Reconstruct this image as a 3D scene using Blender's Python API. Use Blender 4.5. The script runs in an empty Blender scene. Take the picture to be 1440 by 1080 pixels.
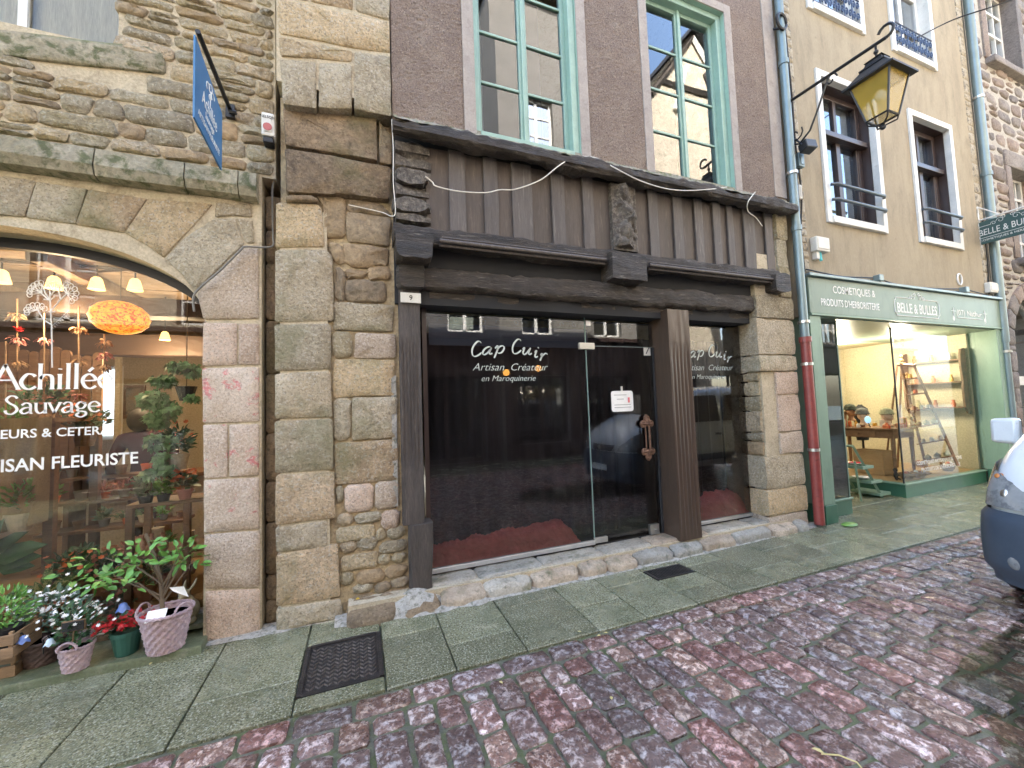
import bpy, bmesh, math, random
from mathutils import Vector, Matrix
from mathutils import noise as mnoise
random.seed(7)
R = random.Random(11)
PI = math.pi
# ------------------------------------------------------------------ camera
CAM = Vector((0.0, -3.5, 1.65))
ROT = Matrix(((0.93338861, 0.01278615, -0.35863941),
              (-0.35708325, -0.06643409, -0.93170707),
              (-0.03573883, 0.99770889, -0.05744311)))
FPX = 560.98
scene = bpy.context.scene
COL = scene.collection
cd = bpy.data.cameras.new('camera')
cam = bpy.data.objects.new('camera', cd)
COL.objects.link(cam)
cam.matrix_world = Matrix.Translation(CAM) @ ROT.to_4x4()
cd.sensor_width = 36.0
cd.lens = FPX / 1440 * 36
cd.clip_start = 0.05
cd.clip_end = 400
scene.camera = cam
# ------------------------------------------------------------------ light
SUN_EL, SUN_ROT = math.radians(42), math.radians(-14)
w = bpy.data.worlds.new('World'); scene.world = w; w.use_nodes = True
nt = w.node_tree
sky = nt.nodes.new('ShaderNodeTexSky'); sky.sky_type = 'NISHITA'; sky.sun_disc = False
sky.sun_elevation = SUN_EL; sky.sun_rotation = SUN_ROT
sky.air_density = 1.2; sky.dust_density = 2.5
bg = nt.nodes['Background']; bg.inputs['Strength'].default_value = 0.15
nt.links.new(sky.outputs[0], bg.inputs['Color'])
sl = bpy.data.lights.new('sun', 'SUN'); sl.energy = 4.5; sl.angle = math.radians(0.5); sl.color = (1, .93, .82)
so = bpy.data.objects.new('sun', sl); COL.objects.link(so)
sdir = Vector((math.sin(SUN_ROT) * math.cos(SUN_EL), math.cos(SUN_ROT) * math.cos(SUN_EL), math.sin(SUN_EL)))
so.rotation_euler = sdir.to_track_quat('Z', 'Y').to_euler()
so.location = (0, 0, 30)
vs = scene.view_settings
vs.view_transform = 'Standard'; vs.look = 'None'; vs.exposure = 3.3; vs.gamma = 1; vs.use_curve_mapping = False
scene.render.engine = 'CYCLES'
try:
    scene.cycles.max_bounces = 8; scene.cycles.transparent_max_bounces = 12
    scene.cycles.sample_clamp_indirect = 6; scene.cycles.caustics_reflective = False; scene.cycles.caustics_refractive = False
except Exception: pass

# ------------------------------------------------------------------ geometry of sight lines (survey helpers)
def ray(px, py): return (ROT @ Vector((px - 720, -(py - 540), -FPX))).normalized()
def onY(px, py, y=0.0):
    r = ray(px, py); return CAM + r * ((y - CAM.y) / r.y)
def onX(px, py, x):
    r = ray(px, py); return CAM + r * ((x - CAM.x) / r.x)
def onZ(px, py, z=0.0):
    r = ray(px, py); return CAM + r * ((z - CAM.z) / r.z)
def proj(p):
    v = ROT.transposed() @ (Vector(p) - CAM)
    if v.z > -0.01: return None
    return (720 + FPX * v.x / -v.z, 540 - FPX * v.y / -v.z)
def XZ(px, py, y=0.0):
    p = onY(px, py, y); return (p.x, p.z)
def poly(pts, y=0.0): return [XZ(a, b, y) for a, b in pts]

# ------------------------------------------------------------------ object bookkeeping
def link(o): COL.objects.link(o); return o
def setp(o, label=None, cat=None, group=None, kind=None):
    if label: o['label'] = label
    if cat: o['category'] = cat
    if group: o['group'] = group
    if kind: o['kind'] = kind
    return o
def thing(name, label, cat, loc=(0, 0, 0), group=None):
    o = bpy.data.objects.new(name, None); o.empty_display_size = .1
    link(o); o.location = loc
    bpy.context.view_layer.update()
    return setp(o, label, cat, group)
WB = {}
def wloc(o):
    v = Vector((0, 0, 0))
    while o is not None:
        v = v + Vector(o.location); o = o.parent
    return v
class MB:
    """collects geometry (world coordinates), then links it as one mesh object"""
    def __init__(s): s.v = []; s.f = []
    def add(s, vs, fs):
        b = len(s.v); s.v += [tuple(p) for p in vs]; s.f += [tuple(i + b for i in f) for f in fs]; return s
    def box(s, x0, x1, y0, y1, z0, z1):
        if x0 > x1: x0, x1 = x1, x0
        if y0 > y1: y0, y1 = y1, y0
        if z0 > z1: z0, z1 = z1, z0
        return s.add([(x0, y0, z0), (x1, y0, z0), (x1, y1, z0), (x0, y1, z0), (x0, y0, z1), (x1, y0, z1), (x1, y1, z1), (x0, y1, z1)],
                     [(0, 3, 2, 1), (4, 5, 6, 7), (0, 1, 5, 4), (1, 2, 6, 5), (2, 3, 7, 6), (3, 0, 4, 7)])
    def hexa(s, p):   # 8 points: bottom ring 4, top ring 4
        return s.add(p, [(0, 3, 2, 1), (4, 5, 6, 7), (0, 1, 5, 4), (1, 2, 6, 5), (2, 3, 7, 6), (3, 0, 4, 7)])
    def prism(s, pts, y0, y1):     # outline in x,z, counter-clockwise seen from -y
        n = len(pts)
        if sum(pts[i][0] * pts[(i + 1) % n][1] - pts[(i + 1) % n][0] * pts[i][1] for i in range(n)) < 0: pts = pts[::-1]
        return s.add([(x, y0, z) for x, z in pts] + [(x, y1, z) for x, z in pts],
                     [tuple(range(n)), tuple(range(2 * n - 1, n - 1, -1))] + [(i, i + n, (i + 1) % n + n, (i + 1) % n) for i in range(n)])
    def tube(s, pts, r, n=8, cap=True, ell=1.0):
        pts = [Vector(p) for p in pts]; rr = r if isinstance(r, (list, tuple)) else [r] * len(pts)
        rings = []; up = None
        for i, p in enumerate(pts):
            t = (pts[min(i + 1, len(pts) - 1)] - pts[max(i - 1, 0)])
            t = t.normalized() if t.length > 1e-9 else Vector((0, 0, 1))
            if up is None: up = Vector((0, 0, 1)) if abs(t.z) < .9 else Vector((1, 0, 0))
            a = t.cross(up); a = a.normalized() if a.length > 1e-6 else Vector((1, 0, 0))
            b = t.cross(a).normalized(); up = a.cross(t)
            rings.append([p + a * rr[i] * math.cos(2 * PI * k / n) + b * rr[i] * ell * math.sin(2 * PI * k / n) for k in range(n)])
        v = [q for g in rings for q in g]; f = []
        for i in range(len(rings) - 1):
            for k in range(n):
                f.append((i * n + k, i * n + (k + 1) % n, (i + 1) * n + (k + 1) % n, (i + 1) * n + k))
        if cap: f += [tuple(range(n))[::-1], tuple(range((len(rings) - 1) * n, len(rings) * n))]
        return s.add(v, f)
    def lathe(s, prof, c=(0, 0, 0), n=16, sx=1, sy=1, close=False):
        v = []; f = []; m = len(prof)
        for (r, z) in prof:
            for k in range(n):
                a = 2 * PI * k / n
                v.append((c[0] + r * sx * math.cos(a), c[1] + r * sy * math.sin(a), c[2] + z))
        for i in range(m - 1):
            for k in range(n):
                f.append((i * n + k, i * n + (k + 1) % n, (i + 1) * n + (k + 1) % n, (i + 1) * n + k))
        if prof[0][0] > 1e-4: f.append(tuple(range(n))[::-1])
        if prof[-1][0] > 1e-4: f.append(tuple(range((m - 1) * n, m * n)))
        return s.add(v, f)
    def ball(s, c, r, n=12, m=8, sx=1, sy=1, sz=1):
        pr = [(max(1e-5, r * math.sin(PI * i / m)), -r * sz * math.cos(PI * i / m)) for i in range(m + 1)]
        return s.lathe(pr, c, n, sx, sy)
    def sheet(s, fn, nu, nv):
        v = [fn(i / nu, j / nv) for j in range(nv + 1) for i in range(nu + 1)]
        f = [(j * (nu + 1) + i, j * (nu + 1) + i + 1, (j + 1) * (nu + 1) + i + 1, (j + 1) * (nu + 1) + i) for j in range(nv) for i in range(nu)]
        return s.add(v, f)
    def build(s, name, mat, parent=None, smooth=False, label=None, kind=None, bevel=0, mesh_center=True, sub=0, sharp=50):
        me = bpy.data.meshes.new(name)
        if not s.v: s.v = [(0, 0, 0)]
        if mesh_center:
            n = len(s.v)
            xs = [p[0] for p in s.v]; ys = [p[1] for p in s.v]; zs = [p[2] for p in s.v]
            c = Vector(((min(xs) + max(xs)) / 2, (min(ys) + max(ys)) / 2, (min(zs) + max(zs)) / 2))
        else: c = Vector((0, 0, 0))
        me.from_pydata([(p[0] - c.x, p[1] - c.y, p[2] - c.z) for p in s.v], [], s.f)
        me.validate()
        if mat: me.materials.append(mat)
        if smooth:
            me.shade_smooth()
            if sharp: me.set_sharp_from_angle(angle=math.radians(sharp))
        o = bpy.data.objects.new(name, me); link(o)
        if parent is not None:
            o.parent = parent; o.location = c - wloc(parent)
        else: o.location = c
        if bevel:
            b = o.modifiers.new('bevel', 'BEVEL'); b.width = bevel; b.segments = 2; b.limit_method = 'ANGLE'
        if sub:
            b = o.modifiers.new('sub', 'SUBSURF'); b.levels = sub; b.render_levels = sub
        return setp(o, label, None, None, kind)
def box(*a): return MB().box(*a)
def copy_tree(o, parent=None, loc=None, rotz=None, label=None):
    c = o.copy(); COL.objects.link(c)
    if parent is not None: c.parent = parent
    for ch in list(o.children): copy_tree(ch, c)
    if loc is not None: c.location = loc
    if rotz is not None: c.rotation_euler.z = rotz
    if label: c['label'] = label
    return c
def timber(mb, x0, x1, y0, y1, z0, z1, amp=.008, seg=None, seed=0, grooves=0, taper=None):
    """rough-sawn old beam: subdivided box with wavy, worn faces"""
    ax = max(range(3), key=lambda i: (x1 - x0, y1 - y0, z1 - z0)[i])
    L = (x1 - x0, y1 - y0, z1 - z0)[ax]; seg = seg or max(4, int(L / .09))
    cr = 5; v = []; f = []
    lo = [x0, y0, z0]; hi = [x1, y1, z1]; oth = [i for i in range(3) if i != ax]
    ring = []
    for k in range(cr): ring.append((k / cr, 0))
    for k in range(cr): ring.append((1, k / cr))
    for k in range(cr): ring.append((1 - k / cr, 1))
    for k in range(cr): ring.append((0, 1 - k / cr))
    n = len(ring)
    for i in range(seg + 1):
        t = i / seg
        for k, (a, b) in enumerate(ring):
            p = [0, 0, 0]; p[ax] = lo[ax] + L * t
            p[oth[0]] = lo[oth[0]] + (hi[oth[0]] - lo[oth[0]]) * a
            p[oth[1]] = lo[oth[1]] + (hi[oth[1]] - lo[oth[1]]) * b
            corner = .35 if (a in (0, 1) and b in (0, 1)) else 0
            cx = (a - .5) * 2; cy = (b - .5) * 2
            d = mnoise.noise(Vector((p[0] * 2.3 + seed, p[1] * 7, p[2] * 2.3))) * amp * 1.6 + mnoise.noise(Vector((p[0] * 11, p[1] * 15 + seed, p[2] * 11))) * amp - corner * amp * 2
            p[oth[0]] += cx * d; p[oth[1]] += cy * d
            v.append(p)
    for i in range(seg):
        for k in range(n): f.append((i * n + k, i * n + (k + 1) % n, (i + 1) * n + (k + 1) % n, (i + 1) * n + k))
    f += [tuple(range(n))[::-1], tuple(range(seg * n, seg * n + n))]
    if ax == 1: f = [q[::-1] for q in f]
    return mb.add(v, f)

# ------------------------------------------------------------------ materials
def nd(t, k, **kw):
    n = t.nodes.new(k)
    for a, b in kw.items():
        if hasattr(n, a): setattr(n, a, b)
        else: n.inputs[a].default_value = b
    return n
def rgba(c): return (c[0], c[1], c[2], 1)
def mat(name, c1, c2=None, c3=None, scale=3.0, rough=.75, rough2=None, bump=.3, bscale=45.0, bdist=.02, orand=.0, ocol=None, island=False,
        metal=0.0, stretch=(1, 1, 1), grain=.25, moss=None, moss_up=None, spot=None, spec=.5, voro=None, speck=None, coat=0.0, thr=(.45, .62), crackle=None):
    m = bpy.data.materials.new(name); m.use_nodes = True; t = m.node_tree; L = t.links.new
    b = t.nodes['Principled BSDF']; b.inputs['Metallic'].default_value = metal; b.inputs['Specular IOR Level'].default_value = spec
    b.inputs['Coat Weight'].default_value = coat
    geo = nd(t, 'ShaderNodeNewGeometry'); mp = nd(t, 'ShaderNodeMapping'); mp.inputs['Scale'].default_value = stretch
    L(geo.outputs['Position'], mp.inputs[0])
    n1 = nd(t, 'ShaderNodeTexNoise', Scale=scale, Detail=7.0, Roughness=.6); L(mp.outputs[0], n1.inputs['Vector'])
    n2 = nd(t, 'ShaderNodeTexNoise', Scale=bscale, Detail=8.0, Roughness=.7); L(mp.outputs[0], n2.inputs['Vector'])
    mx = nd(t, 'ShaderNodeMix', data_type='RGBA'); mx.inputs[6].default_value = rgba(c1); mx.inputs[7].default_value = rgba(c2 or c1)
    mr = nd(t, 'ShaderNodeMapRange'); mr.inputs[1].default_value = .36; mr.inputs[2].default_value = .64
    L(n1.outputs[0], mr.inputs[0]); L(mr.outputs[0], mx.inputs[0]); col = mx.outputs[2]
    if c3:
        n3 = nd(t, 'ShaderNodeTexNoise', Scale=scale * 2.7, Detail=9.0, Roughness=.68); n3.inputs['Distortion'].default_value = .4
        off = nd(t, 'ShaderNodeVectorMath', operation='ADD'); off.inputs[1].default_value = (7.3, 2.1, 5.5)
        L(mp.outputs[0], off.inputs[0]); L(off.outputs[0], n3.inputs['Vector'])
        r3 = nd(t, 'ShaderNodeMapRange'); r3.inputs[1].default_value = thr[0]; r3.inputs[2].default_value = thr[1]; L(n3.outputs[0], r3.inputs[0])
        m3 = nd(t, 'ShaderNodeMix', data_type='RGBA'); L(r3.outputs[0], m3.inputs[0]); L(col, m3.inputs[6]); m3.inputs[7].default_value = rgba(c3); col = m3.outputs[2]
    rnd = None
    if orand or ocol:
        oi = nd(t, 'ShaderNodeObjectInfo'); rnd = oi.outputs['Random']
        if island:
            ad = nd(t, 'ShaderNodeMath', operation='ADD'); L(rnd, ad.inputs[0]); L(geo.outputs['Random Per Island'], ad.inputs[1])
            fr = nd(t, 'ShaderNodeMath', operation='FRACT'); L(ad.outputs[0], fr.inputs[0]); rnd = fr.outputs[0]
        if ocol:
            # several alternative stone colours, one per piece
            ramp = nd(t, 'ShaderNodeValToRGB'); ramp.color_ramp.interpolation = 'CONSTANT'
            els = ramp.color_ramp.elements
            for i, cc in enumerate(ocol):
                e = els[0] if i == 0 else els.new(i / len(ocol)); e.position = i / len(ocol); e.color = rgba(cc)
            if len(els) > len(ocol): els.remove(els[-1])
            L(rnd, ramp.inputs[0])
            mo = nd(t, 'ShaderNodeMix', data_type='RGBA', blend_type='MULTIPLY'); mo.inputs[0].default_value = 1; L(col, mo.inputs[6]); L(ramp.outputs[0], mo.inputs[7]); col = mo.outputs[2]
        if orand:
            wn = nd(t, 'ShaderNodeTexWhiteNoise', noise_dimensions='1D'); L(rnd, wn.inputs['W'])
            m4 = nd(t, 'ShaderNodeMapRange'); m4.inputs[3].default_value = 1 - orand; m4.inputs[4].default_value = 1 + orand; L(wn.outputs[0], m4.inputs[0])
            hs = nd(t, 'ShaderNodeHueSaturation'); L(m4.outputs[0], hs.inputs['Value']); L(col, hs.inputs['Color']); col = hs.outputs[0]
    if grain:
        m5 = nd(t, 'ShaderNodeMapRange'); m5.inputs[1].default_value = .3; m5.inputs[2].default_value = .7; m5.inputs[3].default_value = 1 - grain; m5.inputs[4].default_value = 1 + grain
        L(n2.outputs[0], m5.inputs[0]); hs2 = nd(t, 'ShaderNodeHueSaturation'); L(m5.outputs[0], hs2.inputs['Value']); L(col, hs2.inputs['Color']); col = hs2.outputs[0]
    if speck:      # ((r,g,b), scale, threshold, amount): crystals and grit
        for si, (sc_, ss, st, sa) in enumerate(speck):
            ns = nd(t, 'ShaderNodeTexNoise', Scale=ss, Detail=3.0, Roughness=.55); os_ = nd(t, 'ShaderNodeVectorMath', operation='ADD'); os_.inputs[1].default_value = (3.1 + 9 * si, 17, 2); L(geo.outputs['Position'], os_.inputs[0]); L(os_.outputs[0], ns.inputs['Vector'])
            rs = nd(t, 'ShaderNodeMapRange'); rs.inputs[1].default_value = st; rs.inputs[2].default_value = st + .07; rs.inputs[4].default_value = sa; L(ns.outputs[0], rs.inputs[0])
            ms = nd(t, 'ShaderNodeMix', data_type='RGBA'); L(rs.outputs[0], ms.inputs[0]); L(col, ms.inputs[6]); ms.inputs[7].default_value = rgba(sc_); col = ms.outputs[2]
    if moss:
        n6 = nd(t, 'ShaderNodeTexNoise', Scale=moss[1], Detail=6.0, Roughness=.65); 
        o6 = nd(t, 'ShaderNodeVectorMath', operation='ADD'); o6.inputs[1].default_value = (31, 12, 4); L(geo.outputs['Position'], o6.inputs[0]); L(o6.outputs[0], n6.inputs['Vector'])
        r6 = nd(t, 'ShaderNodeMapRange'); r6.inputs[1].default_value = moss[2]; r6.inputs[2].default_value = moss[2] + .16; r6.inputs[4].default_value = moss[3]; L(n6.outputs[0], r6.inputs[0])
        m6 = nd(t, 'ShaderNodeMix', data_type='RGBA'); L(r6.outputs[0], m6.inputs[0]); L(col, m6.inputs[6]); m6.inputs[7].default_value = rgba(moss[0]); col = m6.outputs[2]
    if moss_up:
        sx = nd(t, 'ShaderNodeSeparateXYZ'); L(geo.outputs['Normal'], sx.inputs[0])
        r7 = nd(t, 'ShaderNodeMapRange'); r7.inputs[1].default_value = .2; r7.inputs[2].default_value = .7; L(sx.outputs[2], r7.inputs[0])
        m7 = nd(t, 'ShaderNodeMix', data_type='RGBA'); L(r7.outputs[0], m7.inputs[0]); L(col, m7.inputs[6]); m7.inputs[7].default_value = rgba(moss_up); col = m7.outputs[2]
    L(col, b.inputs['Base Color'])
    if rough2 is not None:
        n8 = nd(t, 'ShaderNodeTexNoise', Scale=scale * 1.3, Detail=6.0); L(mp.outputs[0], n8.inputs['Vector'])
        r8 = nd(t, 'ShaderNodeMapRange'); r8.inputs[1].default_value = .42; r8.inputs[2].default_value = .6; r8.inputs[3].default_value = rough; r8.inputs[4].default_value = rough2
        L(n8.outputs[0], r8.inputs[0]); L(r8.outputs[0], b.inputs['Roughness'])
    else: b.inputs['Roughness'].default_value = rough
    if bump:
        bp = nd(t, 'ShaderNodeBump', Strength=bump, Distance=bdist); h = n2.outputs[0]
        ad = nd(t, 'ShaderNodeMath', operation='ADD'); L(n2.outputs[0], ad.inputs[0]); L(n1.outputs[0], ad.inputs[1]); h = ad.outputs[0]
        if voro:
            vo = nd(t, 'ShaderNodeTexVoronoi', Scale=voro, feature='SMOOTH_F1'); L(mp.outputs[0], vo.inputs['Vector'])
            iv = nd(t, 'ShaderNodeMath', operation='MULTIPLY_ADD'); iv.inputs[1].default_value = -1.6; L(vo.outputs[0], iv.inputs[0]); L(h, iv.inputs[2]); h = iv.outputs[0]
        L(h, bp.inputs['Height']); L(bp.outputs[0], b.inputs['Normal'])
    return m
def plain(name, c, rough=.5, metal=0.0, bump=0, bscale=60, grain=.06, **k): return mat(name, c, tuple(min(1, x * 1.12) for x in c), scale=6, rough=rough, metal=metal, bump=bump, bscale=bscale, grain=grain, bdist=.005, **k)
def emit(name, c, s, c2=None):
    m = bpy.data.materials.new(name); m.use_nodes = True; t = m.node_tree; b = t.nodes['Principled BSDF']
    b.inputs['Base Color'].default_value = rgba(c); b.inputs['Emission Color'].default_value = rgba(c); b.inputs['Emission Strength'].default_value = s
    if c2:
        vo = nd(t, 'ShaderNodeTexVoronoi', Scale=26.0); r = nd(t, 'ShaderNodeMapRange'); r.inputs[1].default_value = .2; r.inputs[2].default_value = .4
        g = nd(t, 'ShaderNodeNewGeometry'); t.links.new(g.outputs['Position'], vo.inputs['Vector'])
        n = nd(t, 'ShaderNodeTexNoise', Scale=22.0, Detail=3.0); t.links.new(g.outputs['Position'], n.inputs['Vector']); r.inputs[1].default_value = .48; r.inputs[2].default_value = .56
        t.links.new(n.outputs[0], r.inputs[0]); mx = nd(t, 'ShaderNodeMix', data_type='RGBA'); mx.inputs[6].default_value = rgba(c); mx.inputs[7].default_value = rgba(c2)
        t.links.new(r.outputs[0], mx.inputs[0]); t.links.new(mx.outputs[2], b.inputs['Emission Color']); t.links.new(mx.outputs[2], b.inputs['Base Color'])
    return m
def glass(name, tint=(1, 1, 1), ior=1.5, gloss=1.0, wav=0.0, boost=1.0):
    m = bpy.data.materials.new(name); m.use_nodes = True; t = m.node_tree; L = t.links.new
    t.nodes.remove(t.nodes['Principled BSDF']); out = t.nodes['Material Output']
    tr = nd(t, 'ShaderNodeBsdfTransparent'); tr.inputs[0].default_value = rgba(tint)
    gl = nd(t, 'ShaderNodeBsdfGlossy'); gl.inputs['Roughness'].default_value = 0.0; gl.inputs[0].default_value = (.95, .97, 1, 1)
    fr = nd(t, 'ShaderNodeFresnel', IOR=ior); ml = nd(t, 'ShaderNodeMath', operation='MULTIPLY', use_clamp=True); ml.inputs[1].default_value = boost
    L(fr.outputs[0], ml.inputs[0]); mx = nd(t, 'ShaderNodeMixShader'); L(ml.outputs[0], mx.inputs[0]); L(tr.outputs[0], mx.inputs[1]); L(gl.outputs[0], mx.inputs[2]); L(mx.outputs[0], out.inputs[0])
    if wav:
        g = nd(t, 'ShaderNodeNewGeometry'); n = nd(t, 'ShaderNodeTexNoise', Scale=2.2, Detail=1.0); L(g.outputs['Position'], n.inputs['Vector'])
        bp = nd(t, 'ShaderNodeBump', Strength=wav, Distance=.02); L(n.outputs[0], bp.inputs['Height']); L(bp.outputs[0], gl.inputs['Normal'])
    return m

M = {}
TAN = [(1, 1, 1), (1.08, .98, .86), (.88, .88, .88), (1.04, .95, .9), (.78, .76, .74), (1.1, 1.04, .94), (.93, .9, .82)]
M['ashlar'] = mat('ashlar_stone', (.56, .475, .345), (.45, .365, .245), (.31, .245, .16), speck=[((.62, .57, .47), 48, .56, .55), ((.17, .13, .09), 62, .58, .6)], scale=2.6, rough=.86, bump=1.0, bscale=38, bdist=.035, orand=.14, ocol=[(1, 1, 1), (1.08, .97, .88), (.92, .93, .93), (1.1, 1.0, .86)], moss=((.16, .17, .07), 1.6, .54, .6), thr=(.52, .72), grain=.3)
M['rose'] = mat('granite_rose', (.58, .485, .39), (.48, .385, .29), (.35, .265, .20), speck=[((.66, .58, .50), 60, .55, .6), ((.22, .15, .12), 75, .57, .6)], scale=3, rough=.86, bump=1.0, bscale=48, bdist=.016, orand=.12, ocol=[(1, 1, 1), (1.03, .96, .94), (.93, .92, .9)], thr=(.54, .72), grain=.32)
M['graffiti'] = mat('granite_pink_sprayed', (.58, .485, .39), (.49, .39, .30), (.56, .21, .20), speck=[((.66, .58, .50), 60, .55, .6), ((.25, .17, .14), 75, .57, .5)], scale=3.4, rough=.86, bump=.6, bscale=48, bdist=.014, orand=.08, thr=(.57, .63), grain=.3)
M['rubble'] = mat('rubble_stone', (.56, .485, .35), (.46, .39, .27), (.33, .275, .185), speck=[((.64, .58, .46), 45, .56, .6), ((.20, .16, .11), 38, .61, .45)], scale=3.5, rough=.9, bump=1.0, bscale=34, bdist=.05, orand=.13, ocol=TAN, thr=(.5, .7), grain=.35, moss=((.17, .16, .07), 1.3, .55, .5))
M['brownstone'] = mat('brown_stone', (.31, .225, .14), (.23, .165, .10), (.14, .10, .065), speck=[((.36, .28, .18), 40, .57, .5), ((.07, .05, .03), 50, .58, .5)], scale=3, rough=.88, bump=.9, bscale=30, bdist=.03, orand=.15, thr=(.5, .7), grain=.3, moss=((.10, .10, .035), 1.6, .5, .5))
M['ochrestone'] = mat('ochre_rubble', (.41, .315, .20), (.32, .24, .15), (.21, .165, .11), scale=4, rough=.9, bump=.9, bscale=30, bdist=.03, orand=.18, ocol=[(1, 1, 1), (1.05, 1, .95), (.9, .93, 1.0)], thr=(.5, .7), grain=.3)
M['mossy'] = mat('mossy_stone', (.38, .335, .245), (.28, .245, .165), (.12, .125, .06), scale=3.5, rough=.9, bump=.8, bscale=30, bdist=.025, orand=.1, thr=(.48, .6), grain=.3, moss_up=(.16, .17, .07))
M['mortar'] = mat('lime_mortar', (.54, .465, .335), (.46, .385, .27), (.33, .27, .185), scale=4, rough=.95, bump=.6, bscale=60, bdist=.012, thr=(.52, .68))
M['mortar_y'] = mat('yellow_mortar', (.50, .405, .26), (.42, .33, .20), (.27, .215, .14), scale=4, rough=.95, bump=.7, bscale=40, bdist=.02, thr=(.52, .68))
M['lime'] = mat('pale_cement_fillet', (.46, .43, .38), (.36, .335, .29), (.17, .165, .125), scale=9, rough=.85, bump=.7, bscale=45, bdist=.02, thr=(.5, .62))
M['ledge'] = mat('weathered_ledge_mortar', (.34, .30, .24), (.24, .21, .15), (.14, .15, .07), scale=8, rough=.9, bump=.8, bscale=35, bdist=.02, thr=(.48, .6))
M['roughcast'] = mat('pebble_dash', (.315, .24, .195), (.265, .20, .165), (.37, .295, .235), scale=2.2, rough=.92, speck=[((.50, .42, .35), 70, .58, .7), ((.12, .085, .07), 60, .58, .7)], bump=1.0, bscale=80, bdist=.03, grain=.3, thr=(.5, .7))
M['render_smooth'] = mat('smooth_render', (.40, .35, .31), (.33, .29, .26), (.27, .23, .21), scale=4, rough=.85, bump=.25, bscale=60, bdist=.006, thr=(.52, .7), grain=.12)
M['timber'] = mat('weathered_dark_timber', (.088, .068, .053), (.036, .028, .023), (.28, .24, .195), scale=3, rough=.7, rough2=.55, bump=1.0, bscale=26, bdist=.035, stretch=(.6, 1, 5), thr=(.56, .75), grain=.4, orand=.12)  # light patches: weathering, plus edge highlights put into the colour
M['timber_v'] = mat('weathered_dark_timber_upright', (.075, .060, .052), (.045, .036, .032), (.15, .125, .105), scale=3, rough=.7, bump=.9, bscale=26, bdist=.018, stretch=(5, 5, .5), thr=(.56, .75), grain=.4, orand=.12)
M['plank'] = mat('brown_painted_plank', (.088, .068, .056), (.064, .050, .042), (.15, .12, .10), scale=2.4, rough=.62, bump=.25, bscale=20, bdist=.008, stretch=(4, 4, .5), thr=(.56, .75), grain=.16, orand=.1)
M['batten'] = mat('greyed_batten', (.10, .086, .08), (.072, .060, .056), (.18, .16, .15), scale=2.4, rough=.6, bump=.3, bscale=24, bdist=.008, stretch=(6, 6, .5), thr=(.56, .75), grain=.2, orand=.12)
M['post'] = mat('brown_varnished_post', (.075, .048, .034), (.055, .036, .026), (.095, .066, .048), scale=2.4, rough=.32, bump=.25, bscale=24, bdist=.006, stretch=(6, 6, .4), thr=(.56, .75), grain=.22)
M['carved'] = mat('carved_oak', (.14, .12, .10), (.06, .05, .043), (.26, .23, .19), scale=9, rough=.75, bump=.9, bscale=22, bdist=.03, thr=(.5, .68), grain=.3)
M['greenwood'] = plain('celadon_window_paint', (.27, .40, .335), .38, bump=.1, bscale=30)
M['glass'] = glass('window_glass', (.75, .8, .82), 1.55, wav=.02, boost=2.4)
M['glassshop'] = glass('shop_glass', (.82, .86, .88), 1.5, boost=1.15)
M['glassdark'] = glass('dark_shop_glass', (.90, .92, .95), 1.5, boost=1.9)
M['glassclear'] = glass('clear_shop_glass', (.95, .97, .96), 1.5, boost=1.0)
M['iron'] = plain('black_iron', (.018, .018, .02), .45, .3)
M['alu'] = plain('brushed_aluminium', (.62, .62, .62), .38, .9)
M['steel'] = plain('satin_steel', (.5, .5, .48), .3, .9)
M['white'] = plain('white_vinyl', (.82, .82, .80), .6)
M['silver'] = plain('silver_vinyl', (.55, .62, .60), .5)
M['whitepaint'] = mat('white_paint', (.74, .73, .70), (.62, .61, .58), (.5, .47, .42), scale=5, rough=.6, bump=.15, bscale=50, thr=(.6, .75), grain=.06)
M['ochre'] = mat('ochre_render', (.36, .305, .215), (.325, .27, .19), (.25, .21, .15), scale=1.6, rough=.9, bump=.2, bscale=60, bdist=.008, thr=(.46, .68), grain=.12, stretch=(1, 1, .28), speck=[((.22, .18, .12), 9, .66, .5), ((.5, .43, .3), 50, .6, .3)])
M['greyplaster'] = mat('patchy_grey_plaster', (.33, .28, .2), (.42, .38, .31), (.18, .16, .13), scale=5, rough=.9, bump=.6, bscale=30, thr=(.52, .6))
M['green1'] = mat('sage_green_paint', (.20, .305, .23), (.165, .26, .195), (.13, .205, .155), stretch=(2, 2, .5), thr=(.56, .74), scale=1.8, rough=.42, bump=.05, bscale=40, grain=.05)
M['green2'] = mat('sign_green_paint', (.165, .235, .185), (.14, .205, .16), (.10, .15, .12), stretch=(2, 2, .6), thr=(.56, .74), scale=1.8, rough=.42, bump=.05, bscale=40, grain=.06)
M['green3'] = mat('dark_green_plinth', (.045, .14, .085), (.035, .11, .07), scale=2, rough=.38, bump=.05, grain=.06)
M['railblue'] = plain('dark_blue_grey_rail', (.07, .09, .11), .4, .2)
M['pipe'] = plain('blue_grey_zinc', (.18, .235, .245), .38, .35)
M['pipered'] = mat('red_cast_iron_pipe', (.29, .06, .05), (.22, .045, .04), (.12, .035, .03), scale=4, rough=.38, bump=.2, bscale=30, bdist=.004, thr=(.58, .7), grain=.12)
M['plastic_w'] = plain('cream_plastic', (.62, .6, .54), .5)
M['blue'] = mat('sign_blue', (.045, .19, .42), (.04, .17, .38), scale=2, rough=.4, bump=0, grain=.03)
M['signgreen'] = mat('hanging_sign_green', (.035, .085, .08), (.03, .07, .068), scale=2, rough=.4, bump=0, grain=.03)
M['brownpaint'] = plain('dark_brown_window_paint', (.045, .028, .024), .35)
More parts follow.
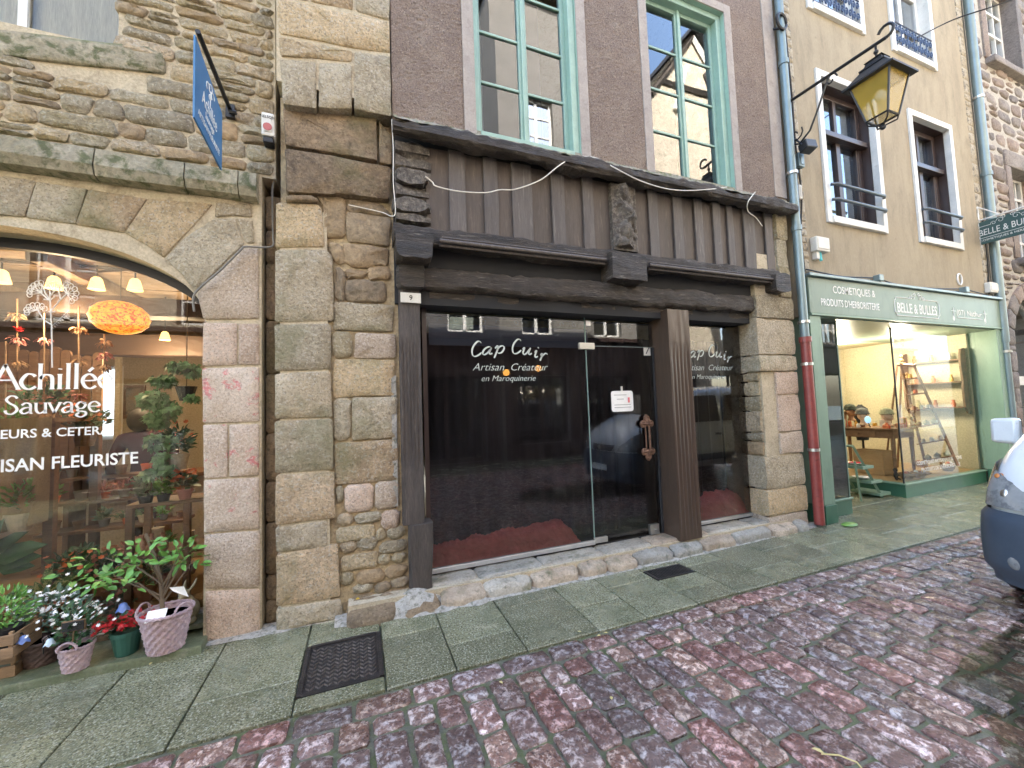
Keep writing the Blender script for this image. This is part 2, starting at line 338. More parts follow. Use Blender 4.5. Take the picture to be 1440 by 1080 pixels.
M['farstone'] = mat('grey_violet_rubble', (.26, .225, .20), (.20, .175, .16), (.14, .12, .115), scale=4, rough=.9, bump=.8, bscale=30, bdist=.03, orand=.22, ocol=[(1, 1, 1), (1.1, .98, .9), (.85, .87, .92), (1.0, .92, .86)], thr=(.52, .7), island=True)
M['farmortar'] = mat('pale_grey_mortar', (.42, .39, .34), (.36, .33, .29), scale=4, rough=.95, bump=.5)
M['void'] = plain('dark_room', (.02, .02, .022), .9)
M['curtain'] = mat('black_curtain', (.022, .021, .028), (.013, .013, .018), scale=2, rough=.8, bump=.2, bscale=15, stretch=(5, 5, .3), grain=.2)
M['navy'] = plain('navy_valance', (.012, .022, .05), .6)
M['redcloth'] = mat('crumpled_red_cloth', (.88, .27, .27), (.80, .20, .21), scale=5, rough=.8, bump=.5, bscale=14, bdist=.02, grain=.12)
M['rust'] = mat('rusty_forged_iron', (.18, .095, .06), (.09, .05, .035), (.25, .14, .09), scale=20, rough=.6, bump=.5, metal=.4, bscale=60)
# ------------------------------------------------------------------ stones
def inset(pts, d):
    n = len(pts); a = sum(pts[i][0] * pts[(i + 1) % n][1] - pts[(i + 1) % n][0] * pts[i][1] for i in range(n))
    sg = 1 if a > 0 else -1; out = []
    for i in range(n):
        p, q, r = Vector(pts[i - 1]), Vector(pts[i]), Vector(pts[(i + 1) % n])
        e1 = (q - p); e2 = (r - q)
        if e1.length < 1e-6 or e2.length < 1e-6: out.append(tuple(q)); continue
        e1.normalize(); e2.normalize()
        n1 = Vector((-e1.y, e1.x)) * sg; n2 = Vector((-e2.y, e2.x)) * sg
        b = n1 + n2
        if b.length < 1e-3: b = n1.copy()
        b.normalize(); k = max(.5, b.dot(n1)); out.append(tuple(q + b * (d / k)))
    return out
def rounded(pts, cut, seglen, jit, rnd):
    n = len(pts); out = []
    for i in range(n):
        p, q, r = Vector(pts[i - 1]), Vector(pts[i]), Vector(pts[(i + 1) % n])
        l1 = (p - q).length; l2 = (r - q).length
        a = q + (p - q) * min(.3, cut / max(l1, 1e-5)); b = q + (r - q) * min(.3, cut / max(l2, 1e-5))
        out += [a, b]
    res = []
    m = len(out)
    for i in range(m):
        a, b = out[i], out[(i + 1) % m]; L = (b - a).length; k = max(1, min(4, int(L / seglen)))
        for j in range(k): res.append(a.lerp(b, j / k))
    return [(p.x + rnd.uniform(-jit, jit), p.y + rnd.uniform(-jit, jit)) for p in res]
def stone(mb, pts, mp, h0=-.05, h1=0.0, gap=.004, bev=.012, relief=.006, cut=.02, seg=.11, jit=.003, rnd=R):
    p0 = rounded(inset(pts, gap), cut, seg, jit, rnd); n = len(p0)
    c = Vector((sum(p[0] for p in p0) / n, sum(p[1] for p in p0) / n))
    w = min(min(abs(p[0] - c.x) + abs(p[1] - c.y) for p in p0), 9)
    bev = min(bev, w * .5)
    def pull(ps, d): return [tuple(Vector(p) + (c - Vector(p)).normalized() * min(d, (c - Vector(p)).length * .6)) for p in ps]
    p1 = pull(p0, bev); p2 = [tuple(Vector(p) + (c - Vector(p)) * .45) for p in p0]
    v = [mp(x, y, h0) for x, y in p0] + [mp(x, y, h1 - bev * .9 + rnd.uniform(-.3, .3) * relief) for x, y in p0] + \
        [mp(x, y, h1 + rnd.uniform(-.6, .4) * relief) for x, y in p1] + [mp(x, y, h1 + rnd.uniform(-.2, 1) * relief) for x, y in p2] + [mp(c.x, c.y, h1 + relief * rnd.uniform(0, .8))]
    f = []
    for r in range(3):
        for i in range(n): f.append((r * n + i, r * n + (i + 1) % n, (r + 1) * n + (i + 1) % n, (r + 1) * n + i))
    for i in range(n): f.append((3 * n + i, 3 * n + (i + 1) % n, 4 * n))
    # orient outward
    V0, V1, V2 = Vector(v[3 * n]), Vector(v[3 * n + 1]), Vector(v[4 * n]); up = Vector(mp(c.x, c.y, 1)) - Vector(mp(c.x, c.y, 0))
    if (V1 - V0).cross(V2 - V0).dot(up) < 0: f = [q[::-1] for q in f]
    return mb.add(v, f)
def wallmap(y): return lambda u, v, h: (u, y - h, v)
def groundmap(z): return lambda u, v, h: (u, v, z + h)
def wstone(px, y, m, parent, name='stone', **k):
    return stone(MB(), poly(px, y), wallmap(y), **k).build(name, M[m], parent, smooth=True)
def PR(x0, y0, x1, y1, j=1.0):
    """slightly irregular stone outline given by its extents on the surveyed elevation"""
    xc = (x0 + x1) / 2
    s = lambda x, y: y + (x - xc) * (520 - y) / (2180 - xc)
    a = [(x0, s(x0, y0)), (x1, s(x1, y0)), (x1, s(x1, y1)), (x0, s(x0, y1))]
    return [(p + R.uniform(-j, j), q + R.uniform(-j, j)) for p, q in a]
def courses(x0, x1, z0, z1, hr, wr, skip=None, wav=.015, rnd=R):
    out = []; z = z0; k = 0
    edge = lambda x, k, zb: zb + (mnoise.noise(Vector((x * 1.9, k * 3.7, 1.3))) * wav if z0 < zb < z1 else 0)
    while z < z1 - .02:
        h = rnd.uniform(*hr); zn = z + h
        if z1 - zn < hr[0] * .6: zn = z1
        x = x0 - rnd.uniform(0, wr[0]) * 0; lean = 0
        while x < x1 - .01:
            wd = rnd.uniform(*wr) * (1.2 if h > sum(hr) / 2 else 1); xn = x + wd
            if x1 - xn < wr[0] * .5: xn = x1
            nl = rnd.uniform(-.02, .02) if xn < x1 else 0
            q = [(x - lean, edge(x, k, z)), (xn - nl, edge(xn, k, z)), (xn + nl, edge(xn, k + 1, zn)), (x + lean, edge(x, k + 1, zn))]
            if wd > .16 and h > .1 and rnd.random() < .22:     # split into two thin stones
                ma = [(q[0][0] * .5 + q[3][0] * .5, q[0][1] * .5 + q[3][1] * .5), (q[1][0] * .5 + q[2][0] * .5, q[1][1] * .55 + q[2][1] * .45)]
                for qq in ([q[0], q[1], ma[1], ma[0]], [ma[0], ma[1], q[2], q[3]]):
                    if not (skip and skip(qq)): out.append(qq)
            elif not (skip and skip(q)): out.append(q)
            x = xn; lean = nl
        z = zn; k += 1
    return out
def panels(mb, x0, x1, z0, z1, y0, y1, holes, axis='y'):
    """wall slab with rectangular openings; holes = [(x0,x1,z0,z1)]"""
    xs = sorted({x0, x1} | {min(max(h[i], x0), x1) for h in holes for i in (0, 1)}); zs = sorted({z0, z1} | {min(max(h[i], z0), z1) for h in holes for i in (2, 3)})
    for i in range(len(xs) - 1):
        j = 0
        while j < len(zs) - 1:
            xm = (xs[i] + xs[i + 1]) / 2
            inh = lambda jj: any(h[0] < xm < h[1] and h[2] < (zs[jj] + zs[jj + 1]) / 2 < h[3] for h in holes)
            if inh(j): j += 1; continue
            k = j
            while k + 1 < len(zs) - 1 and not inh(k + 1): k += 1
            mb.box(xs[i], xs[i + 1], y0, y1, zs[j], zs[k + 1]); j = k + 1
    return mb
def shell(mb, x0, x1, y0, y1, z0, z1, t=.15, floor=False):  # unseen rear box, added to stop light leaking into the rooms
    mb.box(x0, x1, y1 - t, y1, z0, z1); mb.box(x0, x0 + t, y0, y1 - t, z0, z1 - t); mb.box(x1 - t, x1, y0, y1 - t, z0, z1 - t)
    mb.box(x0, x1, y0, y1 - t, z1 - t, z1)
    if floor: mb.box(x0 + t, x1 - t, y0, y1 - t, z0 - .05, z0)
    return mb

# ------------------------------------------------------------------ ground
M['joint'] = mat('mossy_wet_joint', (.16, .155, .12), (.11, .115, .08), (.095, .12, .045), scale=7, rough=.35, bump=.6, bscale=60, thr=(.45, .6))
COB = [(1, .97, .94), (1.15, .84, .78), (.85, .86, .90), (1.35, 1.27, 1.25), (.95, .80, .76), (.82, .86, .88), (1.25, 1.1, .95)]
M['cobble'] = mat('wet_porphyry_cobble', (.135, .074, .060), (.185, .120, .102), (.54, .46, .44), speck=[((.42, .34, .34), 70, .6, .6), ((.05, .03, .03), 55, .56, .6)], scale=7, rough=.36, rough2=.13, bump=1.0, bscale=36, bdist=.012, orand=.28, ocol=COB, island=True, thr=(.50, .60), grain=.35, spec=.6)  # pale patches paint wet sky sheen into the colour, plus some lime
M['slab'] = mat('wet_green_granite_slab', (.235, .228, .135), (.155, .16, .09), (.33, .315, .21), speck=[((.34, .34, .28), 11, .69, .55), ((.46, .46, .36), 85, .55, .75), ((.05, .055, .03), 70, .54, .75)], scale=2.6, rough=.28, rough2=.08, bump=.8, bscale=85, bdist=.008, orand=.26, thr=(.52, .72), grain=.6, moss=((.06, .08, .03), 3.2, .56, .55), spec=.55)
M['sill'] = mat('greenish_wet_sill', (.17, .19, .115), (.115, .14, .08), (.26, .26, .19), scale=4, rough=.5, rough2=.3, bump=.5, bscale=50, bdist=.01, thr=(.52, .7), grain=.3)
M['stepstone'] = mat('pale_worn_step', (.44, .40, .33), (.33, .29, .23), (.17, .165, .12), scale=5, rough=.6, rough2=.4, bump=.7, bscale=45, bdist=.018, orand=.14, ocol=[(1, 1, 1), (1.05, .92, .82), (.85, .88, .92)], thr=(.54, .66), grain=.3, moss=((.09, .10, .03), 5, .56, .7))
M['puddle'] = glass('rain_puddle', (.75, .76, .66), 1.33, wav=.03)
road = MB().add([(-40, -5.95, -.019), (60, -5.95, -.019), (60, -.9, -.019), (-40, -.9, -.019)], [(0, 1, 2, 3)]).build('road', M['joint'], kind='structure')
ground = MB().add([(-60, -60, -.25), (80, -60, -.25), (80, 60, -.25), (-60, 60, -.25)], [(0, 1, 2, 3)]).build('ground', M['joint'], kind='structure')
pave = MB().box(-40, 60, -.9, .6, -.12, -.02).build('pavement', M['joint'], kind='structure')
pave2 = MB().box(-40, 60, -9, -5.95, -.12, .02).build('opposite_pavement', M['slab'], kind='structure')
rc = random.Random(5); cells = []
x = -6.0
while x < 18:      # first course of stretchers along the kerb
    L = rc.uniform(.23, .34); cells.append([(x, -1.075 + rc.uniform(-.006, .006)), (x + L, -1.075 + rc.uniform(-.006, .006)), (x + L, -.912), (x, -.912)]); x += L
x = -6.0
while x < 18:
    W_ = rc.uniform(.15, .19); y = -1.08 + rc.uniform(-.0, .0) ; first = True
    while y > -5.9:
        L = rc.uniform(.2, .33) * (rc.uniform(.5, 1) if first else 1); yn = max(y - L, -5.95); first = False
        dx = lambda yy: mnoise.noise(Vector((x * .7, yy * .8, 3))) * .02 + mnoise.noise(Vector((0, yy * .45, 9))) * .03
        s = rc.uniform(-.008, .008)
        cells.append([(x + dx(yn), yn + s), (x + W_ + dx(yn), yn - s), (x + W_ + dx(y), y - s), (x + dx(y), y + s)]); y = yn
    x += W_
PUD = (4.35, -2.75)
def cob_z(u, v):
    d = math.hypot((u - PUD[0]) / 1.9, (v - PUD[1]) / .75)
    return -.016 * max(0, 1.15 - d) + mnoise.noise(Vector((u * .9, v * .9, 0))) * .006
def seen(c):
    u = sum(p[0] for p in c) / 4; v = sum(p[1] for p in c) / 4; q = proj((u, v, 0))
    if q is None or not (-20 < q[0] < 1460 and -20 < q[1] < 1100): return None
    return (Vector((u, v, 0)) - CAM).length
ranked = sorted((seen(c), i) for i, c in enumerate(cells) if seen(c) is not None)
near = {i for _, i in ranked[:300]}
far = MB()
for i, c in enumerate(cells):
    u = sum(p[0] for p in c) / 4; v = sum(p[1] for p in c) / 4; h = cob_z(u, v) + rc.uniform(-.005, .005)
    if i in near:
        stone(MB(), c, groundmap(-.004), h0=-.04, h1=h, gap=.0105, bev=.009, relief=.009, cut=.018, seg=.07, jit=.0055, rnd=rc).build('cobblestone', M['cobble'], road, smooth=True)
    elif -3 < u and (seen(c) is not None or u < 12):
        stone(far, c, groundmap(0), h0=-.03, h1=h, gap=.0085, bev=.012, relief=.005, cut=.03, seg=.3, jit=.003, rnd=rc)
far.build('cobblestones_beyond', M['cobble'], road, smooth=True, kind='stuff')
pp = []
for i in range(40):
    a = 2 * PI * i / 40; r = 1 + .22 * mnoise.noise(Vector((math.cos(a) * 1.7, math.sin(a) * 1.7, 2)))
    pp.append((PUD[0] + 1.75 * r * math.cos(a), PUD[1] + .68 * r * math.sin(a), -.0035))
MB().add(pp, [tuple(range(40))]).build('puddle', M['puddle'], kind='structure')
# paving slabs (column joints and cross joints as laid)
cols = [(-6.4, -4.9, [-.5]), (-4.9, -3.6, []), (-3.6, -2.75, [-.42]), (-2.75, -2.05, []), (-2.05, -1.46, [-.12, -.52]), (-1.46, -.93, [-.2]), (-.93, -.37, [-.58]), (-.37, .13, [-.21, -.77]), (.13, .56, [-.34]), (.56, 1.05, [-.62]), (1.05, 1.62, [-.3]),
        (1.62, 2.05, [-.55]), (2.05, 2.56, [-.36]), (2.56, 3.02, [-.2, -.42, -.66]), (3.02, 3.5, [-.3]), (3.5, 4.05, [-.62]), (4.05, 4.6, [-.33, -.7]), (4.6, 5.2, [-.5]), (5.2, 5.75, [-.25]),
        (5.75, 6.5, [-.55]), (6.5, 7.1, [-.3, -.65]), (7.1, 7.8, [-.5]), (7.8, 8.5, [-.3]), (8.5, 9.2, [-.6]), (9.2, 10.1, [-.4]), (10.1, 11, [-.6]), (11, 12.2, [-.4]), (12.2, 13.6, [-.5]), (13.6, 15, [-.4]), (15, 17, [])]
for (a, b, cs) in cols:
    ys = [-.9] + sorted(cs) + [0.28 if b > 5.3 else .12]
    for i in range(len(ys) - 1):
        if (a, ys[i]) == (-.37, -.77): continue     # iron cover sits here
        if a == 2.56 and ys[i] == -.42: continue    # drain grate
        y0, y1 = ys[i], ys[i + 1]; dz = rc.uniform(-.003, .003)
        stone(MB(), [(a, y0), (b, y0), (b, y1), (a, y1)], groundmap(0), h0=-.03, h1=dz, gap=.0045, bev=.006, relief=.0015, cut=.006, seg=.4, jit=.0015, rnd=rc).build('paving_slab', M['slab'], pave, smooth=False)
# shop thresholds paved behind the line at right
for (a, b) in ((5.75, 6.6), (6.6, 7.4), (7.4, 8.1)):
    stone(MB(), [(a, .28), (b, .28), (b, 1.3), (a, 1.3)], groundmap(0), h0=-.03, h1=.004, gap=.003, bev=.005, relief=.0015, cut=.006, seg=.4, rnd=rc).build('paving_slab', M['slab'], pave)
# pale cement fillet along wall feet
def fillet(pts, name, w0, w1, zh, parent):
    mb = MB(); n = 60; v = []
    for i in range(n + 1):
        t = i / n * (len(pts) - 1); k = min(int(t), len(pts) - 2); p = Vector(pts[k]).lerp(Vector(pts[k + 1]), t - k)
        a = mnoise.noise(Vector((p.x * 6, 4, 0))); wd = w0 + (w1 - w0) * (.5 + .8 * a)
        v += [(p.x, p.y - wd, .001), (p.x, p.y - wd * .5, zh * (.55 + .3 * a)), (p.x, p.y + .05, zh * (1 + .4 * a)), (p.x, p.y + .1, zh * (1 + .4 * a))]
    f = [(4 * i + j, 4 * (i + 1) + j, 4 * (i + 1) + j + 1, 4 * i + j + 1) for i in range(n) for j in range(3)]
    return mb.add(v, f).build(name, M['lime'], parent, smooth=True)

# ================================================================== FLORIST BUILDING
YF = .15
flo = thing('florist_building', 'tan rubble stone building with arched florist shop window and small upper window', 'building', (-2.5, YF, 0))
ACX, ACZ, AA, AB = -2.36, 2.40, 1.27, .60
AL = ACX - AA; AR = ACX + AA
def arch_z(x):
    t = max(-1, min(1, (x - ACX) / AA)); return ACZ + AB * math.sqrt(max(0, 1 - t * t))
mb = MB(); ys0, ys1 = YF + .012, YF + .42
N = 28; xs = [ACX - AA * math.cos(PI * i / N) for i in range(N + 1)]
for i in range(N):
    za, zb = arch_z(xs[i]), arch_z(xs[i + 1])
    mb.hexa([(xs[i], ys0, za), (xs[i + 1], ys0, zb), (xs[i + 1], ys1, zb), (xs[i], ys1, za), (xs[i], ys0, 3.6), (xs[i + 1], ys0, 3.6), (xs[i + 1], ys1, 3.6), (xs[i], ys1, 3.6)])
mb.box(AR, -.72, ys0, ys1, 0, 3.6); mb.box(AL - .5, AL, ys0, ys1, 0, 3.6)
wx = XZ(165, 57, YF)[0]; wz = (XZ(165, 57, YF)[1] + XZ(0, 37, YF)[1]) / 2
panels(mb, -6.5, -.62, 3.6, 8.2, ys0, ys1, [(wx - 1.15, wx, wz, wz + 1.5)])
mb.box(-6.5, AL - .5, ys0, ys1, 0, 3.6)
mb.build('wall', M['mortar'], flo)
shell(MB(), -6.5, -.62, ys1, 7, 0, 8.2).build('rear_walls', M['mortar'], flo)
MB().hexa([(-6.7, YF - .2, 8.2), (-.55, YF - .2, 8.2), (-.55, 7.2, 8.2), (-6.7, 7.2, 8.2), (-6.7, 3.5, 9.6), (-.55, 3.5, 9.6), (-.55, 3.8, 9.6), (-6.7, 3.8, 9.6)]).build('roof', M['iron'], flo)  # unseen roof slab, added so the house blocks the sun
# moulded ledge above the arch, one stone after another
lz0, lz1 = XZ(180, 262, YF)[1], XZ(180, 221, YF)[1]
lx = [-6.5, -5.6, -4.8, -4.1, -3.5, -2.85, -2.3, -1.72, -1.2, -.86, -.735]
for i in range(len(lx) - 1):
    a, b = lx[i] + .004, lx[i + 1] - .004; d = R.uniform(-.004, .004)
    m_ = MB(); prof = [(YF - .02, lz0 + .0), (YF - .075, lz0 + .015), (YF - .10, lz0 + .08), (YF - .085, lz1 - .02), (YF - .01, lz1 + .02), (YF + .06, lz1 + .03), (YF + .06, lz0)]
    k = 9; v = []; n = len(prof)
    for j in range(k + 1):
        x = a + (b - a) * j / k
        for (yy, zz) in prof:
            q = mnoise.noise(Vector((x * 6, yy * 9, zz * 9))) * .012; v.append((x, yy + d + q, zz + q * .8))
    f = [(j * n + i2, j * n + (i2 + 1) % n, (j + 1) * n + (i2 + 1) % n, (j + 1) * n + i2) for j in range(k) for i2 in range(n)] + [tuple(range(n)), tuple(range(k * n + n - 1, k * n - 1, -1))]
    m_.add(v, f).build('ledge_stone', M['mossy'], flo, smooth=False)
# voussoirs and spandrel stones
vous = [[(-48, 238), (50, 254), (35, 305), (-52, 298)], [(50, 254), (124, 265), (105, 315), (35, 305)], [(124, 265), (207, 279), (174, 327), (105, 315)],
        [(207, 279), (299, 286), (230, 362), (205, 344), (174, 327)], [(300, 308), (330, 306), (343, 343), (274, 410), (255, 386), (231, 363), (262, 332)],
        [(303, 284), (353, 286), (355, 305), (329, 303), (302, 305)], [(331, 306), (355, 309), (358, 342), (345, 341)],
        [(344, 345), (363, 346), (364, 448), (286, 449), (276, 412)],
        [(285, 453), (333, 454), (333, 513), (284, 515)], [(335, 455), (364, 455), (364, 513), (335, 513)],
        [(284, 518), (364, 516), (364, 593), (285, 595)], [(285, 597), (320, 597), (320, 671), (286, 673)], [(322, 597), (364, 596), (364, 669), (322, 671)],
        [(286, 675), (364, 671), (365, 744), (286, 750)], [(286, 752), (365, 746), (365, 826), (288, 829)], [(288, 832), (365, 828), (366, 894), (290, 904)]]
for i, p in enumerate(vous):
    g = 10 <= i <= 13
    wstone(p, YF, 'graffiti' if g else ('rose' if i > 6 else 'ashlar'), flo, 'voussoir' if i < 5 else 'stone', h0=-.3 if i >= 7 else -.12, gap=.0015, bev=.006, relief=.007, cut=.008, seg=.12, jit=.002)
for i in range(6):       # left half of the arch, mirrored, outside the frame
    a0, a1 = PI * (.5 + i / 12) + .12, PI * (.5 + (i + 1) / 12) + .12
    q = [(ACX + AA * math.cos(t) * k, ACZ + AB * math.sin(t) * (k if k == 1 else 1.45)) for t, k in ((a0, 1), (a1, 1), (a1, 1.3), (a0, 1.3))]
    if q[0][0] < -2.75: stone(MB(), q, wallmap(YF), h0=-.1).build('voussoir', M['ashlar'], flo, smooth=True)
# upper rubble
sill_px = [(-60, 32), (168, 60), (231, 66), (233, 103), (60, 84), (-60, 70)]
sp = poly(sill_px, YF); wstone(sill_px, YF - .01, 'mossy', flo, 'window_sill', gap=.003, relief=.006, seg=.15)
sx1 = max(p[0] for p in sp); sz0 = min(p[1] for p in sp)
def skipf(q):
    cx = sum(p[0] for p in q) / 4; cz = sum(p[1] for p in q) / 4
    return (cx < wx + .03 and wz - .02 < cz < wz + 1.5) or (cx < sx1 + .02 and wz - .27 < cz < wz + .02 and cx > -3.6)
for q in courses(-3.9, -.63, lz1 + .03, 6.6, (.075, .15), (.13, .36), skipf):
    j = R.random()
    stone(MB(), q, wallmap(YF), h0=-.06, h1=R.uniform(-.004, .014), gap=.005, bev=.014, relief=.016, cut=.022, seg=.09, jit=.007).build('stone', M['ochrestone' if j < .18 else 'rubble'], flo, smooth=True)
# upper window
uw = MB(); 
for a, b, c, d in ((wx - .04, wx, wz, wz + 1.5), (wx - 1.15, wx - 1.11, wz, wz + 1.5), (wx - .6, wx - .55, wz, wz + 1.5), (wx - 1.11, wx - .04, wz, wz + .04)): uw.box(a, b, YF + .1, YF + .15, c, d)
ufr = uw.build('upper_window', M['whitepaint'], flo)
MB().add([(wx - 1.11, YF + .125, wz + .04), (wx - .04, YF + .125, wz + .04), (wx - .04, YF + .125, wz + 1.5), (wx - 1.11, YF + .125, wz + 1.5)], [(0, 1, 2, 3)]).build('pane', M['glassclear'], ufr)
M['netcurtain'] = mat('net_curtain', (.62, .62, .52), (.5, .5, .42), scale=3, rough=.9, bump=.2, stretch=(6, 1, .3))
MB().sheet(lambda u, v: (wx - 1.15 + 1.2 * u, YF + .165 + .012 * math.sin(u * 40), wz + 1.5 * v), 60, 1).build('net_curtain', M['netcurtain'], ufr, smooth=True)
# shadowed recess between jamb and pilaster, built of its own stones
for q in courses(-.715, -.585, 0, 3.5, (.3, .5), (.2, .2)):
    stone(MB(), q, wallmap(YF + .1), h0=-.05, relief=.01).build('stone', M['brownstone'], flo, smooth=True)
fillet([(-1.06, YF, 0), (-.6, YF - .02, 0), (-.2, YF, 0), (.3, .1, 0)], 'wall_foot_fillet', .02, .07, .02, flo)
# shop window: black band frame under the arch, pane, sill
YG = YF + .28
fr = MB()
for i in range(N):
    za, zb = arch_z(xs[i]), arch_z(xs[i + 1]); ka = .045
    fr.hexa([(xs[i], YG - .02, za - ka - .03), (xs[i + 1], YG - .02, zb - ka - .03), (xs[i + 1], YG + .03, zb - ka - .03), (xs[i], YG + .03, za - ka - .03), (xs[i], YG - .02, za + .02), (xs[i + 1], YG - .02, zb + .02), (xs[i + 1], YG + .03, zb + .02), (xs[i], YG + .03, za + .02)])
fr.box(AR - .025, AR + .02, YG - .02, YG + .03, .1, ACZ); fr.box(AL - .02, AL + .025, YG - .02, YG + .03, .1, ACZ)
fframe = fr.build('shop_window', M['iron'], flo)
gp = [(AL, YG, .14), (AR, YG, .14)] + [(xs[N - i], YG, arch_z(xs[N - i])) for i in range(N + 1)]
MB().add(gp, [tuple(range(len(gp)))]).build('pane', M['glassclear'], fframe)
MB().box(AL, AR - .03, YG - .03, YG + .04, .10, .145).build('bottom_rail', M['alu'], fframe)
sl_ = MB(); timber(sl_, AL - .1, AR + .03, YF - .13, YG - .03, -.02, .055, amp=.003); sl_.build('shop_sill', M['sill'], flo)
MB().box(AL, AR, YG - .03, YG + .5, -.02, .10).build('plinth', M['brownstone'], flo)

# ---- pilaster and infill wall belong to the timber-framed shop house
YP = .10
shop = thing('timber_framed_shop', 'old house with carved dark timber shopfront, black glass and brown pebble dash above', 'building', (2.8, 0, 0))
pil = [[(388, 284), (446, 286), (452, 292), (457, 347), (387, 348)], [(387, 351), (459, 350), (468, 362), (469, 451), (386, 453)], [(386, 456), (465, 455), (465, 519), (386, 522)],
       [(386, 525), (465, 522), (467, 587), (386, 589)], [(386, 592), (468, 589), (469, 660), (387, 666)], [(387, 669), (470, 663), (471, 729), (387, 739)],
       [(387, 742), (460, 732), (460, 769), (388, 778)], [(388, 781), (475, 765), (478, 840), (388, 854)], [(388, 857), (478, 843), (484, 868), (388, 892)]]
for p in pil: wstone(p, YP, 'ashlar', shop, 'stone', h0=-.28, gap=.0015, bev=.008, relief=.010, cut=.014, seg=.12, jit=.003)
MB().box(-.583, XZ(463, 500, YP)[0] - .01, YP + .012, YP + .3, 0, XZ(420, 290, YP)[1] - .02).build('pilaster_core', M['mortar'], shop)
YU = -.02
up = [[(386, -48), (433, -44), (434, 0), (388, -8)], [(436, -42), (497, -36), (497, 13), (436, 1)], [(500, -34), (549, -28), (548, 28), (500, 14)],
      [(388, -4), (434, 4), (547, 31), (549, 74), (494, 66), (392, 46)], [(392, 50), (495, 70), (495, 86), (393, 78)], [(498, 71), (549, 77), (551, 163), (498, 153)],
      [(393, 81), (445, 86), (446, 151), (397, 146)], [(448, 86), (495, 89), (495, 153), (448, 151)]]
for i, p in enumerate(up): wstone(p, YU, 'ashlar', shop, 'stone', h0=-.3, gap=.003, bev=.01, relief=.014, cut=.012, seg=.1, jit=.004)
for q in courses(XZ(388, 0, YU)[0], XZ(549, 0, YU)[0], 5.75, 8, (.3, .4), (.3, .6)): stone(MB(), q, wallmap(YU), h0=-.3, relief=.012).build('stone', M['ashlar'], shop, smooth=True)
YD = .06
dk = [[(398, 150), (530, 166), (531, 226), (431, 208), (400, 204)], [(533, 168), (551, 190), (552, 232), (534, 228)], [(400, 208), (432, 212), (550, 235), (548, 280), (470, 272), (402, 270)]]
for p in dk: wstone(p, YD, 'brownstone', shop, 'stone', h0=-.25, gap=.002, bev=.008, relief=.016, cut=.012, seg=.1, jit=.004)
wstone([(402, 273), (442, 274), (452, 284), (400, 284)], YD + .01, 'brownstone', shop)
YR = .13
irr = [[(446, 274), (484, 278), (485, 332), (458, 334), (455, 292)], [(488, 281), (534, 287), (550, 303), (489, 297)], [(488, 300), (549, 307), (546, 345), (488, 338)],
       [(484, 342), (547, 350), (546, 372), (500, 377), (482, 366)], [(462, 340), (480, 344), (484, 372), (470, 368)], [(486, 380), (515, 382), (512, 391), (487, 390)], [(518, 378), (546, 376), (548, 392), (518, 392)],
       [(485, 394), (540, 396), (543, 424), (487, 424)], [(474, 376), (484, 382), (484, 424), (472, 420)]]
for p in irr: wstone(p, YR, 'ochrestone', shop, 'stone', h0=-.1, h1=.014, gap=-.008, bev=.014, relief=.02, cut=.025, seg=.07, jit=.008)
rects = [(469, 428, 553, 465, 1), (467, 468, 495, 501, 0), (499, 469, 556, 503, 2), (469, 507, 556, 556, 1), (470, 560, 493, 618, 0), (496, 560, 558, 616, 1), (472, 621, 560, 677, 1), (484, 682, 524, 719, 2), (527, 677, 561, 715, 2),
         (473, 684, 482, 706, 0), (500, 722, 536, 735, 0), (474, 722, 496, 738, 0), (537, 718, 561, 742, 2), (474, 740, 526, 759, 0), (529, 744, 542, 760, 0), (545, 742, 569, 757, 0), (503, 755, 531, 772, 0), (479, 761, 501, 777, 0),
         (533, 762, 571, 777, 0), (480, 780, 530, 799, 0), (532, 780, 549, 794, 0), (552, 777, 571, 790, 0), (479, 805, 497, 823, 0), (501, 802, 540, 819, 3), (542, 797, 572, 811, 3), (496, 823, 524, 833, 0), (527, 819, 548, 834, 3), (550, 813, 574, 826, 3),
         (494, 836, 528, 850, 3), (531, 830, 575, 842, 3)]
for (a, b, c, d, k) in rects:
    wstone(PR(a - 1, b - 1.5, c + 1, d + 1.5), YR, ('rubble', 'brownstone2', 'rose', 'ochrestone')[k] if ('rubble', 'brownstone2', 'rose', 'ochrestone')[k] in M else 'ashlar', shop, 'stone', h0=-.1, h1=.012, gap=.002, bev=.010 if (c - a) > 45 else .014, relief=.014, cut=.018 if (c - a) > 45 else .035, seg=.09, jit=.005)
xa, xb = XZ(470, 600, YR)[0] - .06, XZ(566, 600, YR)[0] + .03
MB().box(-.58, xb, YR + .012, YR + .5, 0, 4.3).build('infill_mortar', M['mortar_y'], shop)
MB().box(-.585, XZ(549, 100, YU)[0] - .0, YU + .012, .4, 4.33, 8.0).build('pilaster_core', M['mortar'], shop)
m_ = MB(); m_.prism(poly([(550, 528), (557, 528), (560, 712), (553, 712)], YR - .012), YR - .012, YR + .03); m_.build('pale_plaster_strip', M['lime'], shop)
# ---- pebble-dashed upper wall with two windows
XL, XR, ZB = XZ(552, 165)[0], 5.38, 4.20
W1 = (XZ(668, 120)[0], XZ(818, 220)[0], 4.25, 6.62); W2 = (XZ(921, 240)[0], XZ(1034, 262)[0], 4.25, 6.62)
HT = 10.5
body = MB(); panels(body, XL, XR, ZB, HT, .006, .34, [W1, W2]); body.build('wall', M['roughcast'], shop)
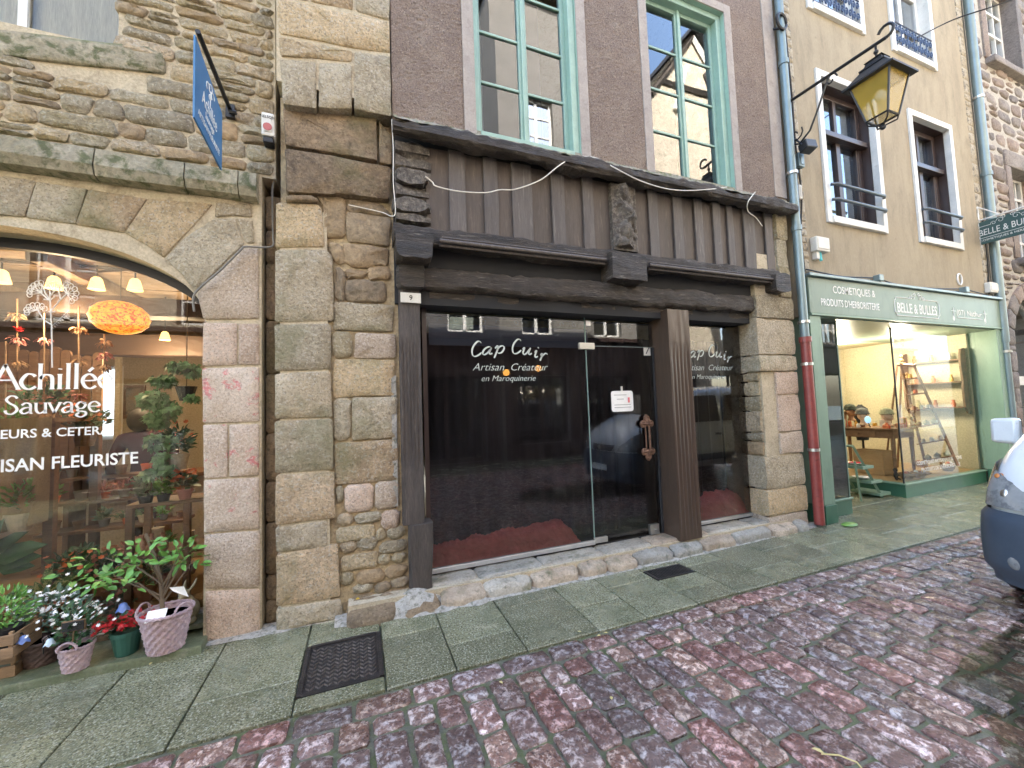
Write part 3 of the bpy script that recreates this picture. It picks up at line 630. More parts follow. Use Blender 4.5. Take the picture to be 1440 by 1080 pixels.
# thrown pebble render, as real relief between the smooth bands
def dash(x0, x1, z0, z1, st=.0115):
    nx, nz = int((x1 - x0) / st), int((z1 - z0) / st)
    def fn(u, v):
        x = x0 + (x1 - x0) * u; z = z0 + (z1 - z0) * v; q = mnoise.noise(Vector((x * 34, z * 42, 2))); q2 = mnoise.noise(Vector((x * 75, z * 85, 9))); q3 = mnoise.noise(Vector((x * 6, z * 6, 5)))
        e = 1 if (0 < u < 1 and 0 < v < 1) else 0
        return (x, .002 - e * (.004 + .0085 * q + .0055 * q2 + .003 * q3), z)
    return MB().sheet(fn, nx, nz).build('pebble_dash', M['roughcast'], shop, smooth=True)
tb_ = .113
dash(XL, W1[0] - tb_, ZB + .02, 6.75); dash(W1[1] + tb_, W2[0] - tb_, ZB + .02, 6.75); dash(W2[1] + tb_, XR - .22, ZB + .02, 6.75)
shell(MB(), -.6, 5.42, .36, 7, 0, HT - .01).build('rear_walls', M['mortar'], shop)
MB().hexa([(-.7, -.3, HT), (5.5, -.3, HT), (5.5, 7.2, HT), (-.7, 7.2, HT), (-.7, 3.5, HT + 2), (5.5, 3.5, HT + 2), (5.5, 3.8, HT + 2), (-.7, 3.8, HT + 2)]).build('roof', M['iron'], shop)  # roof out of view, put in to keep the sun off the street
for Wd in (W1, W2):
    m_ = MB(); t = .115; y0 = -.012
    m_.box(Wd[0] - t, Wd[0], y0, .1, Wd[2] - .02, Wd[3] + t); m_.box(Wd[1], Wd[1] + t, y0, .1, Wd[2] - .02, Wd[3] + t); m_.box(Wd[0], Wd[1], y0, .1, Wd[3], Wd[3] + t)
    m_.build('window_surround', M['render_smooth'], shop, bevel=.004)
    m_ = MB(); k_ = .004; m_.box(Wd[0], Wd[0] + k_, .0, .3, Wd[2], Wd[3]); m_.box(Wd[1] - k_, Wd[1], .0, .3, Wd[2], Wd[3]); m_.box(Wd[0] + k_, Wd[1] - k_, .0, .3, Wd[3] - k_, Wd[3]); m_.build('reveal_lining', M['greenwood'], shop)
m_ = MB(); m_.box(XR - .22, XR, -.008, .02, ZB + .1, HT); m_.build('corner_band', M['render_smooth'], shop)
def green_window(W, rec):
    x0, x1, z0, z1 = W; f = MB(); fw = .07
    x0 += .006; x1 -= .006; z1 -= .006
    f.box(x0, x0 + fw * .55, rec - .1, rec + .06, z0, z1); f.box(x1 - fw * 1.1, x1, rec - .1, rec + .06, z0, z1); f.box(x0 + fw * .55, x1 - fw * 1.1, rec - .1, rec + .06, z1 - fw, z1); f.box(x0 + fw * .55, x1 - fw * 1.1, rec - .13, rec + .06, z0, z0 + .045)
    fr = f.build('window', M['greenwood'], shop, bevel=.005)
    xi0, xi1, zi0, zi1 = x0 + fw * .55, x1 - fw * 1.1, z0 + .047, z1 - fw; xm = (xi0 + xi1) / 2
    for s, (a, b) in enumerate(((xi0, xm), (xm, xi1))):
        st = .048; m_ = MB(); y0 = rec - .02
        m_.box(a, a + st, y0, y0 + .05, zi0, zi1); m_.box(b - st, b, y0, y0 + .05, zi0, zi1); m_.box(a + st, b - st, y0, y0 + .05, zi0, zi0 + .065); m_.box(a + st, b - st, y0, y0 + .05, zi1 - .05, zi1)
        if s == 0: m_.box(b - .02, b + .02, y0 - .02, y0 - .001, zi0, zi1)
        hh = (zi1 - .05 - zi0 - .065) / 4
        for k in range(1, 4): zc = zi0 + .065 + hh * k; m_.box(a + st, b - st, y0 + .008, y0 + .042, zc - .013, zc + .013)
        m_.build('casement', M['greenwood'], fr, bevel=.004)
        for k in range(4):
            zc = zi0 + .065 + hh * k + .013; zd = zc + hh - .026; tl = R.uniform(-.004, .004)
            MB().add([(a + st, y0 + .025, zc), (b - st, y0 + .025 + tl, zc), (b - st, y0 + .025 + tl, zd), (a + st, y0 + .025, zd)], [(0, 1, 2, 3)]).build('pane', M['glass'], fr)
    MB().box(x0, x1, rec + .75, rec + .8, z0, z1 + .2).build('dark_interior', M['void'], fr)
    MB().sheet(lambda u, v: (x0 + .05 + (x1 - x0 - .2) * u * .16, rec + .3 + .02 * math.sin(u * 25), z0 + (z1 - z0) * v), 30, 1).build('curtain', M['netcurtain'], fr, smooth=True)
green_window(W1, .12); green_window(W2, .15)
# weathered ledge timber with sloping mortar on top
YL = -.15
la = XZ(552, 172, YL); lb = XZ(1113, 290, YL)
zt = 4.155
m_ = MB(); timber(m_, XL - .01, XR, YL, .02, 4.04, zt, amp=.024, seg=110, seed=3); m_.build('ledge_timber', M['timber'], shop, smooth=True)
m_ = MB(); n = 90; v = []
for i in range(n + 1):
    x = XL + (XR - XL) * i / n; q = mnoise.noise(Vector((x * 4, 1, 0))); q2 = mnoise.noise(Vector((x * 9, 5, 0)))
    v += [(x, YL + .015 + .02 * q2, zt - .01), (x, YL + .03 + .02 * q2, zt + .014 + .008 * q), (x, -.03 + .01 * q, 4.235 + .012 * q), (x, -.004, 4.262 + .02 * q), (x, .01, 4.30)]
m_.add(v, [(5 * i + j, 5 * (i + 1) + j, 5 * (i + 1) + j + 1, 5 * i + j + 1) for i in range(n) for j in range(4)]).build('sloping_mortar', M['ledge'], shop, smooth=True)
# plank band
ZP0, ZP1 = 3.25, 4.06
bx = [(606, 1000)]
YB = .05
bat = [(633, 656), (682, 702), (722, 750), (778, 796), (822, 837), (915, 928), (950, 963), (980, 991), (1006, 1016), (1026, 1034), (1049, 1064), (1079, 1090)]
edges = [603] + [e for p in bat for e in p] + [1092]
def bxx(px, y): return XZ(px, 300 + (px - 600) * .12, y)[0]
for i in range(0, len(edges), 2):
    a, b = edges[i], edges[i + 1]
    if a > 837 and a < 915 or (a, b) == (837, 915): pass
    MB().box(bxx(a, YB) - .02, bxx(b, YB) + .02, YB + R.uniform(0, .004), YB + .03, ZP0, ZP1).build('plank', M['plank'], shop)
for (a, b) in bat:
    m_ = MB(); timber(m_, bxx(a, YB - .03), bxx(b, YB - .03), YB - .03, YB - .001, ZP0, ZP1, amp=.003, seed=a); m_.build('batten', M['batten'], shop, smooth=False)
MB().box(XL, 5.3, .09, .34, 2.6, 4.2).build('rear_boarding', M['void'], shop)
# carved corner posts
def carved(x0, x1, z0, z1, y, name):
    nu, nv = 26, 64
    def fn(u, v):
        x = x0 + (x1 - x0) * u; z = z0 + (z1 - z0) * v
        e = min(u, 1 - u) * 2; body = math.exp(-((u - .5 + .12 * math.sin(v * 9)) / .27) ** 2)
        d = .085 * body * (.45 + .65 * abs(math.sin(v * 11 + 3 * u))) + .022 * mnoise.noise(Vector((x * 22, 3, z * 17))) + .014 * mnoise.noise(Vector((x * 45, 8, z * 38)))
        if e < .1 or v < .04 or v > .96: d = .0
        return (x, y - d, z)
    m_ = MB().sheet(fn, nu, nv); m_.box(x0, x1, y + .001, y + .08, z0, z1)
    return m_.build(name, M['carved'], shop, smooth=True)
p = XZ(861, 300, .0); q = XZ(895, 300, .0)
carved(p[0], q[0], 3.3, 4.04, .0, 'carved_figure_post')
p = XZ(556, 250, .01); q = XZ(605, 250, .01)
m_ = MB(); zc = 3.3
for i, (zz, off, wd) in enumerate(((3.30, 0, 0), (3.40, -.02, .01), (3.53, .01, -.01), (3.66, -.015, 0), (3.80, .015, .01), (3.92, -.005, 0))):
    zn = (3.40, 3.53, 3.66, 3.80, 3.92, 4.05)[i]
    timber(m_, p[0] - .0, q[0] + wd, -.0 + off, .3, zz + .003, zn, amp=.03, seed=i * 7)
m_.build('carved_corner_post', M['carved'], shop, smooth=True)
# sole beam (moulded) with beam heads
YM = -.06
mz1 = (XZ(620, 318, YM)[1] + XZ(1090, 379, YM)[1]) / 2; mz0 = mz1 - .175
xm0, xm1 = XZ(553, 308, YM)[0], XZ(1096, 380, YM)[0]
m_ = MB(); timber(m_, xm0, xm1, YM, .12, mz0, mz1, amp=.016, seg=90, seed=21); m_.build('sole_beam', M['timber'], shop, smooth=True)
hx = [XZ(860, 360, -.12)[0], XZ(912, 375, -.12)[0]]
for (a, b) in ((XZ(618, 345, YM)[0], hx[0] - .05), (hx[1] + .05, XZ(1084, 390, YM)[0])):
    m_ = MB(); m_.tube([(a, YM - .02, mz0 + .035), (a + .04, YM - .03, mz0 + .03), (b - .04, YM - .03, mz0 + .03), (b, YM - .02, mz0 + .035)], .020, 8)
    m_.tube([(a + .02, YM - .012, mz0 + .068), (b - .02, YM - .012, mz0 + .068)], .009, 6); m_.tube([(a, YM, mz0 + .0), (b, YM, mz0 + .0)], .014, 6)
    m_.build('roll_moulding', M['batten'], shop, smooth=True)
def head(pa, pb, y, y1, name='beam_head', amp=.014, seed=0):
    a = XZ(*pa, y); b = XZ(*pb, y); m_ = MB(); timber(m_, a[0], b[0], y, y1, b[1], a[1], amp=amp, seg=6, seed=seed); return m_.build(name, M['timber'], shop, smooth=True)
head((557, 323), (610, 366), -.14, .2, seed=4); head((861, 352), (911, 396), -.13, .2, seed=9); head((1091, 383), (1113, 410), -.13, .2, seed=13)
head((561, 368), (598, 405), -.0, .3, 'corbel', amp=.02, seed=31)
# near-black board painting shade into the gap between the beams, then lintel beam
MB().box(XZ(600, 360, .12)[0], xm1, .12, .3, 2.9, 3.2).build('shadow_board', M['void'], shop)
YN = .0
lzt = XZ(760, 388, YN)[1]; lzb = (XZ(600, 405, YN)[1] + XZ(1080, 441, YN)[1]) / 2
m_ = MB(); timber(m_, XZ(597, 380, YN)[0], XZ(1092, 420, YN)[0], YN, .3, lzb, lzt, amp=.022, seg=90, seed=41); m_.build('lintel_beam', M['timber'], shop, smooth=True)
m_ = MB(); timber(m_, XZ(604, 415, .09)[0], XZ(1086, 445, .09)[0], .09, .3, lzb - .07, lzb + .01, amp=.006, seed=47); m_.build('lintel_soffit', M['timber'], shop, smooth=True)
# corner post, fluted, on a block
a, b = XZ(561, 430, .06), XZ(599, 738, .06)
zj = XZ(580, 738, .06)[1]
def fluted(x0, x1, z0, z1, y, depth, nfl, name, m, parent, blank=(.12, .95)):
    nu = nfl * 6; mbb = MB(); nz = 14
    def fn(u, v):
        k = (u - .08) / .84 * nfl; d = 0
        if .0 < k < nfl and blank[0] < v < blank[1]: d = .012 * (1 - abs(2 * (k % 1) - 1)) ** .6
        return (x0 + (x1 - x0) * u, y + d + .004 * mnoise.noise(Vector((u * 6, v * 9, z0))), z0 + (z1 - z0) * v)
    mbb.sheet(fn, nu, nz); mbb.box(x0, x1, y + .014, y + depth, z0, z1)
    # closing side strips
    mbb.box(x0 - .001, x0, y + .001, y + .014, z0, z1); mbb.box(x1, x1 + .001, y + .001, y + .014, z0, z1)
    return mbb.build(name, m, parent)
fluted(a[0], b[0] - .012, zj, lzb + .02, .06, .24, 5, 'fluted_corner_post', M['timber_v'], shop, (.22, .72))
m_ = MB(); timber(m_, XZ(576, 745, .03)[0], XZ(609, 745, .03)[0], .03, .3, .02, zj, amp=.012, seed=3); m_.build('post_block', M['timber_v'], shop, smooth=True)
# varnished fluted post between door and side pane
px0, px1 = XZ(948, 600, -.02)[0], XZ(978, 600, -.02)[0]
fluted(px0, px1, .13, lzb - .04, -.02, .33, 5, 'door_post', M['post'], shop, (.02, .84))
# house number plate
pa, pb = XZ(563, 410, .045), XZ(592, 428, .045)
npl = MB().box(pa[0], pb[0], .035, .05, (pa[1] + pb[1]) / 2 - .045, (pa[1] + pb[1]) / 2 + .045).build('number_plate', M['plastic_w'], shop, bevel=.004)
# ------------------------------------------------------------------ lettering
def text(s, size, x, z, y, m, parent, name, width=None, shear=0.0, align='LEFT', face='y', ext=.0008, bold=0.0, space=1.0, rot=0.0):
    cu = bpy.data.curves.new('lettering', 'FONT'); cu.body = s; cu.size = size; cu.shear = shear; cu.align_x = align; cu.extrude = ext; cu.offset = bold; cu.space_character = space; cu.resolution_u = 3
    to = bpy.data.objects.new('tmp', cu); COL.objects.link(to); bpy.context.view_layer.update()
    me = bpy.data.meshes.new_from_object(to.evaluated_get(bpy.context.evaluated_depsgraph_get())); bpy.data.objects.remove(to)
    xs = [v.co.x for v in me.vertices]; k = 1
    if width and xs: k = width / (max(xs) - min(xs))
    x00 = min(xs) if align == 'LEFT' else (min(xs) + max(xs)) / 2
    for v in me.vertices:
        a, b, c = (v.co.x - x00) * k, v.co.y, v.co.z
        a, b = a * math.cos(rot) - b * math.sin(rot), a * math.sin(rot) + b * math.cos(rot)
        v.co = (x + a, y - c, z + b) if face == 'y' else (x + c, y + a, z + b)     # face 'x': read from +x side
    me.materials.clear(); me.materials.append(M[m]); o = bpy.data.objects.new(name, me); COL.objects.link(o)
    if parent is not None: o.parent = parent; o.location = -wloc(parent)
    return o
def stroke(pts_list, wfn, mp, m, parent, name):
    """calligraphic strokes: flat ribbons of varying width; mp maps (u,v) to a 3-D point on the surface"""
    mbb = MB()
    for pts in pts_list:
        P = [Vector(p) for p in pts]; Q = []
        for i in range(len(P) - 1):
            p0 = P[max(i - 1, 0)]; p1 = P[i]; p2 = P[i + 1]; p3 = P[min(i + 2, len(P) - 1)]
            for j in range(5):
                t = j / 5; Q.append(.5 * ((2 * p1) + (p2 - p0) * t + (2 * p0 - 5 * p1 + 4 * p2 - p3) * t * t + (3 * p1 - p0 - 3 * p2 + p3) * t ** 3))
        Q.append(P[-1]); v = []
        for i, q in enumerate(Q):
            d = (Q[min(i + 1, len(Q) - 1)] - Q[max(i - 1, 0)]); d = d.normalized() if d.length else Vector((1, 0)); nrm = Vector((-d.y, d.x))
            w_ = wfn(d, i / (len(Q) - 1)); v += [mp(*(q + nrm * w_)), mp(*(q - nrm * w_))]
        mbb.add(v, [(2 * i, 2 * i + 2, 2 * i + 3, 2 * i + 1) for i in range(len(Q) - 1)])
    return mbb.build(name, M[m], parent)
PEN = lambda wd: (lambda d, t: wd * (.35 + .75 * abs(d.x * .5 + d.y * .85)) * (1 if .06 < t < .94 else .6))
text('9', .062, (pa[0] + pb[0]) / 2, (pa[1] + pb[1]) / 2 - .021, .0335, 'void', npl, 'house_number', align='CENTER', bold=.001)
# ------------------------------------------------------------------ glazed shop front
YGS = .25
zg0 = .195; zg1 = lzb - .02
gx0, gx1 = XZ(602, 600, YGS)[0], XZ(829, 600, YGS)[0] - .005
dx1 = px0 + .02
rx1 = XZ(1052, 600, YGS)[0]
def pane(x0, x1, z0, z1, y, m, parent, name='glass_pane'):
    return MB().box(x0, x1, y, y + .001, z0, z1).build(name, m, parent) if False else MB().add([(x0, y, z0), (x1, y, z0), (x1, y, z1), (x0, y, z1)], [(0, 1, 2, 3)]).build(name, m, parent)
dl, dr = XZ(829, 600, YGS)[0], XZ(912, 600, YGS)[0] + .1
ztop = (onY(829, 487, YGS).z)
pane(gx0, gx1, zg0, zg1, YGS, M['glassdark'], shop)
pane(dl, px1, ztop + .01, zg1, YGS, M['glassdark'], shop)
pane(px1 - .01, rx1, zg0, zg1, YGS, M['glassdark'], shop)
m_ = MB(); m_.box(gx0, gx1, YGS - .02, YGS + .02, zg0 - .03, zg0 + .012).build('bottom_rail', M['alu'], shop, bevel=.003)
MB().box(px1, rx1, YGS - .02, YGS + .02, zg0 - .03, zg0 + .008).build('bottom_rail', M['alu'], shop, bevel=.003)
MB().box(gx1 - .002, gx1 + .006, YGS - .006, YGS + .008, zg0, zg1).build('pane_edge', plain('glass_edge_green', (.25, .36, .33), .2), shop)
MB().box(rx1, rx1 + .05, YGS - .03, YGS + .06, .12, lzb).build('dark_frame', M['brownpaint'], shop)
MB().box(gx0 - .04, gx0, YGS - .03, YGS + .06, .12, lzb).build('dark_frame', M['brownpaint'], shop)
MB().box(dr, px0 + .15, YGS - .02, YGS + .05, .16, ztop).build('door_frame', M['void'], shop)
MB().box(gx0 - .02, rx1 + .04, YGS + .10, YGS + .16, zg1 - .045, zg1 + .06).build('dark_frame', M['void'], shop)
# frameless door
dz0 = .195
door = pane(dl + .008, dr, dz0, ztop, YGS - .002, M['glassdark'], shop, 'door')
MB().box(dl - .09, dl + .10, YGS - .022, YGS + .012, ztop - .035, ztop + .035).build('patch_fitting', M['steel'], door, bevel=.003)
MB().box(dl - .01, dl + .15, YGS - .022, YGS + .012, dz0 - .02, dz0 + .035).build('patch_fitting', M['steel'], door, bevel=.003)
lk = onY(919, 744, YGS); MB().box(lk.x - .06, lk.x + .06, YGS - .03, YGS + .012, lk.z - .05, lk.z + .06).lathe([(.018, 0), (.018, .01)], (lk.x, YGS - .036, lk.z), 12).build('lock', M['steel'], door, bevel=.003)
MB().box(dl + .1, dr, YGS - .01, YGS + .01, ztop + .001, ztop + .006).build('door_top_gasket', M['pipe'], door)
MB().box(onY(826, 455, YGS).x - .03, onY(826, 455, YGS).x + .03, YGS - .02, YGS + .01, onY(826, 455, YGS).z - .03, onY(826, 455, YGS).z + .03).build('glass_clamp', M['alu'], door, bevel=.004)
# handle: two fretted gothic ends joined by a twisted bar
h0, h1 = onY(910, 586, YGS - .05), onY(913, 645, YGS - .05); hxm = (h0.x + h1.x) / 2 ; yh = YGS - .05
m_ = MB()
hs = (h0.z - h1.z)
for zc, sg in ((h0.z - hs * .18, 1), (h1.z + hs * .18, -1)):
    m_ = MB()
    r = hs * .115
    for (u, v) in ((0, 1.15 * sg), (-.95, .1 * sg), (.95, .1 * sg)):
        m_.tube([(hxm + r * (u + .55 * math.cos(t)), yh + .01, zc + r * (v + .55 * math.sin(t))) for t in [2 * PI * k / 10 for k in range(11)]], r * .26, 6)
        m_.tube([(hxm, yh + .01, zc), (hxm + r * u * 1.75, yh + .01, zc + r * v * 1.75)], [r * .5, r * .22], 6)
    m_.tube([(hxm, yh + .01, zc), (hxm, YGS, zc)], r * .3, 6)
    m_.build('handle_end', M['rust'], door, smooth=True)
tw = MB(); n = 40
for k in range(2):
    tw.tube([(hxm + .022 + .006 * math.cos(i * .8 + k * PI), yh + .006 * math.sin(i * .8 + k * PI), h1.z + hs * .18 + (hs * .64) * i / n) for i in range(n + 1)], .008, 6)
tw.tube([(hxm - .03, yh, h1.z + hs * .2), (hxm - .03, yh, h0.z - hs * .2)], .007, 6)
tw.build('handle_bar', M['rust'], door, smooth=True)
# notice and sticker on the door
p, q = onY(859, 550, YGS - .006), onY(891, 578, YGS - .006)
nx, nz, nw, nh = (p.x + q.x) / 2, (p.z + q.z) / 2, (q.x - p.x) / 2, (p.z - q.z) / 2
rr = .03; pts = []
for cx, cz, a0 in ((nw - rr, nh - rr, 0), (-nw + rr, nh - rr, 90), (-nw + rr, -nh + rr, 180), (nw - rr, -nh + rr, 270)):
    pts += [(nx + cx + rr * math.cos(math.radians(a0 + k * 18)), nz + cz + rr * math.sin(math.radians(a0 + k * 18))) for k in range(6)]
no = MB().prism(pts, YGS - .008, YGS - .005).build('door_notice', M['white'], None); setp(no, 'white rounded notice hanging inside the glass door below a hook', 'notice')
for i, (u0, u1) in enumerate(((-.75, .4), (-.5, .15), (-.75, .75), (-.75, .8))):
    MB().box(nx + nw * u0, nx + nw * u1, YGS - .0092, YGS - .0082, nz + nh * (.6, .2, -.35, -.6)[i] - .003, nz + nh * (.6, .2, -.35, -.6)[i] + .004).build('printed_line', plain('grey_print', (.35, .35, .35), .8) if i == 0 else bpy.data.materials['grey_print'], no)
MB().box(nx + nw * .5, nx + nw * .68, YGS - .0095, YGS - .0085, nz - nh * .15, nz + nh * .35).build('red_mark', M['redcloth'], no)
MB().tube([(nx, YGS - .006, nz + nh), (nx, YGS - .006, nz + nh + .05)], .012, 8).build('suction_hook', M['plastic_w'], no)
p, q = onY(905, 488, YGS - .006), onY(915, 500, YGS - .006)
MB().box(p.x, q.x, YGS - .006, YGS - .004, q.z, p.z).build('sticker', M['plastic_w'], door)
m_ = MB().tube([(p.x + .03, YGS - .007, q.z + .02), (p.x + .06, YGS - .007, q.z + .07), (q.x - .02, YGS - .007, q.z + .09)], .006, 5); m_.build('sticker_print', M['void'], door)
# lettering: Cap Cuir / Artisan Createur / en Maroquinerie
G = {'C': [[(.62, .86), (.5, .97), (.33, .95), (.13, .7), (.06, .38), (.16, .08), (.36, .02), (.6, .14), (.72, .27)]],
     'a': [[(.62, .6), (.45, .68), (.22, .55), (.08, .3), (.1, .08), (.24, .03), (.45, .22), (.64, .62)], [(.64, .62), (.55, .25), (.6, .07), (.78, .16)]],
     'p': [[(.05, .45), (.22, .68), (.24, .3), (.12, -.35)], [(.2, .35), (.4, .62), (.62, .66), (.72, .45), (.6, .14), (.38, .06), (.22, .16)]],
     'u': [[(.02, .5), (.16, .64), (.1, .25), (.2, .06), (.4, .2), (.6, .6)], [(.62, .64), (.54, .25), (.62, .06), (.8, .18)]],
     'i': [[(.04, .48), (.18, .64), (.12, .25), (.18, .06), (.36, .16)], [(.24, .86), (.3, .93)]],
     'r': [[(.04, .48), (.16, .64), (.14, .3), (.08, .02)], [(.12, .3), (.3, .56), (.46, .66), (.6, .56)]]}
def script_word(word, x, z, h, arc, m, yy, parent, name, slope=0.0, adv=None):
    ls = []; cx = 0; S = {'C': .72, 'a': .8, 'p': .82, 'u': .84, 'i': .42, 'r': .62, ' ': .38}
    tot = sum(S[c] for c in word)
    for c in word:
        if c != ' ':
            for st_ in G[c]: ls.append([(x + h * (cx + a * (.92 if c != 'C' else .95) + .18 * b), z + h * b * (1 if c == 'C' else .78) + arc((cx + S[c] / 2) / tot) * h) for a, b in st_])
        cx += S[c]
    return stroke(ls, PEN(h * .052), lambda u, v: (u, yy, v), m, parent, name)
arc = lambda t: .0 + .34 * math.sin(t * PI * .95) - .12 * t - (.22 * max(0, t - .75) * 4 if t > .75 else 0)
YT = YGS - .005
def shop_letters(x0, x1, parent, part=False):
    h = .175
    wd = .72 + .8 + .82 + .38 + .72 + .84 + .42 + .62
    k = (x1 - x0) / (wd * h); 
    base = onY(668, 500, YT).z - .02
    script_word('Cap Cuir', x0, base, (x1 - x0) / wd, arc, 'silver', YT, parent, 'shop_name_lettering')
    text('Artisan  Créateur', .105, x0 + .02, onY(668, 521, YT).z - .0, YT, 'silver', parent, 'trade_lettering', width=(x1 - x0) * .98, shear=.35, bold=-.0012)
    text('en Maroquinerie', .082, x0 + (x1 - x0) * .13, onY(690, 536, YT).z, YT, 'silver', parent, 'trade_lettering', width=(x1 - x0) * .70, shear=.3, bold=-.0008)
shop_letters(onY(661, 490, YT).x, onY(769, 490, YT).x, shop)
rxx = onY(1029, 497, YT).x; shop_letters(rxx - (onY(769, 490, YT).x - onY(661, 490, YT).x), rxx, shop)
# curtain, rings, valance and cloth behind the glass
cm = MB().sheet(lambda u, v: (gx0 + (px0 + .3 - gx0) * u, .62 + .035 * math.sin(u * 70 + 2 * math.sin(u * 9)) * (1 - .3 * v), .12 + 2.33 * v), 260, 6)
cm.build('black_curtain', M['curtain'], shop, smooth=True)
MB().sheet(lambda u, v: (px1 - .1 + (rx1 + .1 - px1) * u, .60 + .03 * math.sin(u * 40), .12 + 2.33 * v), 90, 4).build('black_curtain', M['curtain'], shop, smooth=True)
MB().box(onY(603, 470, .34).x, onY(826, 470, .34).x, .34, .35, onY(700, 487, .34).z, onY(700, 458, .34).z).build('valance', M['navy'], shop)
for i, px in enumerate((618, 641, 668, 680, 700, 726, 737, 768, 790, 807, 853, 885, 994, 1018)):
    c = onY(px, 450 + (px - 618) * .035, .32)
    MB().tube([(c.x + .022 * math.cos(t), .32 + .008 * math.sin(t), c.z + .022 * math.sin(t)) for t in [2 * PI * k / 12 for k in range(12 if i % 2 else 8)]], .0042, 5).build('curtain_ring', M['steel'], shop, smooth=True)
MB().tube([(gx0, .5, onY(618, 444, .5).z), (rx1, .5, onY(618, 444, .5).z + .02)], .012, 8).build('curtain_rod', M['iron'], shop)
def cloth(x0, x1, y0, y1, h, seed, hf):
    def fn(u, v):
        x = x0 + (x1 - x0) * u; t = v; n1 = mnoise.noise(Vector((x * 5, t * 3, seed))); n2 = abs(mnoise.noise(Vector((x * 6 + t * 5, t * 7 - x * 3, seed)))) * 2 - .5; n3 = abs(mnoise.noise(Vector((x * 15 - t * 9, t * 14 + x * 5, seed)))) * 2 - .5
        return (x, y0 + (y1 - y0) * t + .03 * n2, .15 + h * hf(u) * min(1, t * 1.5) ** .85 * (1 + .25 * n1) + .04 * n2 * min(1, t * 4) * max(0, 1 - t) ** .5 + .016 * n3)
    return MB().sheet(fn, 150, 22)
c1 = cloth(gx0 + .02, onY(812, 745, .4).x, YGS + .03, YGS + .42, .19, 3, lambda u: (.75 + .45 * u) if u < .93 else 1 - (u - .93) * 6).build('red_cloth', M['redcloth'], None, smooth=True)
setp(c1, 'crumpled dusty red cloth lying behind the wide shop pane', 'cloth', 'red cloths in the shop window')
c2 = cloth(px1 + .02, rx1 - .01, YGS + .03, YGS + .4, .27, 9, lambda u: .6 + .5 * u).build('red_cloth', M['redcloth'], None, smooth=True)
setp(c2, 'short piece of red cloth behind the narrow pane right of the door post', 'cloth', 'red cloths in the shop window')
MB().box(gx0, rx1, YGS + .0, 1.4, .02, .15).build('shop_floor', M['void'], shop)
# ------------------------------------------------------------------ step in front of the shop
xs_ = [XZ(600, 800, .1)[0] - .02, .98, 1.62, 2.3, 2.9, 3.7, 4.4, 5.12]
for i in range(len(xs_) - 1):
    stone(MB(), [(xs_[i], .02 + R.uniform(-.02, .02)), (xs_[i + 1], .02 + R.uniform(-.02, .02)), (xs_[i + 1], YGS + .03), (xs_[i], YGS + .03)], groundmap(.15), h0=-.12, h1=R.uniform(-.006, .012), gap=.003, bev=.018, relief=.006, cut=.03, seg=.15, jit=.004).build('step_stone', M['stepstone'], shop, smooth=True)
x = .62
while x < 5.05:
    wd = R.uniform(.28, .6); xe = min(x + wd, 5.2); y0 = -.115 + R.uniform(-.012, .02)
    v = [(x, y0), (xe, y0 + R.uniform(-.015, .015)), (xe, .05), (x, .05)]
    stone(MB(), v, lambda u, vv, h: (u, vv, .095 + h + max(-.11, (vv + .04) * .35)), h0=-.12, h1=.0, gap=.004, bev=.022, relief=.018, cut=.04, seg=.07, jit=.009).build('step_edge_stone', M['stepstone'], shop, smooth=True)
    x = xe
for (a, b, y0) in ((-.12, .28, -.10), (.30, .62, -.13)):
    stone(MB(), [(a, y0), (b, y0 - .01), (b, .12), (a, .12)], lambda u, vv, h: (u, vv, .09 + h + (vv * .5)), h0=-.1, gap=.004, bev=.03, relief=.02, cut=.05, seg=.07, jit=.008).build('step_edge_stone', M['brownstone'], shop, smooth=True)
MB().box(-.1, 5.1, .0, YGS + .05, -.05, .13).build('step_core', M['mortar'], shop)
fillet([(-.2, .02, 0), (.2, -.06, 0), (.62, -.1, 0), (1.0, -.10, 0)], 'step_fillet', .02, .07, .035, shop)
fillet([(1.0, -.11, 0), (3, -.115, 0), (5.2, -.05, 0), (5.6, -.02, 0)], 'step_fillet', .01, .04, .012, shop)
# pale lump of cement by the post block
m_ = MB(); 
def lump(u, v):
    a = u * PI; r = v; x = .42 + (.26 * r) * math.cos(a) * 1.2; y = .04 - .16 * r * math.sin(a); return (x, y, .16 * (1 - r ** 1.5) + .008 * mnoise.noise(Vector((x * 9, y * 9, 1))) + .0)
m_.sheet(lump, 22, 10).build('cement_lump', M['lime'], shop, smooth=True)
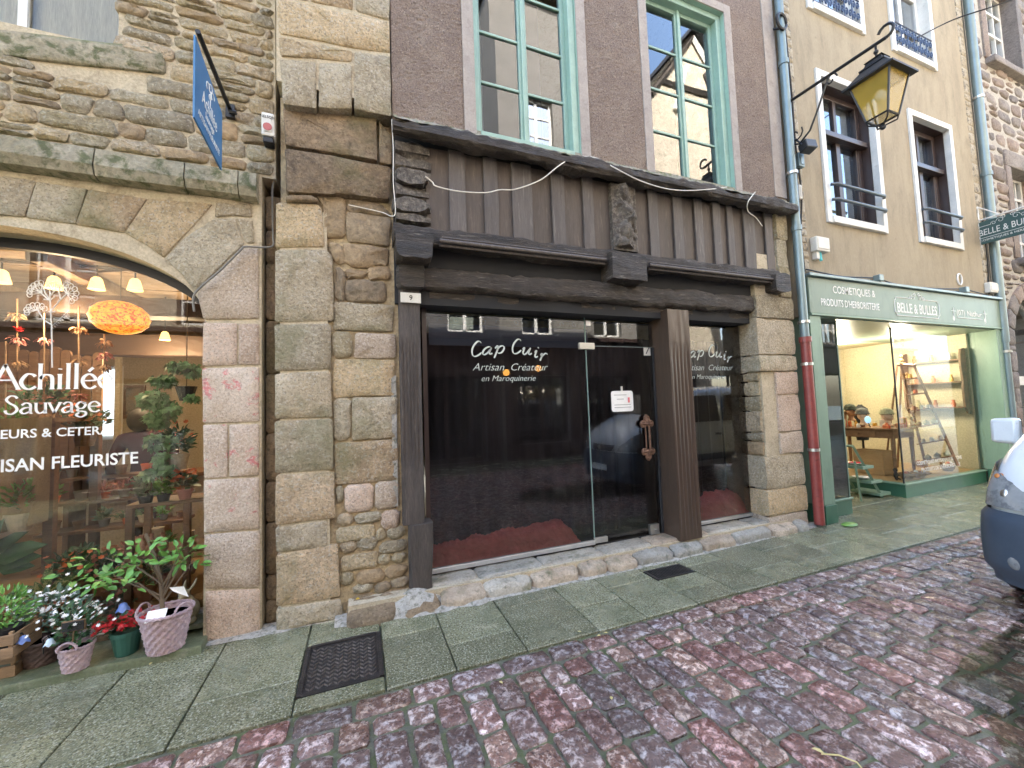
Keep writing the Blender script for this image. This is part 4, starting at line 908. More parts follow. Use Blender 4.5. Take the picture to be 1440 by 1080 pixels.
# ------------------------------------------------------------------ stone pier right of the shop
pier0, pier1 = XZ(1056, 600, .27)[0] + .0, 5.33
pr = [(0, .17), (.17, .34)]
rows = [(736, 706, 0), (706, 672, 0), (672, 613, 1), (613, 573, 0), (573, 524, 2), (524, 494, 0), (494, 474, 0), (474, 440, 0), (440, 410, 0)]
xf = 4.98
def block(x0, x1, y0, y1, z0, z1, m, amp=.012, seed=0):
    mb_ = MB(); timber(mb_, x0 + .002, x1 - .002, y0, y1, z0 + .003, z1 - .003, amp=amp, seg=6, seed=seed); return mb_.build('quoin_stone', M[m], shop, smooth=True)
zr = [0.0, .2, .52, .93, 1.22, 1.68, 1.98, 2.19, 2.66, 2.95, 3.35, 3.72, 4.06]
for i in range(len(zr) - 1):
    j = i * 3 + 5
    if i in (3, 5, 4):     # split reveal: small stones inside, larger one outside
        block(4.93, 5.33, .0 + R.uniform(-.01, .01), .2, zr[i], zr[i + 1], 'rose', seed=j)
        zm = (zr[i] + zr[i + 1]) / 2
        block(4.66, 4.93, .05, .34, zr[i], zm + .03, 'ochrestone' if i == 3 else 'rubble', seed=j + 1); block(4.66, 4.93, .05, .34, zm + .03, zr[i + 1], 'rubble', seed=j + 2)
    else: block(4.64 if i < 9 else 5.12, 5.33, .0 + R.uniform(-.012, .012), .34, zr[i], zr[i + 1], ('rose', 'ashlar', 'ashlar', 'rose', 'rose', 'rose', 'ashlar', 'ashlar', 'rubble', 'rubble', 'rubble', 'rubble')[i], seed=j)
MB().box(4.7, 5.3, .03, .6, 0, 3.5).build('pier_core', M['mortar'], shop)
# ------------------------------------------------------------------ loose cable across the timber front
def cable(pts, r, m, label, n=8, group=None):
    P = [Vector(p) for p in pts]; Q = []
    for i in range(len(P) - 1):
        p0 = P[max(i - 1, 0)]; p1 = P[i]; p2 = P[i + 1]; p3 = P[min(i + 2, len(P) - 1)]
        for j in range(n):
            t = j / n; Q.append(.5 * ((2 * p1) + (p2 - p0) * t + (2 * p0 - 5 * p1 + 4 * p2 - p3) * t * t + (3 * p1 - p0 - 3 * p2 + p3) * t ** 3))
    Q.append(P[-1]); o = MB().tube(Q, r, 6).build('cable', m, None, smooth=True); return setp(o, label, 'cable', group)
WH = plain('white_cable', (.72, .68, .6), .5)
cable([onY(a, b, c) for a, b, c in ((598, 248, -.03), (608, 256, -.02), (614, 262, -.03), (645, 269, -.06), (682, 271, -.08), (703, 267, -.09), (725, 266, -.10), (760, 253, -.14), (786, 233, -.17), (808, 219, -.02))], .0055, WH, 'thin white cable sagging across the dark planks left of the carved figure post')
cable([onY(a, b, c) for a, b, c in ((822, 220, -.02), (840, 223, -.10), (868, 238, -.18), (900, 254, -.18), (935, 265, -.18), (965, 268, -.18), (1000, 266, -.18), (1022, 263, -.05))], .0055, WH, 'thin white cable lying along the ledge timber under the right green window')
cable([onY(a, b, c) for a, b, c in ((1062, 270, -.16), (1052, 284, -.17), (1052, 297, -.10), (1063, 306, -.06), (1072, 318, -.06))], .0055, WH, 'short loose white cable end dangling over the planks near the zinc pipe')
cable([onY(a, b, c) for a, b, c in ((551, 168, -.06), (553, 210, -.06), (553, 255, -.06), (556, 296, -.06), (551, 304, -.05), (535, 298, .06), (490, 288, .09))], .004, WH, 'thin white cable running down the edge of the upper pilaster')
GB = plain('grey_cable', (.16, .15, .13), .6)
cable([onY(a, b, c) for a, b, c in ((384, 200, .2), (387, 240, .19), (383, 270, .2), (384, 330, .2), (384, 345, .16), (372, 348, .12), (345, 347, .10), (338, 352, .10), (310, 380, .10), (282, 404, .11), (272, 418, .12), (273, 438, .13))], .008, GB, 'grey cable running diagonally over the arch stones to the shop window')
# ------------------------------------------------------------------ rainwater pipes
def rainpipe(x, y, segs, label, lean=0.0):
    t = thing('drainpipe', label, 'drainpipe', (x, y, 0))
    for k, (z0, z1, r, m) in enumerate(segs):
        mbx = MB().tube([(x + lean * z0, y, z0), (x + lean * z1, y, z1)], r, 14)
        mbx.build('pipe_section', m, t, smooth=True)
        c = MB(); c.tube([(x + lean * z1, y, z1 - .07), (x + lean * z1, y, z1 - .0)], r * 1.22, 14); c.build('pipe_collar', m, t)
    return t
t = rainpipe(5.42, -.07, [(.03, 2.42, .058, M['pipered']), (2.40, 3.9, .05, M['pipe']), (3.9, 6.2, .05, M['pipe']), (6.2, 9.8, .05, M['pipe'])], 'zinc drainpipe with a red cast iron foot between the timber front and green shop')
for z in (.95, 2.05, 2.6, 4.6): MB().tube([(5.42, -.07, z), (5.42, -.07, z + .035)], .066, 14).box(5.40, 5.44, -.02, .0, z, z + .03).build('bracket', M['steel'], t)
t2 = rainpipe(10.72, -.07, [(.3, 2.55, .05, M['pipe']), (2.5, 5.6, .065, M['pipe']), (5.6, 10, .065, M['pipe'])], 'tall zinc drainpipe between the ochre building and the rubble stone building')
for z in (2.3, 4.4, 7.0): MB().tube([(10.72, -.07, z), (10.72, -.07, z + .04)], .078, 14).build('bracket', M['steel'], t2)
# ================================================================== OCHRE BUILDING WITH THE GREEN SHOP
och = thing('ochre_building', 'ochre rendered building with brown windows above a sage green shopfront', 'building', (8.1, 0, 0))
OX0, OX1 = 5.50, 10.66
def brown_hole(a, b, z0, z1): return (a, b, z0, z1)
BW = [(6.27, 7.50, 4.18, 6.26), (8.56, 9.70, 4.16, 6.22)]
TW = [(6.22, 7.38, 7.36, 9.4), (8.3, 9.42, 7.34, 9.4)]
m_ = MB(); panels(m_, OX0, OX1, 2.72, 10.0, 0, .3, BW + TW); m_.build('rendered_wall', M['ochre'], och)
shell(MB(), OX0 - .03, OX1, .32, 7, 0, 9.99).build('rear_walls', M['mortar'], och)
MB().hexa([(5.45, -.3, 10.), (10.7, -.3, 10.), (10.7, 7.2, 10.), (5.45, 7.2, 10.), (5.45, 3.5, 12), (10.7, 3.5, 12), (10.7, 3.8, 12), (5.45, 3.8, 12)]).build('roof', M['iron'], och)  # added roof above the view, cuts off sun from behind
# strip of older bare masonry beside each pipe
for q in courses(OX0 + .0, OX0 + .24, 3.3, 9, (.2, .35), (.3, .3)): stone(MB(), q, wallmap(.0), h0=-.02, h1=R.uniform(.004, .012), relief=.006, gap=.006).build('stone', M['greyplaster'], och, smooth=True)
for q in courses(10.42, 10.64, 3.3, 9, (.2, .4), (.3, .3)): stone(MB(), q, wallmap(.0), h0=-.02, h1=R.uniform(.004, .012), relief=.006, gap=.006).build('stone', M['greyplaster'], och, smooth=True)
for k, (a, b, z0, z1) in enumerate(BW):
    s = .095; f = MB()
    f.box(a - s, a + .004, -.03, .06, z0 - s, z1 + s); f.box(b - .004, b + s, -.03, .06, z0 - s, z1 + s); f.box(a + .004, b - .004, -.03, .06, z1 - .004, z1 + s); f.box(a + .004, b - .004, -.05, .3, z0 - s, z0 + .004)
    fr = f.build('window', M['whitepaint'], och, bevel=.006)
    m_ = MB(); m_.box(a, a + .012, .061, .3, z0 + .004, z1); m_.box(b - .012, b, .061, .3, z0 + .004, z1); m_.box(a + .012, b - .012, .061, .3, z1 - .012, z1); m_.build('reveal_lining', M['brownpaint'], fr); a += .013; b -= .013; z1 -= .013; z0 += .005
    r = .17; f = MB(); zt_ = z0 + (z1 - z0) * .66; xm = (a + b) / 2
    f.box(a, a + .09, r, r + .07, z0, z1); f.box(b - .09, b, r, r + .07, z0, z1); f.box(a + .09, b - .09, r, r + .07, z1 - .08, z1); f.box(a + .09, b - .09, r, r + .07, z0, z0 + .09)
    f.box(a - .0, b + .0, r - .09, r - .001, zt_ - .05, zt_ + .03); f.box(a + .09, b - .09, r, r + .07, zt_ - .05, zt_ + .06); f.box(xm - .05, xm + .05, r - .01, r + .065, z0 + .09, zt_ - .05); f.box(xm - .035, xm + .035, r, r + .065, zt_ + .06, z1 - .08)
    for u in (a + .09, b - .13): f.box(u, u + .04, r + .005, r + .06, z0 + .09, zt_ - .05)
    f.build('brown_frame', M['brownpaint'], fr, bevel=.006)
    for (u0, u1) in ((a + .09, xm - .04), (xm + .04, b - .09)):
        for (w0, w1) in ((z0 + .09, zt_ - .05), (zt_ + .06, z1 - .08)): pane(u0, u1, w0, w1, r + .03, M['glass'], fr, 'pane')
    MB().box(a, b, 1.1, 1.12, z0, z1).build('dark_interior', M['void'], fr)
    MB().sheet(lambda u, v: (a + .1 + (b - a - .2) * u, r + .2 + .012 * math.sin(u * 40), z0 + (zt_ - z0) * .75 * v), 40, 1).build('net_curtain', M['netcurtain'], fr, smooth=True)
    rails = []
    for zz in (z0 + .22, z0 + .44):
        m_ = MB(); m_.tube([(a - .02, -.05, zz), (a + .04, -.085, zz), (b - .04, -.085, zz), (b + .02, -.05, zz)], .023, 8)
        m_.build('guard_rail', M['railblue'], fr, smooth=True)
for k, (a, b, z0, z1) in enumerate(TW):
    s = .1; f = MB(); f.box(a - s, a + .004, -.03, .3, z0 - s, z1 + s); f.box(b - .004, b + s, -.03, .3, z0 - s, z1 + s); f.box(a + .004, b - .004, -.03, .3, z1 - .004, z1 + s); f.box(a + .004, b - .004, -.05, .3, z0 - s, z0 + .004)
    fr = f.build('window', M['whitepaint'], och, bevel=.006); r = .12; a += .005; b -= .005; z0 += .005; z1 -= .005; xm = (a + b) / 2; f = MB()
    for (u, w_) in ((a, .07), (b - .07, .07), (xm - .05, .1)): f.box(u, u + w_, r, r + .06, z0, z1)
    for zz in (z0, z0 + .55, z0 + 1.25, z1 - .07): f.box(a + .07, b - .07, r + .003, r + .057, zz, zz + .06)
    f.build('white_frame', M['whitepaint'], fr)
    for (u0, u1) in ((a + .07, xm - .05), (xm + .05, b - .07)): pane(u0, u1, z0 + .06, z1 - .07, r + .03, M['glass'], fr, 'pane')
    MB().box(a, b, .9, .92, z0, z1).build('dark_interior', M['void'], fr)
    m_ = MB(); zt_ = z0 + .42
    for zz in (z0 + .04, zt_): m_.tube([(a + .0, -.02, zz), (b - .0, -.02, zz)], .011, 6)
    nsc = 6
    for i in range(nsc):
        cx = a + (b - a) * (i + .5) / nsc
        for sg in (1, -1):
            for zc in (z0 + .14, z0 + .32): m_.tube([(cx + sg * (.045 + .04 * (1 - t / 12) * math.cos(t * .75)), -.02, zc + .075 * (1 - t / 14) * math.sin(t * .75)) for t in range(11)], .009, 5)
        m_.tube([(a + (b - a) * i / nsc, -.02, z0), (a + (b - a) * i / nsc, -.02, zt_)], .009, 5)
    m_.build('scrolled_railing', plain('blue_black_iron', (.02, .035, .09), .4) if k == 0 else bpy.data.materials['blue_black_iron'], fr)
# shopfront joinery
f = MB(); f.box(5.56, 10.72, -.075, .3, 2.745, 3.235); sign = f.build('fascia', M['green2'], och, bevel=.008)
m_ = MB(); m_.box(5.54, 10.74, -.12, .1, 3.237, 3.275).build('fascia_cap', M['pipe'], och, bevel=.006)
m_ = MB(); m_.box(5.57, 10.70, -.085, .0, 2.72, 2.744).build('fascia_bead', M['green1'], och)
for (a, b) in ((5.56, 5.78), (10.5, 10.72)):
    MB().box(a, b, -.06, .22, .24, 2.72).build('pilaster', M['green1'], och, bevel=.006); MB().box(a - .012, b + .012, -.075, .22, 0, .24).build('pilaster_base', M['green3'], och, bevel=.008)
MB().box(10.505, 10.56, .22, 1.3, .24, 2.72).build('reveal_panel', M['green1'], och)
MB().box(5.78, 10.5, -.02, 1.4, 2.705, 2.744).build('soffit', M['green2'], och)
PZ = .225
m_ = MB(); m_.box(8.0, 10.5, .24, .30, 0, PZ - .025); m_.box(8.0, 8.06, .30, 1.1, 0, PZ - .025); m_.build('plinth', M['green3'], och)
m_ = MB(); m_.box(7.975, 10.5, .215, .32, PZ - .024, PZ); m_.box(7.975, 8.08, .32, 1.1, PZ - .024, PZ); m_.build('plinth_cap', M['green1'], och, bevel=.004)
m_ = MB(); m_.box(5.78, 6.4, .10, .16, 0, PZ - .025); m_.box(6.34, 6.4, .16, 1.1, 0, PZ - .025); m_.build('plinth', M['green3'], och)
MB().box(5.77, 6.42, .085, .17, PZ - .024, PZ).build('plinth_cap', M['green1'], och, bevel=.004)
M['floorwood'] = mat('pale_wood_floor', (.42, .29, .15), (.35, .23, .12), scale=3, rough=.5, bump=.15, stretch=(.5, 4, 1))
M['cream'] = mat('cream_wall', (.55, .50, .36), (.50, .45, .32), scale=2, rough=.85, bump=.1)
M['woodpanel'] = mat('pale_wood_boards', (.40, .27, .14), (.33, .22, .11), scale=2.5, rough=.6, bump=.3, stretch=(1, 1, 9), grain=.2)
m_ = MB(); m_.box(8.06, 10.5, .30, 2.3, .1, PZ - .005); m_.box(5.72, 6.34, .16, 1.2, .1, PZ - .005); m_.build('display_floor', M['floorwood'], och)
pane(8.0, 10.5, PZ, 2.705, .26, M['glassclear'], och)
MB().add([(8.0, .262, PZ), (8.0, 1.1, PZ), (8.0, 1.1, 2.705), (8.0, .262, 2.705)], [(0, 1, 2, 3)]).build('glass_pane', M['glassclear'], och)
pane(5.78, 6.38, PZ, 2.705, .12, M['glassclear'], och)
MB().box(6.38, 6.40, .11, 1.1, PZ, 2.705).build('corner_bead', M['green2'], och)
MB().box(7.99, 8.01, .245, .262, PZ, 2.705).build('corner_bead', M['iron'], och)
m_ = MB(); m_.box(10.5, 10.56, 1.3, 5, 0, 2.75); m_.box(10.44, 10.5, .3, 2.3, 0, 2.7); m_.box(5.55, 5.62, .25, 5, 0, 2.75)
m_.box(9.0, 10.5, 2.3, 2.36, 0, 2.75); m_.box(5.6, 10.5, 5, 5.05, 0, 2.75); m_.build('interior_wall', M['cream'], och)
MB().box(5.6, 10.5, 1.4, 5, 2.70, 2.744).build('interior_ceiling', M['cream'], och)
MB().box(5.6, 10.5, 1.1, 5, -.03, .05).build('interior_floor', M['floorwood'], och)
for i in range(9): MB().box(8.1, 9.0 - .02, 2.4 + .001 * i, 2.44, .3 + i * .26, .3 + i * .26 + .252).build('wall_board', M['woodpanel'], och)
# sign lettering on the fascia
def fx(px): return onY(px, 440, -.077).x
zf = lambda px, py: onY(px, py, -.077).z
text('COSMETIQUES &', .145, (zf and onY(1172, 416, -.077).x), 3.045, -.077, 'white', sign, 'lettering', width=.95, bold=.001)
text("PRODUITS D'HERBORISTERIE", .14, onY(1155, 428, -.077).x, 2.86, -.077, 'white', sign, 'lettering', width=onY(1237, 435, -.077).x - onY(1155, 428, -.077).x, bold=.001)
ba, bb = onY(1258, 430, -.077).x, onY(1321, 440, -.077).x
text('BELLE & BULLES', .21, ba + .07, 2.86, -.077, 'white', sign, 'lettering', width=bb - ba - .14, bold=.002)
def frame_lines(x0, x1, z0, z1, r, mk, parent, face='y', c=-.078):
    m_ = MB(); mp = (lambda u, v: (u, c, v)) if face == 'y' else (lambda u, v: (c, u, v))
    n_ = .045
    m_.tube([mp(x0, z0 + n_), mp(x0, z1 - n_)], r, 5); m_.tube([mp(x1, z0 + n_), mp(x1, z1 - n_)], r, 5); m_.tube([mp(x0 + n_, z0), mp(x1 - n_, z0)], r, 5)
    xm = (x0 + x1) / 2; m_.tube([mp(x0 + n_, z1), mp(xm - .2, z1)], r, 5); m_.tube([mp(xm + .2, z1), mp(x1 - n_, z1)], r, 5)
    for (cx, cz, a0) in ((x0, z0, 0), (x1, z0, 90), (x1, z1, 180), (x0, z1, 270)): m_.tube([mp(cx + n_ * math.cos(math.radians(a0 + k * 18)), cz + n_ * math.sin(math.radians(a0 + k * 18))) for k in range(6)], r, 5)
    for sg in (1, -1):
        for (ox, oz, rr_) in ((.09, .03, .05), (.17, .01, .035), (.05, .07, .03)):
            m_.tube([mp(xm + sg * (ox + rr_ * (1 - t / 12) * math.cos(t * .8)), z1 + oz + rr_ * (1 - t / 12) * math.sin(t * .8)) for t in range(10)], r * .8, 5)
        m_.tube([mp(x0 + .05 if sg < 0 else x1 - .05, z0 + .05), mp((x0 + .11) if sg < 0 else x1 - .11, z0 + .05)], r * .7, 5)
    return m_.build('ornamental_frame', mk, parent)
frame_lines(ba, bb, 2.81, 3.085, .006, M['white'], sign)
ca, cb = onY(1341, 440, -.077).x, onY(1385, 445, -.077).x
text('(07) Nathur', .13, ca + .1, 2.90, -.077, 'white', sign, 'lettering', width=cb - ca - .2)
m_ = MB(); m_.tube([(ca + .1, -.078, 2.855), (cb - .1, -.078, 2.855)], .006, 5)
for cx in (ca, cb):
    m_.tube([(cx - .07, -.078, 2.96), (cx + .07, -.078, 2.96)], .005, 5); m_.tube([(cx, -.078, 3.02), (cx, -.078, 2.80)], .005, 5)
    m_.ball((cx, -.074, 2.84), .03, 8, 6, 1, .2, 1.6)
m_.build('ornament', M['white'], sign)
gl_ = [onY(1289, 692 - 36, .255).x, onY(1352, 640, .255).x]
text('COSMETIQUES ARTISANAUX BRETONS', .085, onY(1289, 650, .255).x, .475, .255, 'white', och, 'lettering', width=onY(1352, 640, .255).x - onY(1289, 650, .255).x)
text("PRODUITS DE L'HERBORISTERIE", .085, onY(1296, 662, .255).x, .36, .255, 'white', och, 'lettering', width=onY(1350, 650, .255).x - onY(1296, 662, .255).x)
# oval enamel plate, small lights and cable above the fascia
c = onY(1349, 393, -.005); ov = MB().tube([(c.x + .07 * math.cos(2 * PI * k / 20), -.01, c.z + .095 * math.sin(2 * PI * k / 20)) for k in range(21)], .012, 6).build('oval_plate', M['white'], None); setp(ov, 'small white oval ring plate on the ochre wall above the green fascia', 'plate')
for i, (px, py) in enumerate(((1235, 396), (1356, 414))):
    c = onY(px, py, -.1); t = thing('fascia_light', ('small grey spotlight on the green fascia above the framed shop name', 'small grey spotlight at the right end of the green fascia')[i], 'light', (c.x, -.1, 3.28), 'spotlights on top of the green fascia')
    MB().box(c.x - .05, c.x + .05, -.15, -.06, 3.276, 3.37).build('housing', M['pipe'], t, bevel=.01); MB().tube([(c.x, -.1, 3.3), (c.x + .02, .0, 3.33)], .012, 6).build('arm', M['iron'], t)
cable([(5.62, -.03, 3.35), (6.3, -.06, 3.30), (7.1, -.06, 3.34), (7.6, -.06, 3.29), (8.6, -.06, 3.30), (9.6, -.05, 3.36), (10.5, -.03, 3.31)], .010, M['iron'], 'dark cable lying along the top of the green fascia')
def small_box(px0, py0, px1, py1, m, name, label, cat, d=.09, y=-.001, extra=None):
    a, b = onY(px0, py0, y), onY(px1, py1, y); t = thing(name, label, cat, ((a.x + b.x) / 2, y, b.z))
    MB().box(a.x, b.x, y - d, y, b.z, a.z).build('case', m, t, bevel=.012)
    MB().box(a.x + .02, b.x - .02, y - d - .008, y - d - .001, b.z + .03, a.z - .03).build('cover', m, t, bevel=.003); return t, a, b
t, a, b = small_box(1138, 335, 1158, 358, M['plastic_w'], 'junction_box', 'white plastic junction box on the ochre wall above the fascia start', 'junction box')
MB().box(a.x + .03, a.x + .09, -.06, -.001, b.z - .1, b.z - .005).build('socket', M['plastic_w'], t); MB().tube([(a.x + .13, -.04, b.z - .0), (a.x + .13, -.05, b.z - .12)], .02, 6).build('turquoise_plug', plain('turquoise_plastic', (.1, .55, .6), .4), t)
small_box(1383, 398, 1397, 414, M['plastic_w'], 'meter_box', 'small cream box beside the right drainpipe above the green shop', 'electrical box', .08)
small_box(1115, 218, 1124, 240, M['pipe'], 'cable_box', 'narrow grey cable box below the floodlight beside the left drainpipe', 'electrical box', .08)
small_box(1117, 262, 1123, 283, M['plastic_w'], 'cable_box', 'slim white cable box on bare masonry beside the left drainpipe', 'electrical box', .06)
for a_, lb in (((5.56, 3.4, 5.0), 'thin cable beside the left drainpipe'), ):
    cable([(5.60, -.02, 3.32), (5.56, -.03, 3.8), (5.64, -.03, 4.4), (5.6, -.03, 5.1), (5.62, -.02, 5.9), (5.57, -.02, 7.2)], .012, M['iron'], 'black cable climbing the bare masonry strip right of the left drainpipe')
cable([(10.5, -.02, 3.35), (10.55, -.03, 4.0), (10.52, -.03, 4.7)], .012, M['iron'], 'black cable climbing beside the right drainpipe')
# alarm box left by the florist sign
t, a, b = small_box(371, 168, 389, 203, M['plastic_w'], 'alarm_box', 'cream alarm box with red print between the florist wall and the stone pilaster', 'alarm box', .10, YF - .0)
c = ((a.x + b.x) / 2, (a.z * .35 + b.z * .65)); MB().lathe([(.04, 0), (.04, .004), (.001, .005)], (0, 0, 0), 14).build('tmp', None) if False else None
rp = plain('faded_red_print', (.42, .12, .11), .7)
m_ = MB(); m_.tube([(c[0], YF - .108, c[1]), (c[0], YF - .112, c[1])], .032, 14); m_.build('red_disc', rp, t); text('NELSON', .032, c[0], a.z - .055, YF - .1095, 'void', t, 'lettering', width=.10, align='CENTER')
t.children[-1].data.materials[0] = rp
MB().box(a.x + .01, b.x - .01, YF - .09, YF, b.z - .05, b.z - .001).build('lower_bracket', M['iron'], t, bevel=.008)
# ================================================================== RUBBLE BUILDING AT THE RIGHT
rub = thing('rubble_building', 'grey violet rubble stone building with white windows and a ground floor arch at right edge', 'building', (14, 0, 0))
RX0, RX1 = 10.80, 18.5
RW = [(11.62, 13.0, 8.1, 10.0), (11.95, 13.1, 4.15, 6.0), (14.6, 15.9, 4.3, 6.2), (14.6, 15.9, 8.1, 10)]
AC = (12.35, 2.45, 1.02)
m_ = MB(); panels(m_, RX0, RX1, 3.6, 11, .03, .4, RW)
n = 16
for i in range(n):
    a0, a1 = PI * i / n, PI * (i + 1) / n; xa_, xb_ = AC[0] - AC[2] * math.cos(a0), AC[0] - AC[2] * math.cos(a1); za, zb = AC[1] + AC[2] * math.sin(a0), AC[1] + AC[2] * math.sin(a1)
    m_.hexa([(xa_, .03, za), (xb_, .03, zb), (xb_, .4, zb), (xa_, .4, za), (xa_, .03, 3.6), (xb_, .03, 3.6), (xb_, .4, 3.6), (xa_, .4, 3.6)])
m_.box(RX0, AC[0] - AC[2], .03, .4, 0, 3.6); m_.box(AC[0] + AC[2], RX1, .03, .4, 0, 3.6); m_.build('wall', M['farmortar'], rub)
shell(MB(), RX0 - .1, RX1, .42, 7, 0, 10.99).build('rear_walls', M['mortar'], rub)
MB().hexa([(10.7, -.3, 11), (18.6, -.3, 11), (18.6, 7.2, 11), (10.7, 7.2, 11), (10.7, 3.5, 13), (18.6, 3.5, 13), (18.6, 3.8, 13), (10.7, 3.8, 13)]).build('roof', M['iron'], rub)  # unseen roof, added as a sun block
def skr(q):
    cx = sum(p[0] for p in q) / 4; cz = sum(p[1] for p in q) / 4
    if any(a - .2 < cx < b + .2 and z0 - .15 < cz < z1 + .35 for a, b, z0, z1 in RW): return True
    if cz < AC[1]: return abs(cx - AC[0]) < AC[2] + .22
    return math.hypot(cx - AC[0], cz - AC[1]) < AC[2] + .3
for q in courses(RX0 + .02, 14.3, .1, 10.8, (.16, .3), (.22, .5), skr, wav=.06): stone(MB(), q, wallmap(.03), h0=-.04, h1=R.uniform(.0, .03), gap=.018, bev=.03, relief=.02, cut=.06, seg=.3).build('stone', M['farstone'], rub, smooth=True)
m_ = MB()
for q in courses(14.3, RX1, .1, 10.8, (.2, .32), (.3, .6), skr, wav=.06): stone(m_, q, wallmap(.03), h0=-.04, h1=.015, gap=.018, bev=.03, relief=.02, cut=.06, seg=.5)
m_.build('stones_beyond', M['farstone'], rub, smooth=True, kind='stuff')
for i in range(11):
    a0, a1 = PI * i / 11, PI * (i + 1) / 11; q = [(AC[0] - AC[2] * k * math.cos(t), AC[1] + AC[2] * k * math.sin(t)) for t, k in ((a0, 1), (a1, 1), (a1, 1.27), (a0, 1.27))]
    stone(MB(), q, wallmap(-.01), h0=-.3, relief=.008, gap=.005).build('voussoir', M['farstone'], rub, smooth=True)
for sg in (-1, 1):
    z = 0
    while z < AC[1] - .05:
        h = min(R.uniform(.3, .42), AC[1] - z); xa_, xb_ = sorted((AC[0] + sg * AC[2], AC[0] + sg * (AC[2] + R.uniform(.2, .3))))
        stone(MB(), [(xa_, z), (xb_, z), (xb_, z + h), (xa_, z + h)], wallmap(-.01), h0=-.3, relief=.008, gap=.004).build('quoin_stone', M['farstone'], rub, smooth=True); z += h
for k, (a, b, z0, z1) in enumerate(RW):
    for (u0, u1, w0, w1, yy) in ((a - .2, a + .012, z0, z1, 0), (b - .012, b + .2, z0, z1, 0), (a - .2, b + .2, z1 - .012, z1 + .32, -.005), (a - .16, b + .16, z0 - .14, z0, -.10)):
        stone(MB(), [(u0, w0), (u1, w0), (u1, w1), (u0, w1)], wallmap(yy), h0=-.35, relief=.004, gap=.003).build('window_dressing', M['farstone'], rub, smooth=True)
    xm = (a + b) / 2; r = .22; f = MB(); a += .013; b -= .013
    for (u, w_) in ((a, .07), (b - .07, .07), (xm - .05, .1)): f.box(u, u + w_, r, r + .06, z0, z1)
    for zz in [z0] + [z0 + (z1 - z0) * j / 4 for j in (1, 2, 3)] + [z1 - .06]: f.box(a + .07, b - .07, r + .003, r + .057, zz, zz + .05)
    for u in ((a + xm) / 2, (b + xm) / 2): f.box(u - .015, u + .015, r + .005, r + .05, z0, z1)
    fr = f.build('window', M['whitepaint'], rub); pane(a, b, z0, z1, r + .035, M['glass'], fr, 'pane')
    MB().box(a, b, 1.1, 1.12, z0, z1).build('dark_interior', M['void'], fr)
    if k == 0: MB().box(a + .04, xm + .3, r + .1, r + .11, z0, z1).build('white_blind', M['white'], fr)
# glazing put in the arch as stand-in for the bright building behind
f = MB()
for i in range(n):
    a0, a1 = PI * i / n, PI * (i + 1) / n; P0 = (AC[0] - AC[2] * math.cos(a0), .34, AC[1] + AC[2] * math.sin(a0)); P1 = (AC[0] - AC[2] * math.cos(a1), .34, AC[1] + AC[2] * math.sin(a1)); f.tube([P0, P1], .04, 6, cap=False)
f.box(AC[0] - AC[2], AC[0] + AC[2], .3, .38, 1.72, 1.9); f.box(AC[0] - AC[2], AC[0] + AC[2], .3, .38, .0, .5)
fr = f.build('arch_stand_in_glazing', M['whitepaint'], rub)
gp = [(AC[0] - AC[2] * math.cos(PI * i / n), .35, AC[1] + AC[2] * math.sin(PI * i / n)) for i in range(n + 1)]
MB().add([(AC[0] - AC[2], .35, .5), (AC[0] + AC[2], .35, .5)] + gp[::-1], [tuple(range(n + 3))]).build('pane', M['glass'], fr)
MB().box(AC[0] - 1.1, AC[0] + 1.1, 2.2, 2.22, .0, 3.6).build('interior_wall', M['cream'], fr)  # added pale wall, stands in for the bright building beyond
